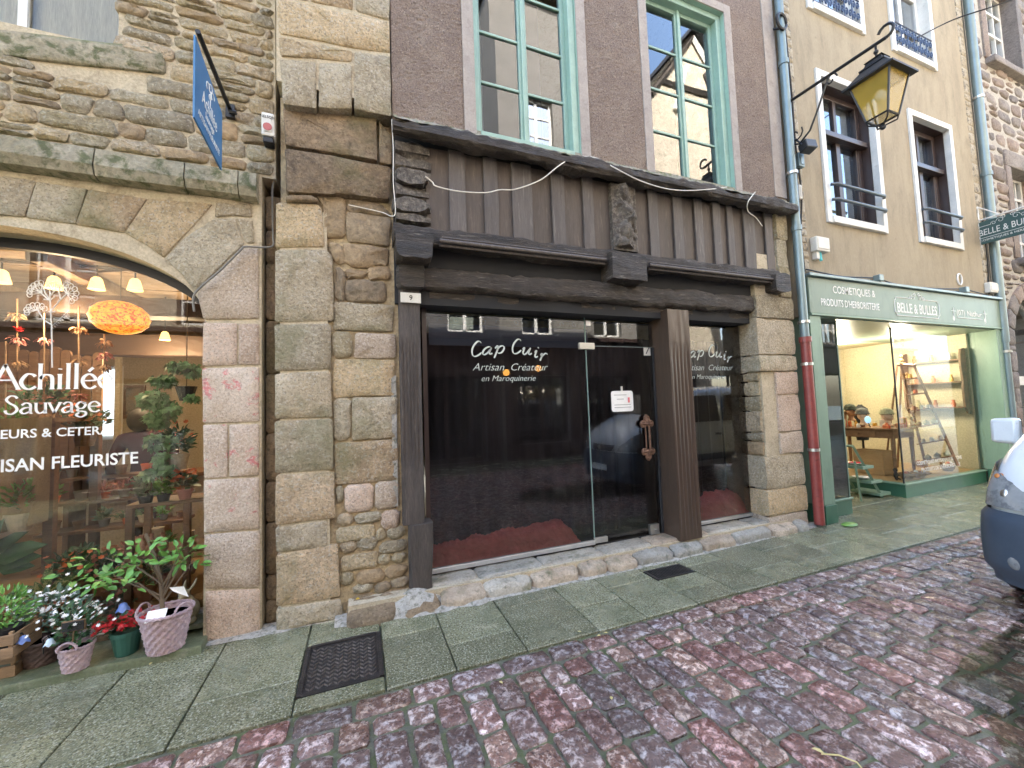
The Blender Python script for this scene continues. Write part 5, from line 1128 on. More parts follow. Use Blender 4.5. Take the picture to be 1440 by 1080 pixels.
# ================================================================== OPPOSITE SIDE OF THE STREET (seen mirrored in the glass)
M['opp1'] = mat('cream_grey_render', (.20, .185, .17), (.165, .155, .14), scale=2, rough=.9, bump=.2)
M['opp3'] = mat('darkened_opposite_wall', (.10, .095, .095), (.075, .07, .07), scale=2, rough=.8, bump=.3)  # wall colour darkened to dim its reflection in the shop glass
M['opp2'] = mat('pale_granite_wall', (.50, .44, .34), (.40, .34, .26), (.30, .26, .2), scale=3, rough=.9, bump=.8, bscale=12, bdist=.04, thr=(.5, .65), grain=.3)
def opposite(name, label, x0, x1, h, m, bays, floors, m2, gable=False, shop_h=3.0, shopm=None, lamps=False):
    Y = -7.3
    t = thing(name, label, 'building', ((x0 + x1) / 2, Y, 0)); holes = []
    bw = (x1 - x0) / bays
    for fl in range(floors):
        for b in range(bays):
            cx = x0 + bw * (b + .5); z0 = 3.9 + fl * 2.9; holes.append((cx - .55, cx + .55, z0, z0 + 1.8))
    holes_g = [(x0 + .5, (x0 + x1) / 2 - .3, .5, 2.6), ((x0 + x1) / 2 + .3, x1 - .5, .1, 2.6)]
    m_ = MB(); panels(m_, x0, x1, 0, h, Y - .35, Y, holes + holes_g); m_.build('wall', m, t)
    s = MB(); s.box(x0, x1, Y - 6, Y - 5.85, 0, h); s.box(x0, x0 + .1, Y - 5.85, Y - .36, 0, h); s.box(x1 - .1, x1, Y - 5.85, Y - .36, 0, h); s.box(x0, x1, Y - 5.85, Y - .36, h - .1, h); s.build('rear_walls', m, t)
    for hh in holes + holes_g:
        f = MB(); a, b, z0, z1 = hh
        for (u0, u1, w0, w1) in ((a, a + .08, z0, z1), (b - .08, b, z0, z1), ((a + b) / 2 - .05, (a + b) / 2 + .05, z0, z1), (a + .08, b - .08, z0, z0 + .08), (a + .08, b - .08, z1 - .08, z1)): f.box(u0, u1, Y - .22, Y - .16, w0, w1)
        if hh in holes:
            for k in (1, 2): f.box(a + .08, b - .08, Y - .215, Y - .165, z0 + (z1 - z0) * k / 3 - .02, z0 + (z1 - z0) * k / 3 + .02)
        fr = f.build('window', M['whitepaint'] if hh in holes else shopm or M['brownpaint'], t); MB().add([(a, Y - .19, z0), (b, Y - .19, z0), (b, Y - .19, z1), (a, Y - .19, z1)], [(0, 1, 2, 3)]).build('pane', M['glass'], fr)
        MB().box(a, b, Y - 1.2, Y - 1.18, z0, z1).build('dark_interior', M['void'] if hh in holes_g or R.random() < .6 else M['netcurtain'], fr)
    if not gable:
        m_ = MB(); panels(m_, x0 + .1, x1 - .1, .0, 3.3, Y + .002, Y + .06, holes_g); m_.box(x0 + .1, x1 - .1, Y + .002, Y + .05, 3.302, 3.70); m_.box(x0 + .05, x1 - .05, Y + .002, Y + .18, 3.702, 3.82); m_.build('dark_shopfront', M['brownpaint'], t)  # dark shopfront, carried higher and repeated to tone down reflections in the panes
    if gable:
        xm = (x0 + x1) / 2; MB().add([(x0, Y, h), (x1, Y, h), (xm, Y, h + 3.4), (x0, Y - .3, h), (x1, Y - .3, h), (xm, Y - .3, h + 3.4)], [(0, 2, 1), (3, 4, 5), (0, 3, 5, 2), (1, 2, 5, 4), (0, 1, 4, 3)]).build('gable', m, t)
        f = MB()
        for sg in (-1, 1):
            f.hexa([(xm + sg * (xm - x0 + .4), Y - 6, h - .4), (xm + sg * (xm - x0 + .4), Y + .4, h - .4), (xm, Y + .4, h + 3.55), (xm, Y - 6, h + 3.55), (xm + sg * (xm - x0 + .4), Y - 6, h - .25), (xm + sg * (xm - x0 + .4), Y + .4, h - .25), (xm, Y + .4, h + 3.7), (xm, Y - 6, h + 3.7)])
        f.build('roof', M['iron'], t)
        for k, (u0, w0, u1, w1) in enumerate(((.12, .1, .5, .95), (.88, .1, .5, .95), (.2, .3, .8, .3), (.3, .0, .42, .55), (.7, 0, .58, .55))):
            P = [(x0 + (x1 - x0) * u0, Y + .06, h + 3.4 * w0), (x0 + (x1 - x0) * u1, Y + .06, h + 3.4 * w1)]; MB().tube(P, .11, 4).build('gable_timber', M['whitepaint'] if k % 2 else M['timber'], t)
    else:
        MB().hexa([(x0 - .1, Y - 6, h), (x0 - .1, Y + .35, h), (x1 + .1, Y + .35, h), (x1 + .1, Y - 6, h), (x0 - .1, Y - 3.3, h + 2.2), (x0 - .1, Y - 3, h + 2.2), (x1 + .1, Y - 3, h + 2.2), (x1 + .1, Y - 3.3, h + 2.2)]).build('roof', M['iron'], t)
    return t
opposite('opposite_building', 'cream grey rendered house across the street seen only mirrored in glass left', -10, -2.2, 8.5, M['opp2'], 3, 2, None)
opposite('opposite_building', 'dark fronted cafe house across the street mirrored in the black shop window', -2.2, 4.0, 9.2, M['opp3'], 3, 2, None)
opposite('opposite_building', 'tall grey house across the street mirrored in the left green window', 4.0, 9.2, 15.0, M['opp1'], 2, 3, None)
opposite('opposite_building', 'pale stone gabled house across the street mirrored in the right green window', 9.2, 15.0, 12.4, M['opp2'], 2, 2, None, gable=True)
opposite('opposite_building', 'long stone house farther up across the street', 15.0, 26, 9.0, M['opp2'], 4, 2, None)
for i, (x_, z_) in enumerate([(onY(a_, b_, .5 + 7.05).x, onY(a_, b_, .5 + 7.05).z) for a_, b_ in ((712, 524), (757, 518))]):
    t = thing('globe_lamp', ('lit round amber globe lamp across the street, mirrored beside the word Artisan', 'lit round amber globe lamp across the street, mirrored over the word Createur')[i], 'lamp', (x_, -7.62, z_), 'amber lamps mirrored in the black shop glass')
    MB().ball((x_, -7.05, z_), .10, 14, 10).build('globe', emit('amber_globe' + 'ab'[i], (1, .45, .08), 1.3), t, smooth=True); MB().tube([(x_, -7.05, z_ + .09), (x_, -7.05, z_ + .4), (x_, -7.32, z_ + .42)], .012, 6).build('hanger', M['iron'], t)
# ================================================================== HANGING SIGNS
XB = -.93
p_root, p_tip = onX(325, 158, XB), onX(278, 44, XB)
t = thing('hanging_sign', 'bright blue hanging sign of the florist on a slanting black bar above the arch', 'shop sign', (XB, YF, p_root.z))
MB().tube([(XB, YF, p_root.z), (XB, p_tip.y, p_tip.z)], .016, 8).build('bar', M['iron'], t, smooth=True)
MB().box(XB - .03, XB + .03, YF - .03, YF + .005, p_root.z - .06, p_root.z + .05).tube([(XB + .0, YF - .05, p_root.z - .03), (XB + .05, YF - .05, p_root.z - .03)], .016, 6).build('wall_bracket', M['iron'], t)
s4 = [onX(*p, XB) for p in ((280, 64), (265, 152), (306, 231), (316, 170))]
y0s, y1s = (s4[0].y + s4[1].y) / 2, (s4[2].y + s4[3].y) / 2
sp_ = [(y0s, s4[0].z), (y0s, s4[1].z), (y1s, s4[2].z), (y1s, s4[3].z)]
v = [(XB + dx, a, b) for dx in (.005, -.005) for a, b in sp_]
pn = MB().add(v, [(0, 1, 2, 3), (7, 6, 5, 4), (0, 4, 5, 1), (1, 5, 6, 2), (2, 6, 7, 3), (3, 7, 4, 0)]).build('sign_panel', M['blue'], t)
wS = y1s - y0s; zS = (s4[0].z + s4[1].z) / 2 - .0; hS = s4[0].z - s4[1].z; sl0 = (s4[2].z - s4[1].z) / wS
def signtext(s, u, w_, f, size, sh=0):
    return text(s, size, XB + .0065, s4[1].z + sl0 * wS * u + hS * f, y0s + wS * u, 'white', pn, 'lettering', width=wS * w_, face='x', shear=sh, rot=math.atan(sl0))
def text_x(s, size, X, y, z, m, parent, width, rot=0.0, shear=0.0):
    o = text(s, size, 0, 0, 0, m, None, 'lettering', width=width, shear=shear)
    for vtx in o.data.vertices:
        a, b = vtx.co.x, vtx.co.z; vtx.co = (X - vtx.co.y, y + a * math.cos(rot) - b * math.sin(rot), z + a * math.sin(rot) + b * math.cos(rot))
    o.parent = parent; o.location = -wloc(parent); return o
rt = math.atan(sl0)
text_x('Achillée', .14, XB + .0065, y0s + wS * .22, s4[1].z + hS * .36, 'white', pn, wS * .55, rt)
text_x('Sauvage', .07, XB + .0065, y0s + wS * .34, s4[1].z + hS * .24, 'white', pn, wS * .32, rt)
text_x('ARTISAN FLEURISTE', .06, XB + .0065, y0s + wS * .10, s4[1].z + hS * .12, 'white', pn, wS * .78, rt)
m_ = MB()
for (u, f, r_) in ((.42, .72, .03), (.52, .76, .035), (.6, .72, .03), (.5, .64, .02)):
    cy, cz = y0s + wS * u, s4[1].z + sl0 * wS * u + hS * f; m_.tube([(XB + .0065, cy + r_ * math.cos(a * .6), cz + r_ * math.sin(a * .6)) for a in range(8)], .004, 5)
m_.tube([(XB + .0065, y0s + wS * .5, s4[1].z + sl0 * wS * .5 + hS * .52), (XB + .0065, y0s + wS * .52, s4[1].z + sl0 * wS * .5 + hS * .74)], .004, 5)
m_.build('yarrow_drawing', M['white'], pn)
# Belle & Bulles projecting sign
XS = 10.45
t = thing('hanging_sign', 'dark green hanging sign on white bracket at the right edge of the photo', 'shop sign', (XS, 0, 4.6))
k4 = [onX(*p, XS) for p in ((1366, 316), (1367, 348), (1440, 332), (1440, 295))]
ys_, ye = k4[0].y, k4[0].y - .95; zt0, zb0 = k4[0].z - .01, k4[1].z + .0
pn = MB().box(XS - .015, XS + .015, ye, ys_, zb0, zt0).build('sign_panel', M['signgreen'], t, bevel=.004)
def text_xm(s, size, X, y, z, m, parent, width):       # read from the -x side: runs from the wall outwards
    o = text(s, size, 0, 0, 0, m, None, 'lettering', width=width)
    for vtx in o.data.vertices: vtx.co = (X + vtx.co.y, y - vtx.co.x, z + vtx.co.z)
    o.parent = parent; o.location = -wloc(parent); return o
hS = zt0 - zb0
text_xm('BELLE & BULLES', hS * .38, XS - .0165, ys_ - .09, zb0 + hS * .38, 'whitepaint', pn, .70)
text_xm('COSMETIQUES & HERBORISTERIE', .05, XS - .0165, ys_ - .09, zb0 + hS * .12, 'whitepaint', pn, .76)
frame_lines(ye + .12, ys_ - .05, zb0 + hS * .27, zb0 + hS * .78, .004, M['whitepaint'], pn, 'x', XS - .017)
m_ = MB(); m_.tube([(XS, .0, zt0 + .3), (XS, .0, zb0 - .05)], .018, 6); m_.tube([(XS, 0, zt0 + .04), (XS, ye, zt0 + .04)], .013, 6); m_.tube([(XS, 0, zt0 + .3), (XS, ys_ - .35, zt0 + .04)], .009, 6); m_.build('bracket', M['whitepaint'], t)
# ================================================================== STREET LANTERN
XLm = 5.5
t = thing('street_lantern', 'black square street lantern with amber panes on a long wall bracket', 'street lamp', (XLm, 0, 5.6))
r0, tip, low = onX(1107, 145, XLm), onX(1262, 36, XLm), onX(1112, 192, XLm)
m_ = MB(); m_.tube([(XLm, 0, r0.z), (XLm, tip.y + .1, tip.z - .04)], .020, 8)
m_.tube([(XLm, tip.y + .1 - .07 * math.sin(a * .55), tip.z + .03 - .07 * math.cos(a * .55)) for a in range(9)], .016, 6)
m_.tube([(XLm, -.02, low.z - .10), (XLm, -.14, low.z - .17), (XLm, -.28, low.z - .08), (XLm, -.40, low.z + .14), (XLm, -.50, low.z + .36), (XLm, -.56, r0.z - .03)], .012, 6)
m_.tube([(XLm, -.56 - .07 * (1 - a / 14) * math.cos(a * .6), r0.z - .10 + .08 * (1 - a / 14) * math.sin(a * .6)) for a in range(11)], .010, 6)
m_.tube([(XLm, -.10 + .10 * (1 - a / 15) * math.cos(a * .6 + 2.6), low.z - .02 + .10 * (1 - a / 15) * math.sin(a * .6 + 2.6)) for a in range(12)], .010, 6)
m_.box(XLm - .03, XLm + .03, -.02, .005, low.z - .2, r0.z + .08); m_.build('wall_bracket', M['iron'], t, smooth=True)
cyl = -1.02; zt_, zb_ = 5.14, 4.72
m_ = MB(); m_.tube([(XLm, cyl, tip.z - .05), (XLm, cyl, 5.43)], .012, 6); m_.ball((XLm, cyl, 5.5), .025, 8, 6); m_.build('hanger', M['iron'], t, smooth=True)
def sq(mb_, hw0, z0, hw1, z1, cap=True):
    mb_.hexa([(XLm - hw0, cyl - hw0, z0), (XLm + hw0, cyl - hw0, z0), (XLm + hw0, cyl + hw0, z0), (XLm - hw0, cyl + hw0, z0), (XLm - hw1, cyl - hw1, z1), (XLm + hw1, cyl - hw1, z1), (XLm + hw1, cyl + hw1, z1), (XLm - hw1, cyl + hw1, z1)])
m_ = MB(); sq(m_, .24, zt_, .24, zt_ + .02); sq(m_, .225, zt_ + .021, .11, zt_ + .17); sq(m_, .12, zt_ + .171, .12, zt_ + .19); sq(m_, .09, zt_ + .191, .07, zt_ + .26); sq(m_, .085, zt_ + .261, .03, zt_ + .29); m_.build('lantern_roof', M['iron'], t)
hb, ht = .10, .18
AMB = bpy.data.materials.new('amber_lantern_glass'); AMB.use_nodes = True; tt = AMB.node_tree; bs = tt.nodes['Principled BSDF']; bs.inputs['Base Color'].default_value = (.62, .42, .07, 1); bs.inputs['Roughness'].default_value = .25
bs.inputs['Transmission Weight'].default_value = 0; bs.inputs['Alpha'].default_value = .5
for (sx, sy) in ((1, 0), (-1, 0), (0, 1), (0, -1)):
    if sx: v = [(XLm + sx * hb, cyl - hb, zb_), (XLm + sx * hb, cyl + hb, zb_), (XLm + sx * ht, cyl + ht, zt_), (XLm + sx * ht, cyl - ht, zt_)]
    else: v = [(XLm - hb, cyl + sy * hb, zb_), (XLm + hb, cyl + sy * hb, zb_), (XLm + ht, cyl + sy * ht, zt_), (XLm - ht, cyl + sy * ht, zt_)]
    MB().add(v, [(0, 1, 2, 3)]).build('pane', AMB, t)
MB().add([(XLm - hb, cyl - hb, zb_), (XLm + hb, cyl - hb, zb_), (XLm + hb, cyl + hb, zb_), (XLm - hb, cyl + hb, zb_)], [(0, 1, 2, 3)]).build('bottom_pane', AMB, t)
m_ = MB()
cs_ = [(-1, -1), (1, -1), (1, 1), (-1, 1)]
for i, (a, b) in enumerate(cs_):
    c_, d_ = cs_[(i + 1) % 4]
    m_.tube([(XLm + a * hb, cyl + b * hb, zb_), (XLm + a * ht, cyl + b * ht, zt_)], .011, 5); m_.tube([(XLm + a * hb, cyl + b * hb, zb_), (XLm + c_ * hb, cyl + d_ * hb, zb_)], .012, 5)
    m_.tube([(XLm + a * hb, cyl + b * hb, zb_), (XLm + a * .09, cyl + b * .09, zb_ - .05), (XLm, cyl, zb_ - .09)], .009, 5)
m_.ball((XLm, cyl, zb_ - .10), .03, 8, 6); m_.build('frame', M['iron'], t)
MB().ball((XLm, cyl, 4.98), .05, 10, 8, 1, 1, 1.4).build('bulb', M['white'], t, smooth=True)
# floodlight under the bracket, lamp head high on the left pipe, cable over the street
c = onY(1133, 207, -.15); t = thing('floodlight', 'small black floodlight below the lantern bracket', 'floodlight', (c.x, -.02, c.z))
m_ = MB(); m_.hexa([(c.x - .11, -.24, c.z - .06), (c.x + .11, -.24, c.z - .03), (c.x + .10, -.13, c.z - .08), (c.x - .10, -.13, c.z - .1), (c.x - .11, -.22, c.z + .06), (c.x + .11, -.22, c.z + .09), (c.x + .10, -.11, c.z + .05), (c.x - .10, -.11, c.z + .02)]); m_.build('housing', M['iron'], t, bevel=.012)
MB().tube([(c.x - .1, -.17, c.z), (c.x - .1, -.1, c.z + .12), (c.x - .02, -.0, c.z + .2)], .012, 6).build('yoke', M['iron'], t)
c = onY(1099, 30, -.12); t = thing('insulator_hook', 'round black cable ring high on the zinc pipe left of the ochre house', 'cable hook', (c.x, 0, c.z))
MB().tube([(c.x + .09 * math.cos(a * .5), -.12, c.z + .11 * math.sin(a * .5)) for a in range(13)], .02, 6).build('ring', M['iron'], t, smooth=True); MB().tube([(c.x, 0, c.z), (c.x, -.12, c.z - .1)], .015, 6).build('stem', M['iron'], t)
cable([onX(1290, 53, 8.9), onY(1340, 28, -.3), onY(1400, 8, -.8), onY(1450, -10, -1.4)], .010, M['iron'], 'thin cable crossing the sky side from the scrolled railing to the right')
# ================================================================== IRON COVER AND DRAIN GRATE
M['castiron'] = mat('worn_cast_iron', (.045, .04, .04), (.03, .028, .028), (.10, .085, .075), scale=9, rough=.45, rough2=.3, bump=.3, metal=.4, bscale=60, thr=(.55, .7))
cx0, cx1, cy0, cy1 = -.355, .115, -.76, -.225
t = thing('manhole_cover', 'rectangular cast iron cover with zigzag tread set in the green slabs', 'manhole cover', ((cx0 + cx1) / 2, (cy0 + cy1) / 2, 0))
m_ = MB(); m_.box(cx0, cx1, cy0, cy1, -.05, -.006); m_.build('plate', M['castiron'], t)
m_ = MB(); w_ = .028
m_.box(cx0 - .012, cx0 + w_ - .012, cy0, cy1, -.04, .004); m_.box(cx1 - w_ + .012, cx1 + .012, cy0, cy1, -.04, .004); m_.box(cx0 + .016, cx1 - .016, cy0 - .01, cy0 + .018, -.04, .004); m_.box(cx0 + .016, cx1 - .016, cy1 - .018, cy1 + .01, -.04, .004); m_.build('frame', M['castiron'], t)
m_ = MB(); ny = 11; nx_ = 16
for j in range(ny):
    for i in range(nx_):
        x_ = cx0 + .03 + (cx1 - cx0 - .06) * (i + .5) / nx_; y_ = cy0 + .035 + (cy1 - cy0 - .07) * (j + .5) / ny; s = 1 if i % 2 else -1; h = .011
        m_.hexa([(x_ - .011, y_ - s * h - .005, -.007), (x_ + .011, y_ + s * h - .005, -.007), (x_ + .011, y_ + s * h + .005, -.007), (x_ - .011, y_ - s * h + .005, -.007), (x_ - .011, y_ - s * h - .003, .001), (x_ + .011, y_ + s * h - .003, .001), (x_ + .011, y_ + s * h + .003, .001), (x_ - .011, y_ - s * h + .003, .001)])
m_.build('tread_pattern', mat('polished_iron_tread', (.26, .23, .21), (.14, .12, .11), scale=12, rough=.3, metal=.7, bump=.2), t, kind='stuff')
dx0, dx1, dy0, dy1 = 2.57, 3.01, -.415, -.205
t = thing('drain_grate', 'small dark slotted drain grate in the pavement below the door post', 'drain grate', ((dx0 + dx1) / 2, (dy0 + dy1) / 2, 0))
m_ = MB(); m_.box(dx0, dx1, dy0, dy0 + .018, -.03, .002); m_.box(dx0, dx1, dy1 - .018, dy1, -.03, .002); m_.box(dx0, dx0 + .018, dy0 + .018, dy1 - .018, -.03, .002); m_.box(dx1 - .018, dx1, dy0 + .018, dy1 - .018, -.03, .002); m_.build('frame', M['castiron'], t)
for i in range(16):
    x_ = dx0 + .03 + (dx1 - dx0 - .06) * i / 15; MB().box(x_ - .006, x_ + .006, dy0 + .018, dy1 - .018, -.025, .000).build('bar', M['castiron'], t)
c = (.0, -.02); 
# yellow survey stud on the wall foot
p = onY(578, 844, YR - .03); q = onY(505, 845, YR - .03); q = onY(504, 846, .1)
st = MB().tube([(onY(503, 843, .1).x, .10, onY(503, 843, .1).z), (onY(503, 843, .1).x, .085, onY(503, 843, .1).z)], .017, 12).build('survey_stud', plain('yellow_brass', (.6, .42, .04), .4), None); setp(st, 'tiny round yellow stud on the lowest rubble stones left of the post block', 'stud')
# ================================================================== VAN
VX, VY = 4.42, -2.67
M['vanwhite'] = mat('white_van_paint', (.76, .79, .81), (.70, .73, .75), speck=[((.35, .34, .32), 25, .66, .5)], scale=2, rough=.25, bump=0, grain=.02, coat=.6)
M['vangrey'] = plain('blue_grey_bumper', (.055, .075, .105), .4)
M['tyre'] = plain('rubber', (.012, .012, .012), .8); M['vglass'] = plain('dark_car_glass', (.01, .012, .014), .05, 0, spec=.8)
M['lens'] = mat('headlight_lens', (.20, .21, .215), (.32, .33, .33), (.16, .17, .18), scale=5, rough=.08, bump=0, coat=1, grain=0, thr=(.5, .6)); M['orange'] = plain('amber_indicator', (.55, .2, .05), .2)
t = thing('parked_van', 'white van with dark grey bumper parked on the cobbles at the right edge', 'van', (VX, VY, 0))
ST = [(0.0, .60, .32, .86), (.03, .71, .28, .95), (.10, .79, .26, 1.07), (.22, .835, .25, 1.17), (.42, .855, .24, 1.29), (.75, .86, .24, 1.42), (1.0, .86, .24, 1.60), (1.25, .86, .24, 1.78), (1.55, .86, .24, 1.88), (1.95, .86, .24, 1.93), (2.6, .86, .24, 1.95), (3.4, .86, .24, 1.94), (4.0, .85, .24, 1.90), (4.16, .82, .26, 1.7), (4.2, .74, .30, .9)]
NP = 22
def vprof(w_, zb, zt, k):
    u = k / NP; half = u if u <= .5 else 1 - u; sg = -1 if u < .5 else 1      # starts at top centre, -y side first
    h = half * 2; H = zt - zb
    if h < .36: a = h / .36; y = a * .80; z = 1 - .03 * a ** 2
    elif h < .52: a = (h - .36) / .16; y = .80 + .13 * math.sin(a * PI / 2); z = .97 - .14 * a
    elif h < .9: a = (h - .52) / .38; y = .93 + .07 * min(1, a * 2.2) ; z = .83 - .75 * a
    else: a = (h - .9) / .1; y = 1 - a * 1.0; z = .08 - .08 * min(1, a * 3)
    if H > 1.25 and z > .5: y *= 1 - .16 * (z - .5)
    return (sg * y * w_, zb + z * H)
V = []
for (x_, w_, zb, zt) in ST: V.append([(VX + x_, VY + vprof(w_, zb, zt, k)[0], vprof(w_, zb, zt, k)[1]) for k in range(NP)])
m_ = MB(); v = [p for r_ in V for p in r_]; f = [(i * NP + k, i * NP + (k + 1) % NP, (i + 1) * NP + (k + 1) % NP, (i + 1) * NP + k) for i in range(len(ST) - 1) for k in range(NP)]
f += [tuple(range(NP))[::-1], tuple(range((len(ST) - 1) * NP, len(ST) * NP))]
m_.add(v, f).build('body', M['vanwhite'], t, smooth=True, sub=1)
hw = .82
# windscreen, side windows, bumper, lights, grille, mirrors, wheels
yw = .66
MB().hexa([(VX + .74, VY - yw, 1.39), (VX + .74, VY + yw, 1.39), (VX + 1.3, VY + yw - .04, 1.77), (VX + 1.3, VY - yw + .04, 1.77), (VX + .71, VY - yw, 1.425), (VX + .71, VY + yw, 1.425), (VX + 1.27, VY + yw - .04, 1.82), (VX + 1.27, VY - yw + .04, 1.82)]).build('windscreen', M['vglass'], t)
for sg in (-1, 1):
    for (a, b) in ((1.45, 2.12), (2.2, 3.0)):
        y0 = VY + sg * .855; y1 = VY + sg * .80
        MB().hexa([(VX + a - (.2 if a < 2 else 0), y0 - .012 * sg, 1.24), (VX + b, y0 - .012 * sg, 1.24), (VX + b, y0 + .004 * sg, 1.24), (VX + a - (.2 if a < 2 else 0), y0 + .004 * sg, 1.24), (VX + a + .12, y1 - .012 * sg, 1.74), (VX + b - .05, y1 - .012 * sg, 1.74), (VX + b - .05, y1 + .02 * sg, 1.74), (VX + a + .12, y1 + .02 * sg, 1.74)]).build('side_window', M['vglass'], t, bevel=.01)
    MB().box(VX + .95, VX + 3.5, VY + sg * .868 - .01, VY + sg * .868 + .01, .52, .64).build('side_moulding', M['vangrey'], t, bevel=.01)
    for x_ in (1.38, 2.15): MB().box(VX + x_, VX + x_ + .008, VY + sg * .862 - .003, VY + sg * .862 + .003, .35, 1.1).build('door_gap', M['iron'], t)
    h_ = MB(); h_.box(VX + 1.95, VX + 2.1, VY + sg * .885 - .012, VY + sg * .885 + .012, .98, 1.02).build('door_handle', M['vangrey'], t, bevel=.008)
def vface(y, z, out=0.0, lift=0.0):      # rounded nose outline: x of the front skin at (y,z)
    a = min(1, abs(y) / .84); return .78 * max(0, a - .55) ** 2.0 * 2.4 + (max(0, z - .62)) ** 1.4 * .75 - out
PLAN = [(.66, .858), (.42, .855), (.22, .835), (.10, .79), (.03, .71), (-.02, .58), (-.05, .42), (-.065, .2), (-.07, 0)]
def plan(t, out=0.0):
    """skin line of the nose seen from above: t = 0 at the wheel arch, 1 on the centre line"""
    f_ = t * (len(PLAN) - 1); k = min(int(f_), len(PLAN) - 2); a = Vector(PLAN[k]).lerp(Vector(PLAN[k + 1]), f_ - k)
    d = (Vector(PLAN[k + 1]) - Vector(PLAN[k])).normalized(); n = Vector((-d.y * -1, d.x * -1)); n = Vector((d.y, -d.x))
    return a + n * out
def bump_fn(u, v):
    sg = 1 if u < .5 else -1; q = plan(1 - abs(2 * u - 1), .03 + .02 * math.sin(PI * v) - (.035 if v < .12 else 0) - (.03 if v > .95 else 0)); return (VX + q.x, VY + sg * q.y, .22 + .53 * v)
MB().sheet(bump_fn, 44, 10).build('front_bumper', M['vangrey'], t, smooth=True)
for sg in (-1, 1):
    def lens_fn(u, v):
        q = plan(.14 + .55 * u, .012 + .014 * math.sin(PI * u) * math.sin(PI * v) - .075 * v); z0 = .775; z1 = 1.10 - .22 * u ** 1.5
        return (VX + q.x, VY + sg * q.y, z0 + (z1 - z0) * v)
    hl = MB().sheet(lens_fn, 16, 8).build('headlight', M['lens'], t, smooth=True)
    for (uu, uz, rr_) in ((.35, .87, .06), (.52, .86, .055)):
        q = plan(uu, -.045); MB().ball((VX + q.x, VY + sg * q.y, uz), rr_, 12, 8, .7, .7, 1).build('reflector', M['steel'], hl, smooth=True)
    q = plan(.36, -.075); MB().ball((VX + q.x, VY + sg * q.y, .99), .035, 10, 6, 1.2, .8, .7).build('indicator', M['orange'], hl, smooth=True)
    q = plan(.60, .03); MB().ball((VX + q.x, VY + sg * q.y, .40), .055, 12, 8, .4, 1, 1).build('fog_light', M['lens'], t, smooth=True)
    my, mz = VY + sg * 1.00, 1.27
    mo = MB().hexa([(VX + 1.08, my - .09, mz - .12), (VX + 1.20, my - .09, mz - .12), (VX + 1.20, my + .09, mz - .11), (VX + 1.09, my + .09, mz - .11), (VX + 1.10, my - .09, mz + .12), (VX + 1.20, my - .09, mz + .12), (VX + 1.20, my + .09, mz + .11), (VX + 1.11, my + .09, mz + .11)]).build('wing_mirror', M['vanwhite'], t, smooth=True, bevel=.03)
    MB().box(VX + 1.201, VX + 1.215, my - .08, my + .08, mz - .105, mz + .105).build('mirror_glass', M['vglass'], mo, bevel=.005); MB().tube([(VX + 1.17, my - sg * .07, mz - .07), (VX + 1.25, VY + sg * .82, mz - .07)], .03, 8).build('mirror_arm', M['vangrey'], mo)
    for x_ in (.74, 3.35):
        c_ = (VX + x_, VY + sg * .76); m_ = MB(); 
        v = []; prof = [(.10, -.09), (.24, -.10), (.30, -.09), (.315, -.04), (.315, .04), (.30, .09), (.24, .10), (.10, .09)]; n_ = 28
        for (r_, o_) in prof: v += [(c_[0] + r_ * math.cos(2 * PI * k / n_), c_[1] + o_, .315 + r_ * math.sin(2 * PI * k / n_)) for k in range(n_)]
        m_.add(v, [(i * n_ + k, i * n_ + (k + 1) % n_, (i + 1) * n_ + (k + 1) % n_, (i + 1) * n_ + k) for i in range(7) for k in range(n_)]); wh = m_.build('wheel', M['tyre'], t, smooth=True)
        m_ = MB(); m_.tube([(c_[0], c_[1] + sg * .085, .315), (c_[0], c_[1] + sg * .108, .315)], [.22, .19], 20); m_.build('rim', M['steel'], wh)
        m_ = MB(); m_.tube([(c_[0], VY + sg * .80, .36), (c_[0], VY + sg * .872, .36)], .375, 28); m_.build('wheel_arch', M['iron'], t)
gr = MB().sheet(lambda u, v: (VX - .085 + .04 * v + .05 * (2 * u - 1) ** 2, VY + (u - .5) * (.62 + .10 * v), .76 + .11 * v), 12, 4).build('grille', M['iron'], t)
for k in range(3):
    z_ = .785 + .03 * k; MB().tube([(VX - .092 + .012 * k + .05 * (y_ / .33) ** 2, VY + y_, z_) for y_ in (-.3, -.15, 0, .15, .3)], .005, 5).build('grille_bar', M['vangrey'], gr)
MB().tube([(VX - .10, VY, .815), (VX - .085, VY, .815)], .04, 16).build('badge', M['steel'], gr)
MB().box(VX - .135, VX - .12, VY - .26, VY + .26, .40, .51).build('number_plate', M['white'], t)
# slipped plastic by the pipe foot
g_ = MB().ball((5.78, -.2, .012), .09, 12, 6, 1.3, .8, .25).build('green_pot_lid', plain('lime_plastic', (.16, .3, .06), .35), None, smooth=True); setp(g_, 'small flat lime green plastic lid lying on wet slabs by the green pilaster', 'lid')
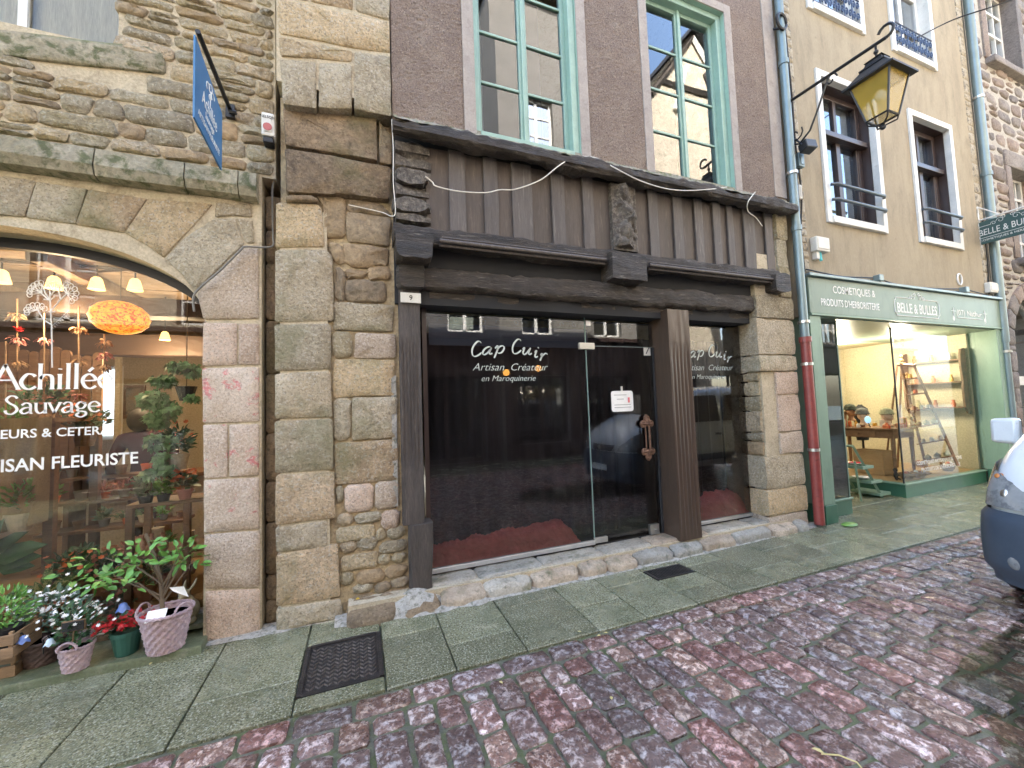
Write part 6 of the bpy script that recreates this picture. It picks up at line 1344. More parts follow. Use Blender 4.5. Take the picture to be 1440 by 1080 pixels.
# ================================================================== PLANT HELPERS
def leafmat(name, c1, c2, rough=.5, orand=.0):
    m = mat(name, c1, c2, scale=14, rough=rough, bump=.15, grain=.15, orand=orand, island=True); return m
M['ivy'] = leafmat('ivy_leaf', (.13, .30, .12), (.24, .44, .22), .45, .25); M['leaf'] = leafmat('fresh_leaf', (.10, .26, .04), (.16, .36, .07), .4, .25)
M['darkleaf'] = leafmat('dark_leaf', (.03, .085, .03), (.05, .13, .05), .45, .3); M['varleaf'] = mat('variegated_leaf', (.06, .14, .04), (.10, .2, .06), (.5, .5, .25), scale=18, rough=.45, bump=.1, thr=(.5, .56))
M['greyleaf'] = leafmat('grey_green_leaf', (.12, .19, .12), (.18, .26, .17), .6, .25)
M['flower_w'] = plain('white_petal', (.75, .74, .7), .6); M['flower_r'] = plain('red_petal', (.5, .02, .025), .5); M['flower_o'] = plain('orange_petal', (.6, .16, .06), .5); M['flower_p'] = plain('dried_pink_petal', (.38, .16, .14), .7)
M['stem'] = plain('woody_stem', (.16, .12, .08), .8); M['terracotta'] = plain('terracotta', (.36, .17, .10), .8); M['soil'] = plain('dark_soil', (.02, .015, .01), .95)
def leaf(mb, p, d, n, L, W):
    d = d.normalized(); s = d.cross(n); s = s.normalized() if s.length > 1e-4 else Vector((1, 0, 0)); nn = s.cross(d).normalized()
    P = [p, p + d * L * .35 + s * W + nn * W * .3, p + d * L * .75 + s * W * .7 + nn * W * .1, p + d * L - nn * L * .12, p + d * L * .75 - s * W * .7 + nn * W * .1, p + d * L * .35 - s * W + nn * W * .3, p + d * L * .45 - nn * W * .1]
    mb.add(P, [(0, 1, 6), (1, 2, 6), (2, 3, 6), (3, 4, 6), (4, 5, 6), (5, 0, 6)])
def ivyleaf(mb, p, d, n, L):
    d = d.normalized(); s = d.cross(n); s = s.normalized() if s.length > 1e-4 else Vector((1, 0, 0)); q = lambda a, b: p + d * a * L + s * b * L
    P = [q(0, 0), q(-.15, .3), q(.25, .6), q(.35, .28), q(1, 0), q(.35, -.28), q(.25, -.6), q(-.15, -.3)]
    mb.add(P, [(0, 1, 2, 3), (0, 3, 4), (0, 4, 5), (0, 5, 6, 7)])
def rv(r=R): 
    while True:
        v = Vector((r.uniform(-1, 1), r.uniform(-1, 1), r.uniform(-1, 1)))
        if .05 < v.length < 1: return v
def clump(mb, c, rad, n, L, W, up=.3, kind='leaf', r=R):
    for _ in range(n):
        v = rv(r); p = Vector((c[0] + v.x * rad[0], c[1] + v.y * rad[1], c[2] + v.z * rad[2])); d = Vector((v.x, v.y, v.z * .4 + up)) + rv(r) * .5; nn = rv(r) + Vector((0, -.3, 1))
        k = r.uniform(.7, 1.25)
        if kind == 'ivy': ivyleaf(mb, p, d + Vector((0, 0, -.8)), nn, L * k)
        else: leaf(mb, p, d, nn, L * k, W * k)
    return mb
def blooms(mb, pts, r_, pet=6, r=R):
    for p in pts:
        n = (rv(r) * .6 + Vector((0, -.5, .9))).normalized(); a = n.orthogonal().normalized(); b = n.cross(a)
        for k in range(pet):
            t = 2 * PI * k / pet; t2 = t + .5 * 2 * PI / pet; t0 = t - .5 * 2 * PI / pet; P = Vector(p)
            mb.add([P, P + (a * math.cos(t0) + b * math.sin(t0)) * r_ * .6 + n * r_ * .1, P + (a * math.cos(t) + b * math.sin(t)) * r_ + n * r_ * .25, P + (a * math.cos(t2) + b * math.sin(t2)) * r_ * .6 + n * r_ * .1], [(0, 1, 2, 3)])
    return mb
def basket(parent, c, rt, rb, h, m, sy=1.0, rows=10, n=30, name='basket'):
    mb = MB(); v = []
    nr = rows * 3
    for j in range(nr + 1):
        t = j / nr; r_ = rb + (rt - rb) * t; row = int(j / 3)
        for k in range(n * 2):
            a = 2 * PI * k / (n * 2); w_ = math.sin(a * n / 2 * 1.0 + row * PI) * .06 * rt * abs(math.sin(PI * (j % 3 + .5) / 3)) ; q = r_ + w_ + (0 if 0 < j < nr else .0)
            v.append((c[0] + q * math.cos(a), c[1] + q * sy * math.sin(a), c[2] + h * t))
    N_ = n * 2
    mb.add(v, [(j * N_ + k, j * N_ + (k + 1) % N_, (j + 1) * N_ + (k + 1) % N_, (j + 1) * N_ + k) for j in range(nr) for k in range(N_)])
    b = mb.build(name, m, parent, smooth=True)
    m_ = MB()
    for q in range(2): m_.tube([(c[0] + rt * 1.03 * math.cos(a), c[1] + rt * sy * 1.03 * math.sin(a), c[2] + h + .006 * math.sin(a * 14 + q * PI)) for a in [2 * PI * k / 48 for k in range(49)]], rt * .055, 6)
    m_.build('rim', m, parent, smooth=True)
    MB().lathe([(1e-4, h * .86), (rt * .93, h * .86)], c, 24, 1, sy).build('soil', M['soil'], parent)
    MB().lathe([(rb, .0), (1e-4, .004)][::-1], c, 20, 1, sy).build('base', m, parent)
    return b
def handle(parent, c, rt, h, m, ang, size, sy=1.0):
    a = math.radians(ang); p = Vector((c[0] + rt * math.cos(a), c[1] + rt * sy * math.sin(a), c[2] + h)); s = Vector((-math.sin(a), math.cos(a), 0))
    m_ = MB()
    for q in (0, 1): m_.tube([p + s * size * math.cos(t) + Vector((0, 0, size * 1.0 * math.sin(t))) + Vector((.004 * math.sin(t * 9 + q * PI), .004 * math.cos(t * 9 + q * PI), 0)) for t in [PI * k / 12 for k in range(13)]], .006, 6)
    m_.build('handle', m, parent, smooth=True)
def pot(parent, c, rt, rb, h, m, name='pot'):
    o = MB().lathe([(rb, 0), (rt, h * .82), (rt * 1.08, h * .83), (rt * 1.08, h), (rt * .96, h), (rt * .94, h * .86), (1e-4, h * .86)], c, 20).build(name, m, parent, smooth=False); return o
M['wick_p'] = mat('pink_painted_wicker', (.52, .40, .42), (.42, .30, .33), (.30, .2, .22), scale=30, rough=.7, bump=.4, thr=(.55, .7)); M['wick_b'] = mat('brown_wicker', (.17, .115, .10), (.12, .08, .07), scale=30, rough=.7, bump=.4)
M['crate'] = mat('worn_crate_wood', (.32, .2, .11), (.24, .15, .08), scale=5, rough=.75, bump=.4, stretch=(1, 1, 6), grain=.25, orand=.1)
ZS = .056
def gp_(px, py, z=ZS): return onZ(px, py, z)
# ---- baskets on the sill
c = gp_(224, 924); c = Vector((c.x, c.y + .10, ZS))
t = thing('planted_basket', 'large pink wicker basket with small leafy tree and blank white tag on the sill', 'plant basket', c)
hb_ = .26; basket(t, c, .148, .098, hb_, M['wick_p'], .9)
handle(t, c, .15, hb_, M['wick_p'], 165, .06, .9); handle(t, c, .15, hb_, M['wick_p'], -35, .06, .9)
m_ = MB(); m_.tube([c + Vector((-.02, 0, .2)), c + Vector((-.04, .02, .45)), c + Vector((-.09, .03, .66)), c + Vector((-.13, .02, .80))], [.016, .013, .011, .009], 7)
for (dx, dy, z0, z1) in ((-.40, 0, .42, .54), (-.25, -.1, .38, .58), (.12, -.05, .40, .62), (.13, .08, .36, .56), (.05, .1, .42, .68), (-.36, .05, .5, .66), (.11, -.12, .48, .66), (-.1, -.15, .5, .68)):
    m_.tube([c + Vector((-.03, .01, z0 - .06)), c + Vector((dx * .5, dy * .5, (z0 + z1) / 2)), c + Vector((dx, dy, z1))], [.007, .005, .003], 5)
m_.build('trunk', M['stem'], t, smooth=True)
m_ = MB(); rr_ = random.Random(3)
for (dx, dy, z, n) in ((-.40, 0, .54, 20), (-.26, -.1, .57, 20), (-.36, .05, .66, 16), (.10, -.05, .62, 18), (.12, .06, .56, 14), (.04, .1, .68, 16), (.10, -.12, .66, 14), (-.1, -.15, .66, 18), (-.16, 0, .72, 16), (-.48, -.02, .60, 10), (-.18, -.1, .5, 12)):
    clump(m_, c + Vector((dx, dy, z)), (.12, .09, .06), int(n * .95), .062, .016, .1, r=rr_)
m_.build('foliage', M['leaf'], t, smooth=True)
tag = MB().hexa([c + Vector((-.07, -.135, .25)), c + Vector((.04, -.14, .26)), c + Vector((.04, -.136, .26)), c + Vector((-.07, -.131, .25)), c + Vector((-.065, -.10, .31)), c + Vector((.045, -.105, .315)), c + Vector((.045, -.101, .315)), c + Vector((-.065, -.096, .31))]); tag.build('price_tag', M['white'], t)
m_ = MB(); p = c + Vector((.02, -.02, .42)); m_.add([p, p + Vector((.09, -.02, .0)), p + Vector((.12, -.02, -.08)), p + Vector((.03, -.01, -.03))], [(0, 1, 2, 3)]); m_.build('torn_label', M['white'], t)
c = gp_(97, 949); c = Vector((c.x, c.y + .065, ZS))
t = thing('planted_basket', 'small pale pink wicker basket with small slate sign on a stick at the sill edge', 'plant basket', c)
basket(t, c, .088, .062, .15, M['wick_p'], .85, rows=8, n=24); handle(t, c, .088, .15, M['wick_p'], -95, .05, .85); handle(t, c, .088, .15, M['wick_p'], 85, .05, .85)
m_ = MB(); clump(m_, c + Vector((0, .02, .26)), (.13, .10, .13), 190, .045, .010, .6); m_.build('foliage', M['darkleaf'], t, smooth=True)
m_ = MB(); blooms(m_, [c + Vector((R.gauss(0, .09), R.gauss(0, .06), .30 + R.gauss(.04, .05))) for _ in range(60)], .013); m_.build('white_flowers', M['flower_w'], t, kind='stuff')
MB().tube([c + Vector((.0, -.04, .12)), c + Vector((.01, -.05, .27))], .005, 5).build('sign_stick', M['crate'], t)
sb = MB().box(c.x - .045, c.x + .06, c.y - .058, c.y - .05, .32, .375).build('slate_sign', M['void'], t); MB().box(c.x - .051, c.x + .066, c.y - .0495, c.y - .044, .314, .381).build('sign_frame', M['crate'], t)
c = gp_(45, 942); c = Vector((c.x, c.y + .085, ZS))
t = thing('planted_basket', 'brown wicker basket beside the wooden crate with white flowering bush', 'plant basket', c)
basket(t, c, .118, .085, .155, M['wick_b'], .9, rows=8, n=26); handle(t, c, .118, .155, M['wick_b'], 10, .05, .9)
m_ = MB(); clump(m_, c + Vector((.02, .05, .30)), (.19, .12, .14), 300, .045, .011, .6); m_.build('foliage', M['greyleaf'], t, smooth=True)
m_ = MB(); blooms(m_, [c + Vector((.02 + R.gauss(0, .11), .03 + R.gauss(0, .07), .33 + R.gauss(.04, .06))) for _ in range(85)], .014); m_.build('white_flowers', M['flower_w'], t, kind='stuff')
MB().ball(c + Vector((.05, -.06, .17)), .02, 10, 8).build('pebble', plain('pink_pebble', (.5, .38, .36), .5), t, smooth=True)
def bellflower(px, py, z, rad, m, label):
    p = onY(px, py, z); tt_ = thing('metal_bellflower', label, 'ornament', p, 'painted bell flower ornaments'); prof = [(rad * .15, rad * .9), (rad * .55, rad * .65), (rad * .7, rad * .1), (rad * 1.05, -rad * .55)]
    v = []; n = 20
    for j, (r_, z_) in enumerate(prof): v += [(p.x + r_ * (1 + (.12 * math.cos(5 * 2 * PI * k / n) if j == 3 else 0)) * math.cos(2 * PI * k / n), p.y + r_ * math.sin(2 * PI * k / n), p.z + z_ - (.25 * rad * math.cos(5 * 2 * PI * k / n) if j == 3 else 0)) for k in range(n)]
    MB().add(v, [(j * n + k, j * n + (k + 1) % n, (j + 1) * n + (k + 1) % n, (j + 1) * n + k) for j in range(3) for k in range(n)]).build('bell', m, tt_, smooth=True)
    MB().tube([p + Vector((0, 0, rad * .9)), p + Vector((-.01, .0, rad * 1.5))], .004, 5).tube([p + Vector((-.01, 0, rad * 1.5)), p + Vector((-.04, .02, rad * .5)), p + Vector((-.045, .03, -rad * 3))], .004, 5).build('stem', M['iron'], tt_)
BL = plain('cornflower_blue_enamel', (.13, .22, .52), .4); WB_ = plain('pale_blue_white_enamel', (.55, .66, .72), .4)
bellflower(173, 854, .10, .035, BL, 'cornflower blue metal bell flower above the red flowers'); bellflower(33, 899, .02, .028, BL, 'small blue metal bell flower in the brown basket'); bellflower(70, 903, .0, .026, WB_, 'pale white metal bell flower between the two small baskets')
c = gp_(168, 928); c = Vector((c.x, c.y + .09, ZS))
t = thing('potted_plant', 'green pot of dense red flowers behind the small sill baskets', 'potted plant', c)
pot(t, c, .085, .062, .16, plain('bottle_green_pot', (.03, .11, .085), .4))
m_ = MB(); clump(m_, c + Vector((0, 0, .19)), (.13, .09, .05), 90, .04, .012, .4); m_.build('foliage', M['darkleaf'], t, smooth=True)
m_ = MB(); blooms(m_, [c + Vector((R.uniform(-.14, .15), R.uniform(-.1, .08), .19 + R.uniform(0, .06))) for _ in range(120)], .02); m_.build('red_flowers', M['flower_r'], t, kind='stuff')
# rabbit
c = gp_(262, 893); c = Vector((c.x, YG - .02 - .10, .10)); c = Vector((onY(262, 880, .28).x, .30, .12))
t = thing('stone_rabbit', 'cast stone rabbit sitting upright in the corner beside the arch jamb', 'garden statue', c)
rb = mat('cast_stone', (.42, .36, .22), (.34, .29, .18), scale=8, rough=.85, bump=.4, grain=.15)
me_ = MB(); me_.ball(c + Vector((.01, .02, .08)), .062, 16, 12, 1, 1, 1.25); me_.ball(c + Vector((0, -.01, .15)), .045, 14, 10, 1, .9, 1.2)
me_.ball(c + Vector((-.012, -.03, .215)), .038, 14, 10, .95, 1.15, .95); me_.ball(c + Vector((-.02, -.07, .205)), .018, 10, 8)
for s in (-1, 1):
    me_.tube([c + Vector((s * .015, -.01, .235)), c + Vector((s * .03 + .01, 0, .27)), c + Vector((s * .034 + .02, .01, .31))], [.012, .017, .006], 8, ell=.6)
    me_.tube([c + Vector((s * .028 - .01, -.045, .14)), c + Vector((s * .024 - .01, -.062, .08)), c + Vector((s * .024, -.07, .01))], [.016, .013, .014], 8)
    me_.ball(c + Vector((s * .045, -.035, .02)), .026, 10, 8, .8, 1.6, .7)
o = me_.build('body', rb, t, smooth=True); rm = o.modifiers.new('remesh', 'REMESH'); rm.mode = 'VOXEL'; rm.voxel_size = .006; rm.use_smooth_shade = True
MB().box(c.x - .2, c.x + .13, .22, .42, .09, .125).build('rabbit_base', M['sill'], t)
for s in (-1, 1): MB().ball(c + Vector((-.012 + s * .03, -.058, .222)), .006, 8, 6).build('eye', M['void'], t)
# crates at the left edge
def crate(px, py, z0, h, w_, d_, label, rot=0):
    p = onZ(px, py, z0); x1 = p.x; y0 = p.y; tt_ = thing('wooden_crate', label, 'crate', (x1 - w_ / 2, y0 + d_ / 2, z0), 'wooden crates stacked at the left edge')
    ns = max(2, int(h / .085))
    for k in range(ns):
        za = z0 + k * h / ns; zb = za + h / ns - .014
        MB().box(x1 - w_, x1, y0, y0 + .012, za, zb).build('slat', M['crate'], tt_, bevel=.002); MB().box(x1 - .012, x1, y0 + .0125, y0 + d_ - .0125, za, zb).build('slat', M['crate'], tt_, bevel=.002); MB().box(x1 - w_, x1, y0 + d_ - .012, y0 + d_, za, zb).build('slat', M['crate'], tt_)
        MB().box(x1 - w_, x1 - w_ + .012, y0 + .0125, y0 + d_ - .0125, za, zb).build('slat', M['crate'], tt_)
    for (a, b) in ((x1 - .03, y0 + .013), (x1 - w_ + .013, y0 + .013), (x1 - .03, y0 + d_ - .03), (x1 - w_ + .013, y0 + d_ - .03)): MB().box(a, a + .017, b, b + .017, z0, z0 + h).build('corner_post', M['crate'], tt_)
    return tt_, Vector((x1 - w_ / 2, y0 + d_ / 2, z0))
t, cc = crate(21, 951, ZS, .165, .42, .26, 'lower wooden crate at the left edge of the sill')
t, cc = crate(18, 925, .23, .15, .40, .24, 'upper wooden crate with small leafy plants at the left edge')
t = thing('potted_plant', 'bright green fine leaved plant standing in the upper crate at left edge', 'potted plant', (cc.x + .1, cc.y, .25))
pot(t, Vector((cc.x + .1, cc.y, .25)), .07, .05, .13, M['iron']); m_ = MB(); clump(m_, (cc.x + .1, cc.y, .48), (.12, .1, .13), 240, .04, .007, .6); m_.build('foliage', M['leaf'], t, smooth=True)
# ================================================================== FLORIST INTERIOR
M['beige'] = mat('beige_boarded_ceiling', (.24, .175, .115), (.18, .125, .08), scale=3, rough=.8, bump=.3, stretch=(.4, 4, 1), grain=.15); M['darkbeam'] = plain('dark_brown_beam', (.05, .03, .02), .7)
M['wallw'] = mat('warm_white_wall', (.55, .47, .34), (.5, .43, .31), scale=2, rough=.9, bump=.1)
M['shelfwood'] = mat('brown_shelf_wood', (.22, .12, .06), (.15, .08, .04), scale=4, rough=.6, bump=.25, stretch=(.5, 4, 4), orand=.15)
m_ = MB(); m_.box(-6, -.9, 4.6, 4.65, 0, 3.2); m_.box(-1.02, -.95, .60, 4.6, 0, 3.2); m_.box(-6, -5.95, .6, 4.6, 0, 3.2); m_.build('interior_wall', M['wallw'], flo)
MB().box(-6, -.7, .57, 4.6, -.04, .04).build('interior_floor', M['floorwood'], flo); 
for i in range(14): MB().box(-6, -1.0, .58 + i * .29, .58 + i * .29 + .283, 3.02 + .004 * (i % 2), 3.06).build('ceiling_board', M['beige'], flo)
def xat(px, y): return onY(px, 500, y).x
for (y0, pyt, pyb) in ((1.15, 418, 444), (2.3, 470, 500)):
    zt_, zb_ = onY(200, pyt, y0).z, onY(200, pyb, y0).z; m_ = MB(); timber(m_, -5.9, -1.03, y0, y0 + .22, zb_, zt_, amp=.006, seed=y0); m_.build('ceiling_beam', M['darkbeam'], flo)
for x_ in (-4.2, -3.2, -2.3, -1.5): m_ = MB(); timber(m_, x_ - .06, x_ + .06, .6, 4.5, 2.9, 3.015, amp=.006, seed=x_); m_.build('ceiling_joist', M['beige'], flo)
# party panel with scalloped palings
YPn = 1.75
for i in range(11):
    xa_ = onY(-20 + i * 15, 520, YPn).x; xb_ = onY(-20 + (i + 1) * 15 - 1.5, 520, YPn).x; zt_ = onY(0, 486 - 5 * math.sin(i * 1.3) + i * 1.2, YPn).z; xm = (xa_ + xb_) / 2; w_ = (xb_ - xa_) / 2
    MB().prism([(xa_, .9), (xb_, .9), (xb_, zt_ - w_ * .5)] + [(xm + w_ * math.cos(a), zt_ - w_ * .5 + w_ * .9 * math.sin(a)) for a in (.5, 1.1, 1.57, 2.1, 2.7)] + [(xa_, zt_ - w_ * .5)], YPn, YPn + .03).build('paling', M['shelfwood'], flo)
# bright inner window, picture, door post
a, b = onY(142, 520, 3.9), onY(161, 612, 3.9)
fr = MB().box(a.x - .06, b.x + .06, 3.93, 3.97, b.z - .06, a.z + .06).build('inner_window', M['whitepaint'], flo); MB().box(a.x, b.x, 3.9, 3.92, b.z, a.z).build('pane', emit('daylit_inner_window', (.75, .9, 1), .25), fr)
MB().box(onY(162, 500, 3.5).x, onY(165, 500, 3.5).x + .03, 3.5, 3.56, 0.05, 3.0).build('inner_door_post', M['wallw'], flo)
a, b = onY(164, 541, 4.4), onY(197, 588, 4.4)
pc = thing('framed_picture', 'framed street painting hanging on the beige wall inside the florist', 'picture', ((a.x + b.x) / 2, 4.58, b.z))
m_ = MB(); s = .05; m_.box(a.x, b.x, 4.52, 4.58, a.z - s, a.z); m_.box(a.x, b.x, 4.52, 4.58, b.z, b.z + s); m_.box(a.x, a.x + s, 4.52, 4.58, b.z + s, a.z - s); m_.box(b.x - s, b.x, 4.52, 4.58, b.z + s, a.z - s); m_.build('frame', M['shelfwood'], pc)
MB().box(a.x + s, b.x - s, 4.55, 4.57, b.z + s, a.z - s).build('canvas', mat('muted_painting', (.22, .26, .27), (.3, .2, .12), (.12, .1, .09), scale=2.2, rough=.7, bump=.1, thr=(.45, .55)), pc)
WARM = emit('warm_lamp_shade', (1, .58, .18), .32)
for i, (px, py, y) in enumerate(((2, 388, 1.0), (76, 397, 1.0), (136, 398, 1.0), (190, 400, 1.05), (232, 472, 2.0))):
    p = onY(px, py, y); tl = thing('spot_lamp', ('warm glass spot lamp above the left edge of the florist window', 'warm glass spot lamp behind the white yarrow drawing', 'warm glass spot lamp left of the orange paper lantern', 'warm glass spot lamp over the orange paper lantern', 'small warm spot lamp deep in the florist shop right of the paper lantern')[i], 'lamp', (p.x, y, 3.0), 'warm spot lamps under the florist ceiling')
    k = 1.15 if i < 4 else 1; MB().lathe([(.018 * k, .045 * k), (.032 * k, .03 * k), (.05 * k, -.05 * k), (1e-4, -.045 * k)], p, 16).build('shade', WARM, tl, smooth=True); MB().tube([p + Vector((0, 0, .045)), (p.x, y, min(3.02, p.z + .6))], .007, 5).build('stem', M['iron'], tl)
    if i in (1, 3, 4):
        pl = bpy.data.lights.new('lamp_light', 'POINT'); pl.energy = 3.4 if i < 4 else 8; pl.color = (1, .72, .42); pl.shadow_soft_size = .08; lo = bpy.data.objects.new('lamp_light', pl); COL.objects.link(lo); lo.parent = tl; lo.location = Vector((p.x, y, p.z - .3)) - wloc(tl)
tr = MB().tube([(-3.2, 1.0, onY(75, 372, 1.0).z), (onY(185, 378, 1.0).x, 1.0, onY(75, 372, 1.0).z - .0)], .014, 6); tr.tube([(onY(60, 372, 1.0).x, 1.0, onY(75, 372, 1.0).z - .02), (onY(120, 385, .9).x, .95, onY(75, 382, 1.0).z), (onY(190, 374, 1.0).x, 1.0, onY(75, 370, 1.0).z)], .012, 6); o = tr.build('lamp_track', M['darkbeam'], flo)
p = onY(138, 352, .55); t = thing('loudspeaker', 'small black cylindrical speaker hanging at the top of the arched florist window', 'speaker', p)
MB().tube([(p.x - .04, .56, p.z + .04), (p.x - .04, .56, p.z - .06)], .036, 14).build('body', M['iron'], t, smooth=False); MB().box(p.x - .09, p.x + .02, .54, .58, p.z + .03, p.z + .06).build('bracket', M['iron'], t)
# orange paper lantern
p = onY(169, 447, .95); PL = mat('orange_floral_paper', (.9, .28, .02), (.85, .45, .05), (.75, .05, .01), scale=16, rough=.8, bump=0, thr=(.52, .56))
nt_ = PL.node_tree; bs = nt_.nodes['Principled BSDF']; nt_.links.new(bs.inputs['Base Color'].links[0].from_socket, bs.inputs['Emission Color']); bs.inputs['Emission Strength'].default_value = .13
t = thing('paper_lantern', 'glowing orange flower patterned oval paper lantern in the florist window', 'paper lantern', (p.x, .95, p.z))
v = []; nn_ = 32; mm_ = 16
for j in range(mm_ + 1):
    th = PI * j / mm_; r_ = max(.001, .20 * math.sin(th)) * (1 + .02 * math.cos(j * PI)); 
    v += [(p.x + r_ * math.cos(2 * PI * k / nn_), p.y + r_ * math.sin(2 * PI * k / nn_), p.z + .145 * math.cos(th) - .04 * (r_ * math.cos(2 * PI * k / nn_))) for k in range(nn_)]
MB().add(v, [(j * nn_ + k, j * nn_ + (k + 1) % nn_, (j + 1) * nn_ + (k + 1) % nn_, (j + 1) * nn_ + k) for j in range(mm_) for k in range(nn_)]).build('shade', PL, t, smooth=True)
MB().tube([(p.x, .95, p.z + .1), (p.x, .95, 3.0)], .003, 4).build('cord', M['iron'], t); m_ = MB()
for j in (4, 6, 8, 10, 12): r_ = .204 * math.sin(PI * j / mm_); m_.tube([(p.x + r_ * math.cos(a), p.y + r_ * math.sin(a), p.z + .145 * math.cos(PI * j / mm_) - .04 * r_ * math.cos(a)) for a in [2 * PI * k / 32 for k in range(33)]], .0018, 4)
m_.build('wire_rings', M['flower_r'], t)
# rope garlands with dried flowers
for i, (px, pt, pb, y) in enumerate(((24, 420, 520, 1.1), (62, 440, 600, 1.1), (111, 430, 570, 1.1), (147, 470, 520, 1.1), (8, 480, 700, 1.1))):
    a, b = onY(px, pt, y), onY(px, pb, y); t = thing('rope_garland', ('rope garland with red dried blossom hanging behind the yarrow drawing', 'long rope garland hanging left of the letter C', 'rope garland with dried bundles hanging behind the double l letters', 'short garland with dried bundle under the paper lantern', 'rope garland at the far left window edge')[i], 'garland', a, 'rope garlands in the florist window')
    MB().tube([a, b], .006, 5).build('rope', M['crate'], t)
    for k in range(3):
        q = a.lerp(b, (k + .7) / 3); m_ = MB(); clump(m_, q, (.03, .03, .03), 26, .05, .009, -.6); m_.build('dried_bundle', (M['crate'], M['flower_p'], M['crate'])[(k + i) % 3], t)
    if i == 0: m_ = MB(); blooms(m_, [onY(26, 463, y) + rv() * .02 for _ in range(5)], .03); m_.build('red_blossom', M['flower_r'], t)
# burlap cloth, shelves with pots, gourd stand
bl = mat('burlap', (.36, .25, .13), (.30, .2, .1), scale=5, rough=.9, bump=.5, bscale=120, grain=.2)
a, b, c_ = onY(-40, 590, .75), onY(76, 600, .75), onY(76, 722, .75)
def bf(u, v): x = a.x + (b.x - a.x) * u; zb_ = onY(76, 730, .75).z - .1 * (1 - u); z = a.z + (zb_ - a.z) * v; return (x, .75 + .03 * math.sin(u * 18 + v * 2) - .06 * v, z)
o = MB().sheet(bf, 50, 16).build('burlap_cloth', bl, None, smooth=True); setp(o, 'brown burlap cloth hanging over the display table at the left of the florist window', 'cloth')
tb = thing('display_table', 'brown display table under the burlap cloth at left inside the florist window', 'table', (-2.6, 1.0, .04))
MB().box(-3.6, b.x - .02, .80, 1.5, a.z - .04, a.z - .005).build('tabletop', M['shelfwood'], tb)
for (x_, y_) in ((-3.5, .84), (b.x - .1, .84), (-3.5, 1.42), (b.x - .1, 1.42)): MB().box(x_, x_ + .06, y_, y_ + .06, .04, a.z - .041).build('leg', M['shelfwood'], tb)
# tiered shelves receding to the right
sh = thing('tiered_shelf', 'brown tiered shelf of small pots behind the words artisan fleuriste', 'shelf unit', (-1.8, 1.6, .04))
tiers = [(.80, 1.28), (.98, 1.02), (1.16, .80), (.62, .55), (.60, .30)]
ORD = ['first', 'second', 'third', 'fourth', 'fifth', 'sixth', 'seventh', 'eighth', 'ninth', 'tenth', 'eleventh', 'twelfth']; TIER = ['top', 'second', 'third', 'lowest']; npot = {}; npl_ = {}
potm = [M['terracotta'], M['crate'], M['wallw'], plain('grey_pot', (.2, .2, .19), .7), M['flower_o']]
for k, (z_, y_) in enumerate(((1.12, 1.6), (.92, 1.4), (.70, 1.2), (.46, 1.0))):
    xa_, xb_ = onY(70, 700, y_).x - .1, onY(262, 700, y_).x
    MB().box(xa_, xb_, y_, y_ + .22, z_ - .025, z_).build('shelf_board', M['shelfwood'], sh)
    x_ = xa_ + .08
    while x_ < xb_ - .05:
        r_ = R.uniform(.03, .05); kind = R.random()
        if kind < .45:
            npot[k] = npot.get(k, 0) + 1; t = thing('small_pot', 'small bare pot, ' + ORD[npot[k] - 1] + ' from the left on the ' + TIER[k] + ' tier of the florist shelf', 'pot', (x_, y_ + .1, z_), 'small pots on the tiered florist shelf'); pot(t, Vector((x_, y_ + .1, z_)), r_, r_ * .75, r_ * 2, R.choice(potm))
        else:
            npl_[k] = npl_.get(k, 0) + 1; t = thing('small_plant', 'small potted plant, ' + ORD[npl_[k] - 1] + ' from the left on the ' + TIER[k] + ' tier of florist shelf', 'potted plant', (x_, y_ + .1, z_), 'small plants on the tiered florist shelf'); pot(t, Vector((x_, y_ + .1, z_)), r_, r_ * .75, r_ * 1.6, R.choice(potm)); m_ = MB(); clump(m_, (x_, y_ + .1, z_ + r_ * 2.4), (.06, .05, .05), 40, .05, .012, .6); m_.build('foliage', R.choice([M['darkleaf'], M['leaf'], M['flower_p'], M['greyleaf']]), t, smooth=True)
        x_ += R.uniform(.11, .2)
for x_ in (-2.6, -1.9, -1.35): MB().box(x_, x_ + .04, 1.56, 1.82, .04, 1.09).build('upright', M['shelfwood'], sh)
st = thing('plant_stand', 'wooden stand with two shelves holding pink gourds near the right window jamb', 'plant stand', (-1.28, .75, .04))
za, zb = onY(225, 705, .68).z, onY(225, 772, .68).z - .02
x0_, x1_ = onY(182, 705, .68).x, AR - .0
for z_ in (za, zb): MB().box(x0_, x1_, .62, .95, z_ - .025, z_).build('shelf_board', M['shelfwood'], st)
for (x_, y_) in ((x0_, .62), (onY(257, 760, .62).x, .62), (x0_, .92), (x1_ - .06, .92)): MB().box(x_, x_ + .045, y_ - .001, y_ + .044, .04, za - .026).build('leg', M['shelfwood'], st)
PG = mat('pink_gourd', (.5, .26, .2), (.55, .32, .24), (.6, .45, .35), scale=30, rough=.6, bump=.1, thr=(.55, .65))
for i, px in enumerate((199, 213, 229)):
    p = onY(px, 770, .68); p.z = zb; o = MB().lathe([(.018, 0), (.036, .02), (.040, .05), (.026, .085), (.014, .11), (.012, .14), (.016, .15)], p, 16).build('gourd', PG, None, smooth=True); setp(o, ('leftmost', 'middle', 'rightmost')[i] + ' of three pink long necked gourds on the wooden stand', 'gourd', 'pink gourds on the wooden stand')
p = onY(260, 712, .68); p.z = za; t = thing('potted_plant', 'pink ribbed pot of orange begonia on the top shelf near the window jamb', 'potted plant', p)
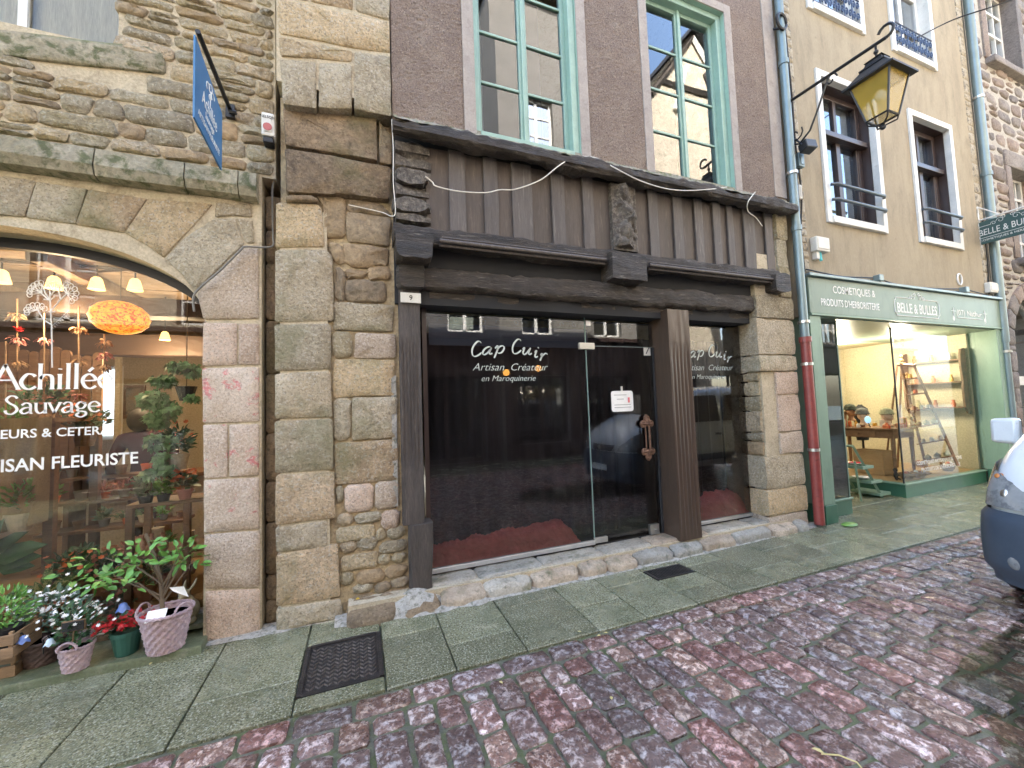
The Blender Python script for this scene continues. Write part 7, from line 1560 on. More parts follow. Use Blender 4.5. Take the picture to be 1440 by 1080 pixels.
PK = plain('pink_pot', (.45, .2, .18), .6); pot(t, p, .052, .038, .085, PK); m_ = MB(); clump(m_, p + Vector((-.02, 0, .13)), (.09, .07, .05), 40, .075, .03, .3); m_.build('foliage', M['darkleaf'], t, smooth=True); m_ = MB(); blooms(m_, [p + Vector((R.uniform(-.08, .08), R.uniform(-.06, .02), .16 + R.uniform(0, .09))) for _ in range(26)], .022); m_.build('orange_flowers', M['flower_o'], t, kind='stuff')
for i, (px, w_, mm, lb) in enumerate(((205, .05, 'greyleaf', 'grey green succulent bowl on the top shelf of the wooden stand'), (230, .045, 'leaf', 'small dark pot with a pale bird ornament on the wooden stand'))):
    p = onY(px, 708, .68); p.z = za; t = thing('potted_plant', lb, 'potted plant', p); pot(t, p, w_, w_ * .8, .06, M['iron']); m_ = MB(); clump(m_, p + Vector((0, 0, .09)), (.07, .05, .04), 70, .045, .012, .5); m_.build('foliage', M[mm], t, smooth=True)
for i, (px, py, hh, mk) in enumerate(((222, 765, .16, 'wallw'), (268, 800, .09, 'crate'), (240, 792, .07, 'terracotta'), (265, 745, .1, 'wallw'))):
    p = onY(px, py, .85); o = MB().lathe([(.03, 0), (.045, hh * .5), (.04, hh * .9), (.045, hh)], (p.x, .85, zb if i in (0, 3) else .3), 14).build('vase', M[mk], None, smooth=True); setp(o, ('tall cream vase behind the pink gourds', 'brown vase low behind the leafy tree by the jamb', 'terracotta vase low behind the leafy tree', 'cream vase at the right end of the wooden stand')[i], 'vase')
# hanging ivy
p = onY(262, 552, .66); t = thing('hanging_ivy', 'dark hanging pot with long trailing ivy at the right of the florist window', 'hanging plant', p)
MB().lathe([(.045, -.07), (.075, .045), (.08, .05), (.07, .05), (1e-4, .03)], p, 14).build('pot', M['iron'], t)
m_ = MB(); rr_ = random.Random(8)
for (px, py, n, rx, rz) in ((214, 560, 70, .09, .08), (230, 535, 50, .09, .05), (222, 590, 60, .07, .08), (218, 620, 50, .05, .07), (228, 645, 36, .05, .06), (250, 515, 44, .08, .05), (270, 520, 36, .05, .06), (238, 575, 44, .06, .08), (213, 665, 26, .04, .05), (272, 560, 16, .04, .04), (240, 620, 22, .05, .06), (238, 660, 22, .05, .05)):
    q = onY(px, py, .62); clump(m_, q, (rx, .10, rz), int(n * 2.4), .046, .0, -.2, 'ivy', rr_)
m_.build('foliage', M['ivy'], t, smooth=False)
m_ = MB(); m_.tube([p + Vector((0, 0, .05)), (p.x, .66, 3.0)], .004, 5); m_.tube([p, onY(230, 530, .64), onY(215, 580, .62), onY(216, 650, .62), onY(212, 690, .62)], .005, 5); m_.build('vines', M['stem'], t)
# low plants inside and along the glass
def bigleaf(pts, L, W, m, label, base, cat='potted plant'):
    t = thing('potted_plant', label, cat, base); pot(t, Vector(base), .09, .07, .14, M['terracotta']); m_ = MB()
    for (px, py, dx, dz, k) in pts:
        q = onY(px, py, base[1]); d = Vector((dx, -.15, dz)); leaf(m_, q, d, Vector((-.2, -1, .6)), L * k, W * k)
    m_.build('foliage', M[m], t, smooth=True); return t
b0 = onY(66, 850, .62)
bigleaf([(66, 830, .15, 1, 1.0), (66, 832, -1, .12, 1.15), (67, 832, .95, .55, 1.0), (60, 834, -.9, .5, .8), (70, 836, .8, .1, .9), (64, 835, -.5, .9, .6)], .20, .042, 'varleaf', 'plant with long cream edged leaves low behind the florist glass', (b0.x, .62, .14))
b0 = onY(0, 760, .66)
bigleaf([(-10, 790, 1, .35, 1.3), (-10, 780, .9, .75, 1.0), (-5, 800, 1, .0, .9), (-15, 775, .3, 1, 1.0), (-5, 795, .8, .15, 1.1)], .24, .06, 'darkleaf', 'plant with broad green leaves at the lower left behind the glass', (b0.x - .05, .66, .14))
for i, (px, py, rx, m1, m2, lb) in enumerate(((110, 795, .17, 'darkleaf', 'flower_o', 'bushy plant with salmon blossoms in the middle of the florist window'), (150, 800, .15, 'darkleaf', 'flower_p', 'dark leafy plant beside the salmon blossoms'), (30, 700, .1, 'leaf', None, 'trailing green plant over the burlap cloth'), (60, 560, .16, 'darkleaf', 'flower_p', 'flower bouquet behind the left end of the large white shop name'), (120, 590, .16, 'greyleaf', 'flower_o', 'mixed bouquet behind the second line of white lettering'), (20, 590, .17, 'leaf', None, 'light green bushy plant at left behind the word Fleurs'), (120, 850, .17, 'flower_p', None, 'dried hydrangea heads low behind the glass'), (170, 840, .12, 'greyleaf', 'flower_p', 'pink dried flowers low behind the red flowers'), (205, 800, .13, 'varleaf', None, 'variegated bush low behind the leafy basket tree'), (250, 620, .1, 'darkleaf', 'flower_o', 'leafy plant with orange blossoms below the hanging pot'))):
    y_ = .72 if i not in (3, 4, 5) else 1.25; q = onY(px, py, y_); t = thing('leafy_plant', lb, 'potted plant', (q.x, y_, max(.05, q.z - .25))); pot(t, Vector((q.x, y_, q.z - .24)), .08, .06, .13, R.choice(potm[:3]))
    m_ = MB(); clump(m_, q, (rx, .1, .11), 150, .06, .015, .5); m_.build('foliage', M[m1], t, smooth=True)
    if m2: m_ = MB(); blooms(m_, [q + Vector((R.gauss(0, rx * .6), R.gauss(-.05, .05), R.gauss(.05, .05))) for _ in range(22)], .022); m_.build('flowers', M[m2], t, kind='stuff')
# florist counter and the person behind the ivy
cnt = thing('counter', 'wooden counter with kraft paper deep inside the florist', 'counter', (-2.0, 2.2, .04)); MB().box(-2.9, -1.1, 2.2, 2.8, .98, 1.02).build('top', M['shelfwood'], cnt); MB().box(-2.85, -1.15, 2.25, 2.75, .05, .98).build('front', M['wallw'], cnt)
# ---- people: continuous skinned body
def skin_body(name, verts, edges, radii, m, parent, loc, root=0, sub=2):
    me = bpy.data.meshes.new(name); me.from_pydata(verts, edges, []); me.materials.append(m); o = bpy.data.objects.new(name, me); COL.objects.link(o); o.parent = parent; o.location = loc
    md = o.modifiers.new('skin', 'SKIN'); md.use_smooth_shade = True
    for i, sv in enumerate(me.skin_vertices[0].data): sv.radius = radii[i] if isinstance(radii[i], tuple) else (radii[i], radii[i]); sv.use_root = (i == root)
    sb_ = o.modifiers.new('sub', 'SUBSURF'); sb_.levels = sub; sb_.render_levels = sub; return o
SK = plain('skin', (.45, .26, .18), .55); HAIR = plain('dark_hair', (.018, .014, .012), .7)
hd = onY(204, 592, 2.0); base = Vector((hd.x + .05, 2.0, hd.z - 1.55))
t = thing('person', 'person in a dark maroon jumper bending over behind the ivy inside the florist', 'person', base)
H = hd.z - base.z
vv = [(0, 0, .95), (.02, -.02, 1.15), (.0, -.08, 1.36), (-.02, -.12, 1.44), (-.20, -.08, 1.36), (-.27, -.14, 1.12), (-.18, -.32, .98), (.20, -.08, 1.34), (.26, -.14, 1.10), (.16, -.32, .98), (-.10, 0, .88), (-.11, -.02, .48), (-.11, .02, .06), (.10, 0, .88), (.11, -.02, .48), (.11, .02, .06)]
ee = [(0, 1), (1, 2), (2, 3), (2, 4), (4, 5), (5, 6), (2, 7), (7, 8), (8, 9), (0, 10), (10, 11), (11, 12), (0, 13), (13, 14), (14, 15)]
rd = [(.16, .12), (.15, .11), (.16, .11), .05, .075, .05, .04, .075, .05, .04, .09, .065, .045, .09, .065, .045]
skin_body('body', vv, ee, rd, plain('maroon_knit', (.055, .012, .018), .9), t, (0, 0, 0))
hc = base + Vector((-.05, -.10, H)); MB().ball(hc + Vector((0, .02, -.01)), .093, 16, 12, .88, 1.05, 1.2).build('head', SK, t, smooth=True)
MB().ball(hc + Vector((0, -.02, .01)), .105, 16, 12, .95, 1.05, 1.2).build('hair', HAIR, t, smooth=True)
MB().ball(hc + Vector((0, .115, -.02)), .018, 8, 6, .7, 1, 1.3).build('nose', SK, t, smooth=True)
for s in (-1, 1): MB().ball(hc + Vector((s * .035, .10, .01)), .012, 8, 6).build('eye', M['void'], t); MB().ball(hc + Vector((s * .095, .0, -.01)), .022, 8, 6, .4, .8, 1.4).build('ear', SK, t, smooth=True)
for s in (-1, 1):
    m_ = MB(); w0 = base + Vector((s * .17, -.33, .97))
    for k in range(5): m_.tube([w0 + Vector((s * .0 + (k - 2) * .015, -.02, 0)), w0 + Vector(((k - 2) * .018, -.09 + abs(k - 2) * .008, -.015)), w0 + Vector(((k - 2) * .018, -.12 + abs(k - 2) * .01, -.04))], [.011, .009, .007], 6)
    m_.ball(w0 + Vector((0, -.02, 0)), .035, 10, 8, 1, 1.3, .5); o = m_.build('hand', SK, t, smooth=True)
# ---- florist lettering on the pane
YTf = YG - .006
def ftext(s, px0, px1, py, capx, parent, **k):
    a_, b_ = onY(px0, py, YTf), onY(px1, py, YTf); sz = (onY((px0 + px1) / 2, py - capx, YTf).z - onY((px0 + px1) / 2, py, YTf).z) / .70
    return text(s, sz, a_.x, (a_.z + b_.z) / 2, YTf, 'white', parent, 'lettering', width=b_.x - a_.x, **k)
# serif strokes built as geometry for the shop name
SG = {'A': ([[(.02, 0), (.38, .98)], [(.36, .98), (.74, 0)], [(.16, .36), (.58, .36)]], .76), 'c': ([[(.44, .5), (.36, .58), (.2, .58), (.05, .3), (.14, .06), (.3, .0), (.46, .1)]], .5), 'h': ([[(.08, 0), (.08, 1.0)], [(.08, .4), (.2, .56), (.36, .54), (.42, .4), (.42, 0)]], .54), 'i': ([[(.1, 0), (.1, .58)], [(.1, .78), (.105, .82)]], .24), 'l': ([[(.1, 0), (.1, 1.02)]], .24),
      'e': ([[(.07, .32), (.42, .34), (.38, .5), (.24, .59), (.09, .48), (.05, .27), (.14, .06), (.3, .0), (.45, .1)]], .5), 'E': ([[(.07, .32), (.42, .34), (.38, .5), (.24, .59), (.09, .48), (.05, .27), (.14, .06), (.3, .0), (.45, .1)], [(.22, .7), (.36, .86)]], .5),
      'S': ([[(.44, .84), (.36, .96), (.2, .97), (.08, .78), (.2, .58), (.38, .42), (.44, .2), (.28, .0), (.1, .04), (.04, .2)]], .52), 'a': ([[(.08, .46), (.2, .58), (.34, .54), (.38, .4), (.38, .06), (.46, .01)], [(.38, .34), (.16, .3), (.05, .14), (.16, .0), (.38, .12)]], .5), 'u': ([[(.07, .57), (.08, .18), (.18, .01), (.32, .06), (.4, .18)], [(.4, .57), (.4, 0)]], .5),
      'v': ([[(.02, .57), (.22, .0)], [(.22, .0), (.42, .57)]], .45), 'g': ([[(.4, .5), (.2, .58), (.06, .4), (.14, .22), (.3, .24), (.38, .42), (.26, .57)], [(.14, .22), (.1, .08), (.36, .02), (.4, -.14), (.22, -.28), (.05, -.16), (.16, -.02)]], .47)}
def serif_word(word, x0, x1, z, h, parent, name):
    tot = sum(SG[c][1] for c in word); k = (x1 - x0) / (tot * h); ls = []; cx = 0; ser = []
    for c in word:
        for s_ in SG[c][0]:
            pts = [(x0 + k * h * (cx + a_), z + h * b_) for a_, b_ in s_]; ls.append(pts)
        for s_ in SG[c][0]:
            if c in 'AhilvEu' or c == 'A':
                for (a_, b_) in (s_[0], s_[-1]):
                    if b_ in (0, .57, .58, 1.0, 1.02): ser.append([(x0 + k * h * (cx + a_ - .075), z + h * b_), (x0 + k * h * (cx + a_ + .075), z + h * b_)])
        cx += SG[c][1]
    wf = lambda d, t: h * (.026 + .036 * abs(d.y))
    return stroke(ls, wf, lambda u, v: (u, YTf, v), 'white', parent, name), stroke(ser, lambda d, t: h * .018, lambda u, v: (u, YTf - .0004, v), 'white', parent, name + '_serifs')
a_, b_ = onY(-13, 546, YTf), onY(160, 546, YTf); hh = onY(70, 512, YTf).z - onY(70, 547, YTf).z
serif_word('AchillEe', a_.x, b_.x, onY(60, 547, YTf).z, hh, fframe, 'shop_name_lettering')
a_, b_ = onY(5, 581, YTf), onY(142, 581, YTf); hh = onY(70, 558, YTf).z - onY(70, 582, YTf).z
serif_word('Sauvage', a_.x, b_.x, onY(60, 581, YTf).z, hh * 1.05, fframe, 'second_line_lettering')
ftext('FLEURS & CETERA', -22, 155, 614, 12, fframe, bold=.0012); ftext('ARTISAN FLEURISTE', -60, 194, 659, 17, fframe, bold=.002)
# yarrow drawing
def fp(cx, cy): q = onY(cx * 160 / 1080, 320 + cy * 160 / 1080, YTf); return (q.x, q.z)
Ls = [[(495, 1330), (492, 1080), (490, 940), (480, 800), (475, 600)], [(480, 800), (560, 700), (640, 620)], [(478, 700), (400, 630), (330, 560)], [(485, 920), (420, 880), (370, 800), (350, 760)], [(475, 690), (430, 620), (400, 540)], [(475, 650), (500, 620), (530, 590)], [(575, 680), (560, 610), (570, 580)], [(640, 620), (620, 570), (600, 550)],
      [(415, 680), (475, 690), (515, 660)], [(455, 795), (490, 805), (535, 795)]]
m_ = MB()
for s_ in Ls: m_.tube([(fp(*q)[0], YTf, fp(*q)[1]) for q in s_], [.0045] * len(s_), 4)
def cluster(cx, cy, rx, ry, a0, a1, n):
    for k in range(n):
        a = math.radians(a0 + (a1 - a0) * k / (n - 1)); ex, ey = cx + rx * math.cos(a), cy - ry * math.sin(a); r_ = 26
        m_.tube([(fp(ex + r_ * math.cos(t), ey + r_ * math.sin(t))[0], YTf, fp(ex + r_ * math.cos(t), ey + r_ * math.sin(t))[1]) for t in [2 * PI * j / 8 for j in range(9)]], .0032, 4)
        m_.tube([(fp(cx, cy)[0], YTf, fp(cx, cy)[1]), (fp(ex, ey)[0], YTf, fp(ex, ey)[1])], 0.0026, 4)
cluster(400, 620, 120, 95, 95, 190, 6); cluster(640, 630, 85, 80, -60, 130, 7); cluster(340, 790, 90, 55, 20, 200, 7); cluster(500, 600, 55, 60, 40, 140, 3)
m_.build('yarrow_drawing', M['white'], fframe)
m_ = MB()
for k in range(9):
    t_ = k / 9; q = Vector(fp(490 + 160 * t_, 940 - 150 * t_))
    for sg in (-1, 1): m_.add([(q.x, YTf, q.y), (q.x + .012 + .003 * sg, YTf, q.y + .016 * sg + .004), (q.x + .016, YTf, q.y + .02 * sg), (q.x + .006, YTf, q.y + .012 * sg)], [(0, 1, 2, 3)])
m_.build('yarrow_leaf', M['white'], fframe)
# ================================================================== GREEN SHOP INTERIOR
SPOT = emit('bright_ceiling_spot', (1, .9, .68), 1.0)
for i, (x_, y_) in enumerate(((9.35, .75), (9.0, 1.5), (7.2, 2.4))):
    t = thing('ceiling_spot', ('round ceiling spot nearest the green shop glass', 'round ceiling spot above the wooden steps', 'ceiling spot over the shop entrance')[i], 'lamp', (x_, y_, 2.69), 'ceiling spots of the green shop')
    MB().lathe([(1e-4, -.02), (.07, -.02), (.08, 0)], (x_, y_, 2.69), 20).build('lens', SPOT, t)
    pl = bpy.data.lights.new('spot_light', 'POINT'); pl.energy = 10; pl.color = (1, .86, .62); pl.shadow_soft_size = .1; lo = bpy.data.objects.new('spot_light', pl); COL.objects.link(lo); lo.parent = t; lo.location = (0, 0, -.22)
# side table with drawer
T0 = (8.35, 8.95, .50, 1.50); ztt = 1.06
t = thing('side_table', 'dark brown wooden table with a drawer inside the green shop window', 'table', (8.65, 1.0, PZ)); MB().box(T0[0] - .03, T0[1] + .03, T0[2] - .03, T0[3] + .03, ztt - .03, ztt).build('tabletop', M['shelfwood'], t, bevel=.005)
MB().box(T0[0], T0[1], T0[2], T0[3], ztt - .17, ztt - .031).build('apron', M['shelfwood'], t); dr_ = MB().box(T0[0] - .012, T0[0] - .001, T0[2] + .25, T0[3] - .25, ztt - .155, ztt - .045).build('drawer', M['shelfwood'], t); MB().ball((T0[0] - .02, 1.0, ztt - .1), .015, 8, 6).build('drawer_knob', M['rust'], dr_)
for (a_, b_) in ((T0[0], T0[2]), (T0[1] - .06, T0[2]), (T0[0], T0[3] - .06), (T0[1] - .06, T0[3] - .06)): MB().tube([(a_ + .03, b_ + .03, ztt - .171), (a_ + .03, b_ + .03, PZ)], [.034, .02], 8).build('leg', M['shelfwood'], t)
def bust(x, y, z, capm, label, face_y=-1, tilt=0, skinm=plain('pale_mannequin_skin', (.62, .42, .28), .5), glasses=False):
    t = thing('mannequin_head', label, 'mannequin head', (x, y, z), 'mannequin heads wearing hats in the green shop'); m_ = MB()
    m_.lathe([(.075, 0), (.07, .02), (.042, .05), (.04, .09)], (x, y, z), 14); m_.ball((x, y, z + .19), .085, 18, 14, .88, 1.0, 1.25); m_.ball((x, y - .05, z + .13), .045, 12, 8, .9, .8, .8); m_.ball((x - .03, y - .088, z + .175), .016, 8, 6, .8, 1.1, 1.5); m_.ball((x - .02, y - .08, z + .135), .018, 8, 6, 1.3, .5, .5)
    for s in (-1, 1): m_.ball((x + s * .075, y, z + .175), .018, 8, 6, .5, 1, 1.5)
    o = m_.build('head', skinm, t, smooth=True); rm = o.modifiers.new('remesh', 'REMESH'); rm.mode = 'VOXEL'; rm.voxel_size = .008; rm.use_smooth_shade = True
    for s in (-1, 1): MB().ball((x + s * .032 - .015, y - .080, z + .195), .009, 8, 6, 1.3, .6, .7).build('eye', M['void'], t)
    m_ = MB()
    pr_ = [(.086, .20), (.094, .205), (.096, .23), (.088, .27), (.06, .305), (1e-3, .32)]; m_.lathe(pr_, (x, y + .008, z), 20); m_.tube([(x + .094 * math.cos(a), y + .008 + .096 * math.sin(a), z + .215) for a in [2 * PI * k / 24 for k in range(25)]], .014, 8); m_.build('hat', capm, t, smooth=True)
    if glasses: MB().box(x - .075, x + .055, y - .098, y - .085, z + .18, z + .21).build('sunglasses', M['void'], t, bevel=.006)
    return t
KN = mat('dark_green_knit', (.06, .07, .05), (.04, .05, .04), scale=40, rough=.95, bump=.6); KG = mat('grey_knit', (.2, .2, .19), (.14, .14, .13), scale=40, rough=.95, bump=.6); KC = mat('cream_knit', (.5, .48, .3), (.42, .4, .25), scale=40, rough=.95, bump=.6)
bust(8.72, 1.30, ztt + .10, KN, 'mannequin head with sunglasses and dark green knitted hat, at the back', skinm=plain('tan_mannequin', (.4, .22, .12), .5), glasses=True)
bust(8.55, 1.02, ztt + .03, KG, 'mannequin head with grey knitted hat, in the middle of three')
bust(8.55, .66, ztt + .03, KC, 'mannequin head with cream knitted hat, nearest the glass corner')
bxm = mat('plain_wood_box', (.40, .27, .14), (.34, .22, .11), scale=4, rough=.7, bump=.2, stretch=(1, 1, 4))
t = thing('wooden_box', 'pale wooden box standing on the table left of the hats', 'box', (8.5, 1.42, ztt)); MB().box(8.36, 8.7, 1.36, 1.5, ztt, ztt + .26).build('case', bxm, t, bevel=.004); MB().box(8.35, 8.71, 1.35, 1.51, ztt + .261, ztt + .275).build('lid', bxm, t)
t = thing('wooden_box', 'pale wooden box standing on the floor under the table', 'box', (8.7, .9, PZ)); MB().box(8.5, 8.85, .75, 1.2, PZ, PZ + .40).build('case', bxm, t, bevel=.004); MB().box(8.49, 8.86, .74, 1.21, PZ + .401, PZ + .415).build('lid', bxm, t)
# small goods on the table
gm = [M['white'], plain('honey', (.6, .35, .05), .3), M['flower_o'], M['terracotta'], KC, plain('pale_card', (.6, .55, .45), .7)]
for i in range(11):
    x_, y_ = R.uniform(8.36, 8.9), R.uniform(.5, 1.25); h_ = R.uniform(.05, .11)
    if i % 2: o = MB().box(x_ - .03, x_ + .03, y_ - .02, y_ + .02, ztt, ztt + h_).build('soap_box', ([gm[2], gm[5], gm[0], gm[1], gm[3], gm[4]][i // 2]), None, bevel=.004); setp(o, ('orange', 'pale', 'white', 'honey coloured', 'brown', 'cream')[i // 2] + ' small boxed soap on the dark brown table with the hats', 'soap', 'small goods on the hat table')
    else: o = MB().lathe([(.025, 0), (.027, h_ * .7), (.015, h_ * .8), (.016, h_)], (x_, y_, ztt), 12).build('jar', [gm[0], gm[2], gm[4], gm[1], gm[3], gm[5]][i // 2], None, smooth=True); setp(o, ('white', 'orange', 'cream', 'honey coloured', 'terracotta', 'pale')[i // 2] + ' small round jar on the dark brown table with the hats', 'jar', 'small jars on the hat table')
m_ = thing('hand_mirror', 'small oval hand mirror leaning on the table before the hats', 'mirror', (8.4, .80, ztt)); p = Vector((8.38, .86, ztt + .14)); MB().ball(p, .05, 14, 8, .25, 1, 1.3).build('glass', emit('mirror_sky_glow', (.4, .7, 1), .1), m_, smooth=True); MB().tube([p + Vector((0, 0, -.05)), p + Vector((0, -.03, -.13))], .008, 6).build('handle', M['void'], m_)  # sky reflection in the mirror put in as a faint blue glow
jk = thing('jacket', 'black sleeveless jacket on a stand behind the hats', 'clothing', (9.3, 1.45, PZ)); prof = [(.13, 0), (.15, .2), (.17, .5), (.16, .62), (.06, .68), (.05, .70)]; MB().lathe(prof, (9.3, 1.45, .75), 18, 1, .6).build('body', M['void'], jk, smooth=True); MB().tube([(9.3, 1.45, PZ), (9.3, 1.45, .8)], .02, 8).build('stand', M['iron'], jk)
# step ladder display
XD = 9.35
def lp(px, py, X=XD): return onX(px, py, X)
ld = thing('step_ladder', 'brown folding step ladder used as display inside the green shop window', 'ladder', (XD, .6, PZ))
apx = [lp(1263, 510), lp(1287, 510)]; ap = lp(1266, 511, XD); ap2 = lp(1285, 511, XD)
f1, f2 = lp(1303, 660), lp(1345, 652)
for (a_, b_) in ((lp(1266, 511), lp(1304, 662)), (lp(1284, 511), lp(1347, 655))): MB().tube([a_, b_], .022, 4).build('side_rail', M['shelfwood'], ld)
for (a_, b_) in ((lp(1262, 513, XD + .25), lp(1240, 600, XD + .25)), (lp(1268, 513, XD + .3), lp(1262, 655, XD + .3))): MB().tube([a_, (b_.x, b_.y, PZ)], .018, 4).build('rear_leg', M['shelfwood'], ld)
MB().tube([lp(1262, 513), lp(1288, 513)], .03, 4).build('top_step', M['shelfwood'], ld)
for k in range(1, 7):
    t_ = k / 6.6; a_ = lp(1266, 511).lerp(lp(1304, 662), t_); b_ = lp(1284, 511).lerp(lp(1347, 655), t_)
    m_ = MB(); m_.hexa([a_ + Vector((-.12, 0, -.012)), b_ + Vector((-.12, 0, -.012)), b_ + Vector((.06, 0, -.012)), a_ + Vector((.06, 0, -.012)), a_ + Vector((-.12, 0, .008)), b_ + Vector((-.12, 0, .008)), b_ + Vector((.06, 0, .008)), a_ + Vector((.06, 0, .008))]); m_.build('step', M['shelfwood'], ld)
    nn = 3 if k > 2 else 1
    for j in range(nn):
        q = a_.lerp(b_, (j + .5) / nn) + Vector((-.04, 0, .008)); w_ = .045
        if k in (4, 6): o = MB().lathe([(w_ * .5, 0), (w_ * 1.05, w_ * .6), (w_ * .95, w_ * 1.3), (w_ * .3, w_ * 1.9), (w_ * .12, w_ * 2.3)], q, 14).build('ceramic_pot', KC, None, smooth=True); setp(o, 'round cream ceramic pot, ' + ORD[j] + ' from the left on the ' + ORD[k - 1] + ' ladder step from the top', 'pot', 'cream ceramic pots on the ladder')
        else: o = MB().lathe([(w_ * .6, 0), (w_ * .7, w_ * .9), (w_ * .5, w_ * 1.3), (w_ * .55, w_ * 1.6)], q, 12).build('soap_jar', gm[(k + j) % 6], None, smooth=True); setp(o, 'small coloured soap jar, ' + ORD[j] + ' from the left on the ' + ORD[k - 1] + ' ladder step from the top', 'jar', 'soap jars on the ladder')
def doll(p, s, m, label, sit=True):
    t = thing('figurine', label, 'figurine', p, 'carved figurines in the green shop'); P = Vector(p)
    m_ = MB(); m_.ball(P + Vector((0, 0, s * .45)), s * .22, 12, 8, 1, .8, 1.5); m_.ball(P + Vector((0, 0, s * .95)), s * .19, 12, 8); m_.tube([P + Vector((-.1 * s, 0, s * .15)), P + Vector((-.3 * s, -.25 * s, .05 * s))], [s * .11, s * .08], 8); m_.tube([P + Vector((.1 * s, 0, s * .15)), P + Vector((.3 * s, -.25 * s, .05 * s))], [s * .11, s * .08], 8)
    m_.tube([P + Vector((-.15 * s, 0, s * .65)), P + Vector((-.38 * s, -.1 * s, .35 * s))], [s * .09, s * .06], 8); m_.tube([P + Vector((.15 * s, 0, s * .65)), P + Vector((.38 * s, -.1 * s, .35 * s))], [s * .09, s * .06], 8)
    m_.ball(P + Vector((-.14 * s, 0, s * 1.12)), s * .06, 8, 6); m_.ball(P + Vector((.14 * s, 0, s * 1.12)), s * .06, 8, 6); o = m_.build('body', m, t, smooth=True); rm = o.modifiers.new('remesh', 'REMESH'); rm.mode = 'VOXEL'; rm.voxel_size = .012; rm.use_smooth_shade = True; return t
WD = plain('light_wood', (.45, .28, .12), .5)
doll(lp(1268, 512) + Vector((0, 0, .0)), .15, WD, 'small wooden bear like figurine sitting on top of the step ladder'); doll(lp(1276, 535), .13, WD, 'wooden figurine climbing the upper ladder steps'); doll(lp(1283, 580), .13, WD, 'wooden figurine hanging on the middle ladder steps')
doll((9.6, 2.15, 2.05), .26, plain('brown_bronze', (.2, .12, .05), .5), 'brown animal figurine hanging on the cream back wall'); doll((9.05, .95, PZ), .30, plain('white_ceramic', (.5, .47, .36), .5), 'white dog figurine standing on the display floor behind the table leg'); doll((8.25, .47, PZ), .17, M['void'], 'black cat figurine standing beside the front table leg')
# wall shelf
ws = thing('wall_shelf', 'brown three tier shelf on the cream side wall of the green shop', 'shelf unit', (10.4, .8, 1.3))
y0, y1 = .36, 1.16
for k, z_ in enumerate((2.24, 1.83, 1.36)):
    MB().box(10.26, 10.44, y0, y1, z_ - .025, z_).build('shelf_board', M['shelfwood'], ws)
    for j in range(3): q = (10.34, y0 + .15 + .25 * j, z_); o = MB().lathe([(.03, 0), (.035, .06), (.02, .1), (.024, .13)], q, 10).build('jar', gm[(j + k) % 6], None, smooth=True); setp(o, 'small jar, ' + ORD[2 - j] + ' from the left on the ' + ('top', 'middle', 'lowest')[k] + ' board of the brown wall shelf', 'jar', 'small jars on the wall shelf')
for yy in (y0 - .03, y1): 
    pr_ = [(10.44, 1.22), (10.36, 1.24), (10.27, 1.36), (10.26, 1.7), (10.28, 1.83), (10.25, 2.1), (10.26, 2.3), (10.3, 2.42), (10.44, 2.44)]; MB().prism(pr_, yy, yy + .028).build('side_panel', M['shelfwood'], ws)
# green folding stand outside with dishes
G = M['green1']; ssx, ssy = 7.25, .42
fs = thing('folding_stand', 'small sage green folding step stand before the green shop entrance', 'display stand', (ssx + .2, ssy, 0))
def P3(dx, dy, z): return Vector((ssx + dx, ssy + dy, z))
for dy in (0, .34):
    MB().tube([P3(-.15, dy, .86), P3(.48, dy, .01)], .022, 4).build('front_rail', G, fs); MB().tube([P3(-.10, dy + .02, .62), P3(-.02, dy + .02, .0)], .018, 4).build('rear_leg', G, fs)
MB().tube([P3(-.15, 0, .86), P3(-.15, .34, .86)], .02, 4).build('top_bar', G, fs)
for (dx, z_) in ((.12, .52), (.30, .28), (.50, .07)): MB().box(ssx + dx - .12, ssx + dx + .16, ssy - .03, ssy + .37, z_ - .03, z_ + .015).build('tread', G, fs, bevel=.004)
for i, (dx, z_, mk) in enumerate(((.14, .536, 'flower_r'), (.30, .296, 'white'))):
    t = thing('shell_dish', ('white dish with red soaps on the top step of the green stand', 'oval white shell dish on the middle step of the green stand')[i], 'dish', P3(dx, .16, z_)); MB().lathe([(.05, 0), (.1, .03), (.095, .032), (.04, .008)], P3(dx, .16, z_), 16, 1.0, 1.3).build('dish', M['white'], t, smooth=True)
    for j in range(5): MB().box(ssx + dx - .06 + .025 * j, ssx + dx - .04 + .025 * j, ssy + .10, ssy + .2, z_ + .012, z_ + .04).build('soap', M[mk], t)
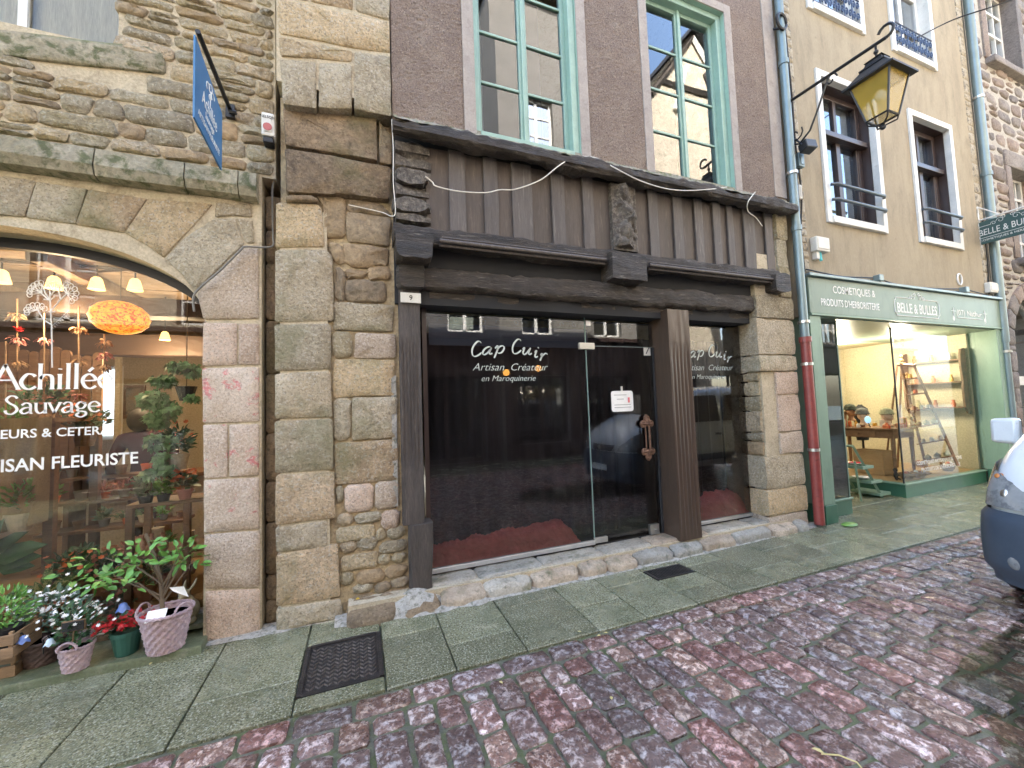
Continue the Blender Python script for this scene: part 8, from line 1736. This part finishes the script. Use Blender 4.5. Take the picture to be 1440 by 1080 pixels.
# wicker baskets, folded cloths and gift boxes filling the display floor
IT = [('round wicker basket of soaps', 8.45, .42), ('round wicker basket of bottles', 8.75, .40), ('round wicker basket of brushes', 9.9, .5), ('round wicker basket of sponges', 10.2, .62), ('round wicker basket of cloths', 10.1, .95)]
for (nm, x_, y_) in IT:
    t = thing('wicker_basket', nm + ' standing on the display floor of the green shop', 'basket', (x_, y_, PZ)); MB().lathe([(.06, 0), (.09, .05), (.10, .10), (.092, .10), (1e-4, .06)], (x_, y_, PZ), 18).build('basket', M['crate'], t)
    for j in range(5): MB().ball((x_ + R.uniform(-.05, .05), y_ + R.uniform(-.05, .05), PZ + .10), .028, 8, 6).build('content', gm[(j + int(x_ * 10)) % 6], t, smooth=True)
for i, (x_, y_, w_, h_) in enumerate(((8.42, 1.28, .12, .14), (8.62, .52, .1, .07), (8.82, .58, .09, .16), (8.86, .86, .1, .12), (8.38, .60, .08, .05))):
    t = thing('gift_box', ('cream', 'terracotta', 'honey', 'white', 'orange')[i] + ' gift box with a ribbon on the table with the hats', 'box', (x_, y_, ztt)); MB().box(x_ - w_ / 2, x_ + w_ / 2, y_ - w_ / 2, y_ + w_ / 2, ztt, ztt + h_).build('box', [gm[4], gm[3], gm[1], gm[0], gm[2]][i], t, bevel=.004)
    MB().box(x_ - .008, x_ + .008, y_ - w_ / 2 - .002, y_ + w_ / 2 + .002, ztt, ztt + h_ + .003).build('ribbon', M['flower_r'], t)
doll((9.2, .5, PZ), .2, WD, 'wooden doll standing on the display floor left of the ladder foot'); doll((8.8, .45, ztt), .16, gm[4], 'cream doll sitting at the right end of the hat table')
# hanging plants in the entrance
p = Vector((8.9, 1.9, 1.75)); t = thing('trailing_plant', 'small yellow green trailing plant against the wooden boards in the shop', 'potted plant', p); pot(t, p, .08, .06, .1, M['crate']); m_ = MB(); clump(m_, p + Vector((0, 0, .15)), (.12, .12, .1), 70, .07, .018, .3); m_.build('foliage', M['leaf'], t, smooth=True)
# leaves fallen on the street
FL = plain('yellow_fallen_leaf', (.5, .42, .18), .6)
for i, (px, py) in enumerate(((1160, 1060), (702, 958), (1040, 906), (812, 888), (845, 893), (855, 890), (210, 815 + 120), (860, 984), (1338, 893))):
    q = onZ(px, py, .012); m_ = MB(); d = rv(); d.z = .05; leaf(m_, q, d, Vector((0, 0, 1)), .03 if i else .05, .009 if i else .012); o = m_.build('fallen_leaf', FL, None); setp(o, 'tiny pale fallen leaf lying ' + ('on the cobbles at the bottom right', 'on the slab edge right of the iron cover', 'on the cobbles below the drain grate', 'leftmost of three leaves on the slabs before the step', 'middle of three leaves on the slabs before the step', 'rightmost of three leaves on the slabs before the step', 'on the slabs under the arch jamb', 'on the first cobbles below the door', 'on the far cobbles near the van')[i], 'leaf', 'fallen leaves on the wet ground')
q = onZ(1190, 1064, .012); o = MB().tube([onZ(1155, 1060, .014), onZ(1180, 1062, .02), onZ(1205, 1072, .018), onZ(1215, 1084, .014)], .0035, 5).build('straw', FL, None); setp(o, 'thin pale curved straw on the cobbles at the bottom edge', 'straw')
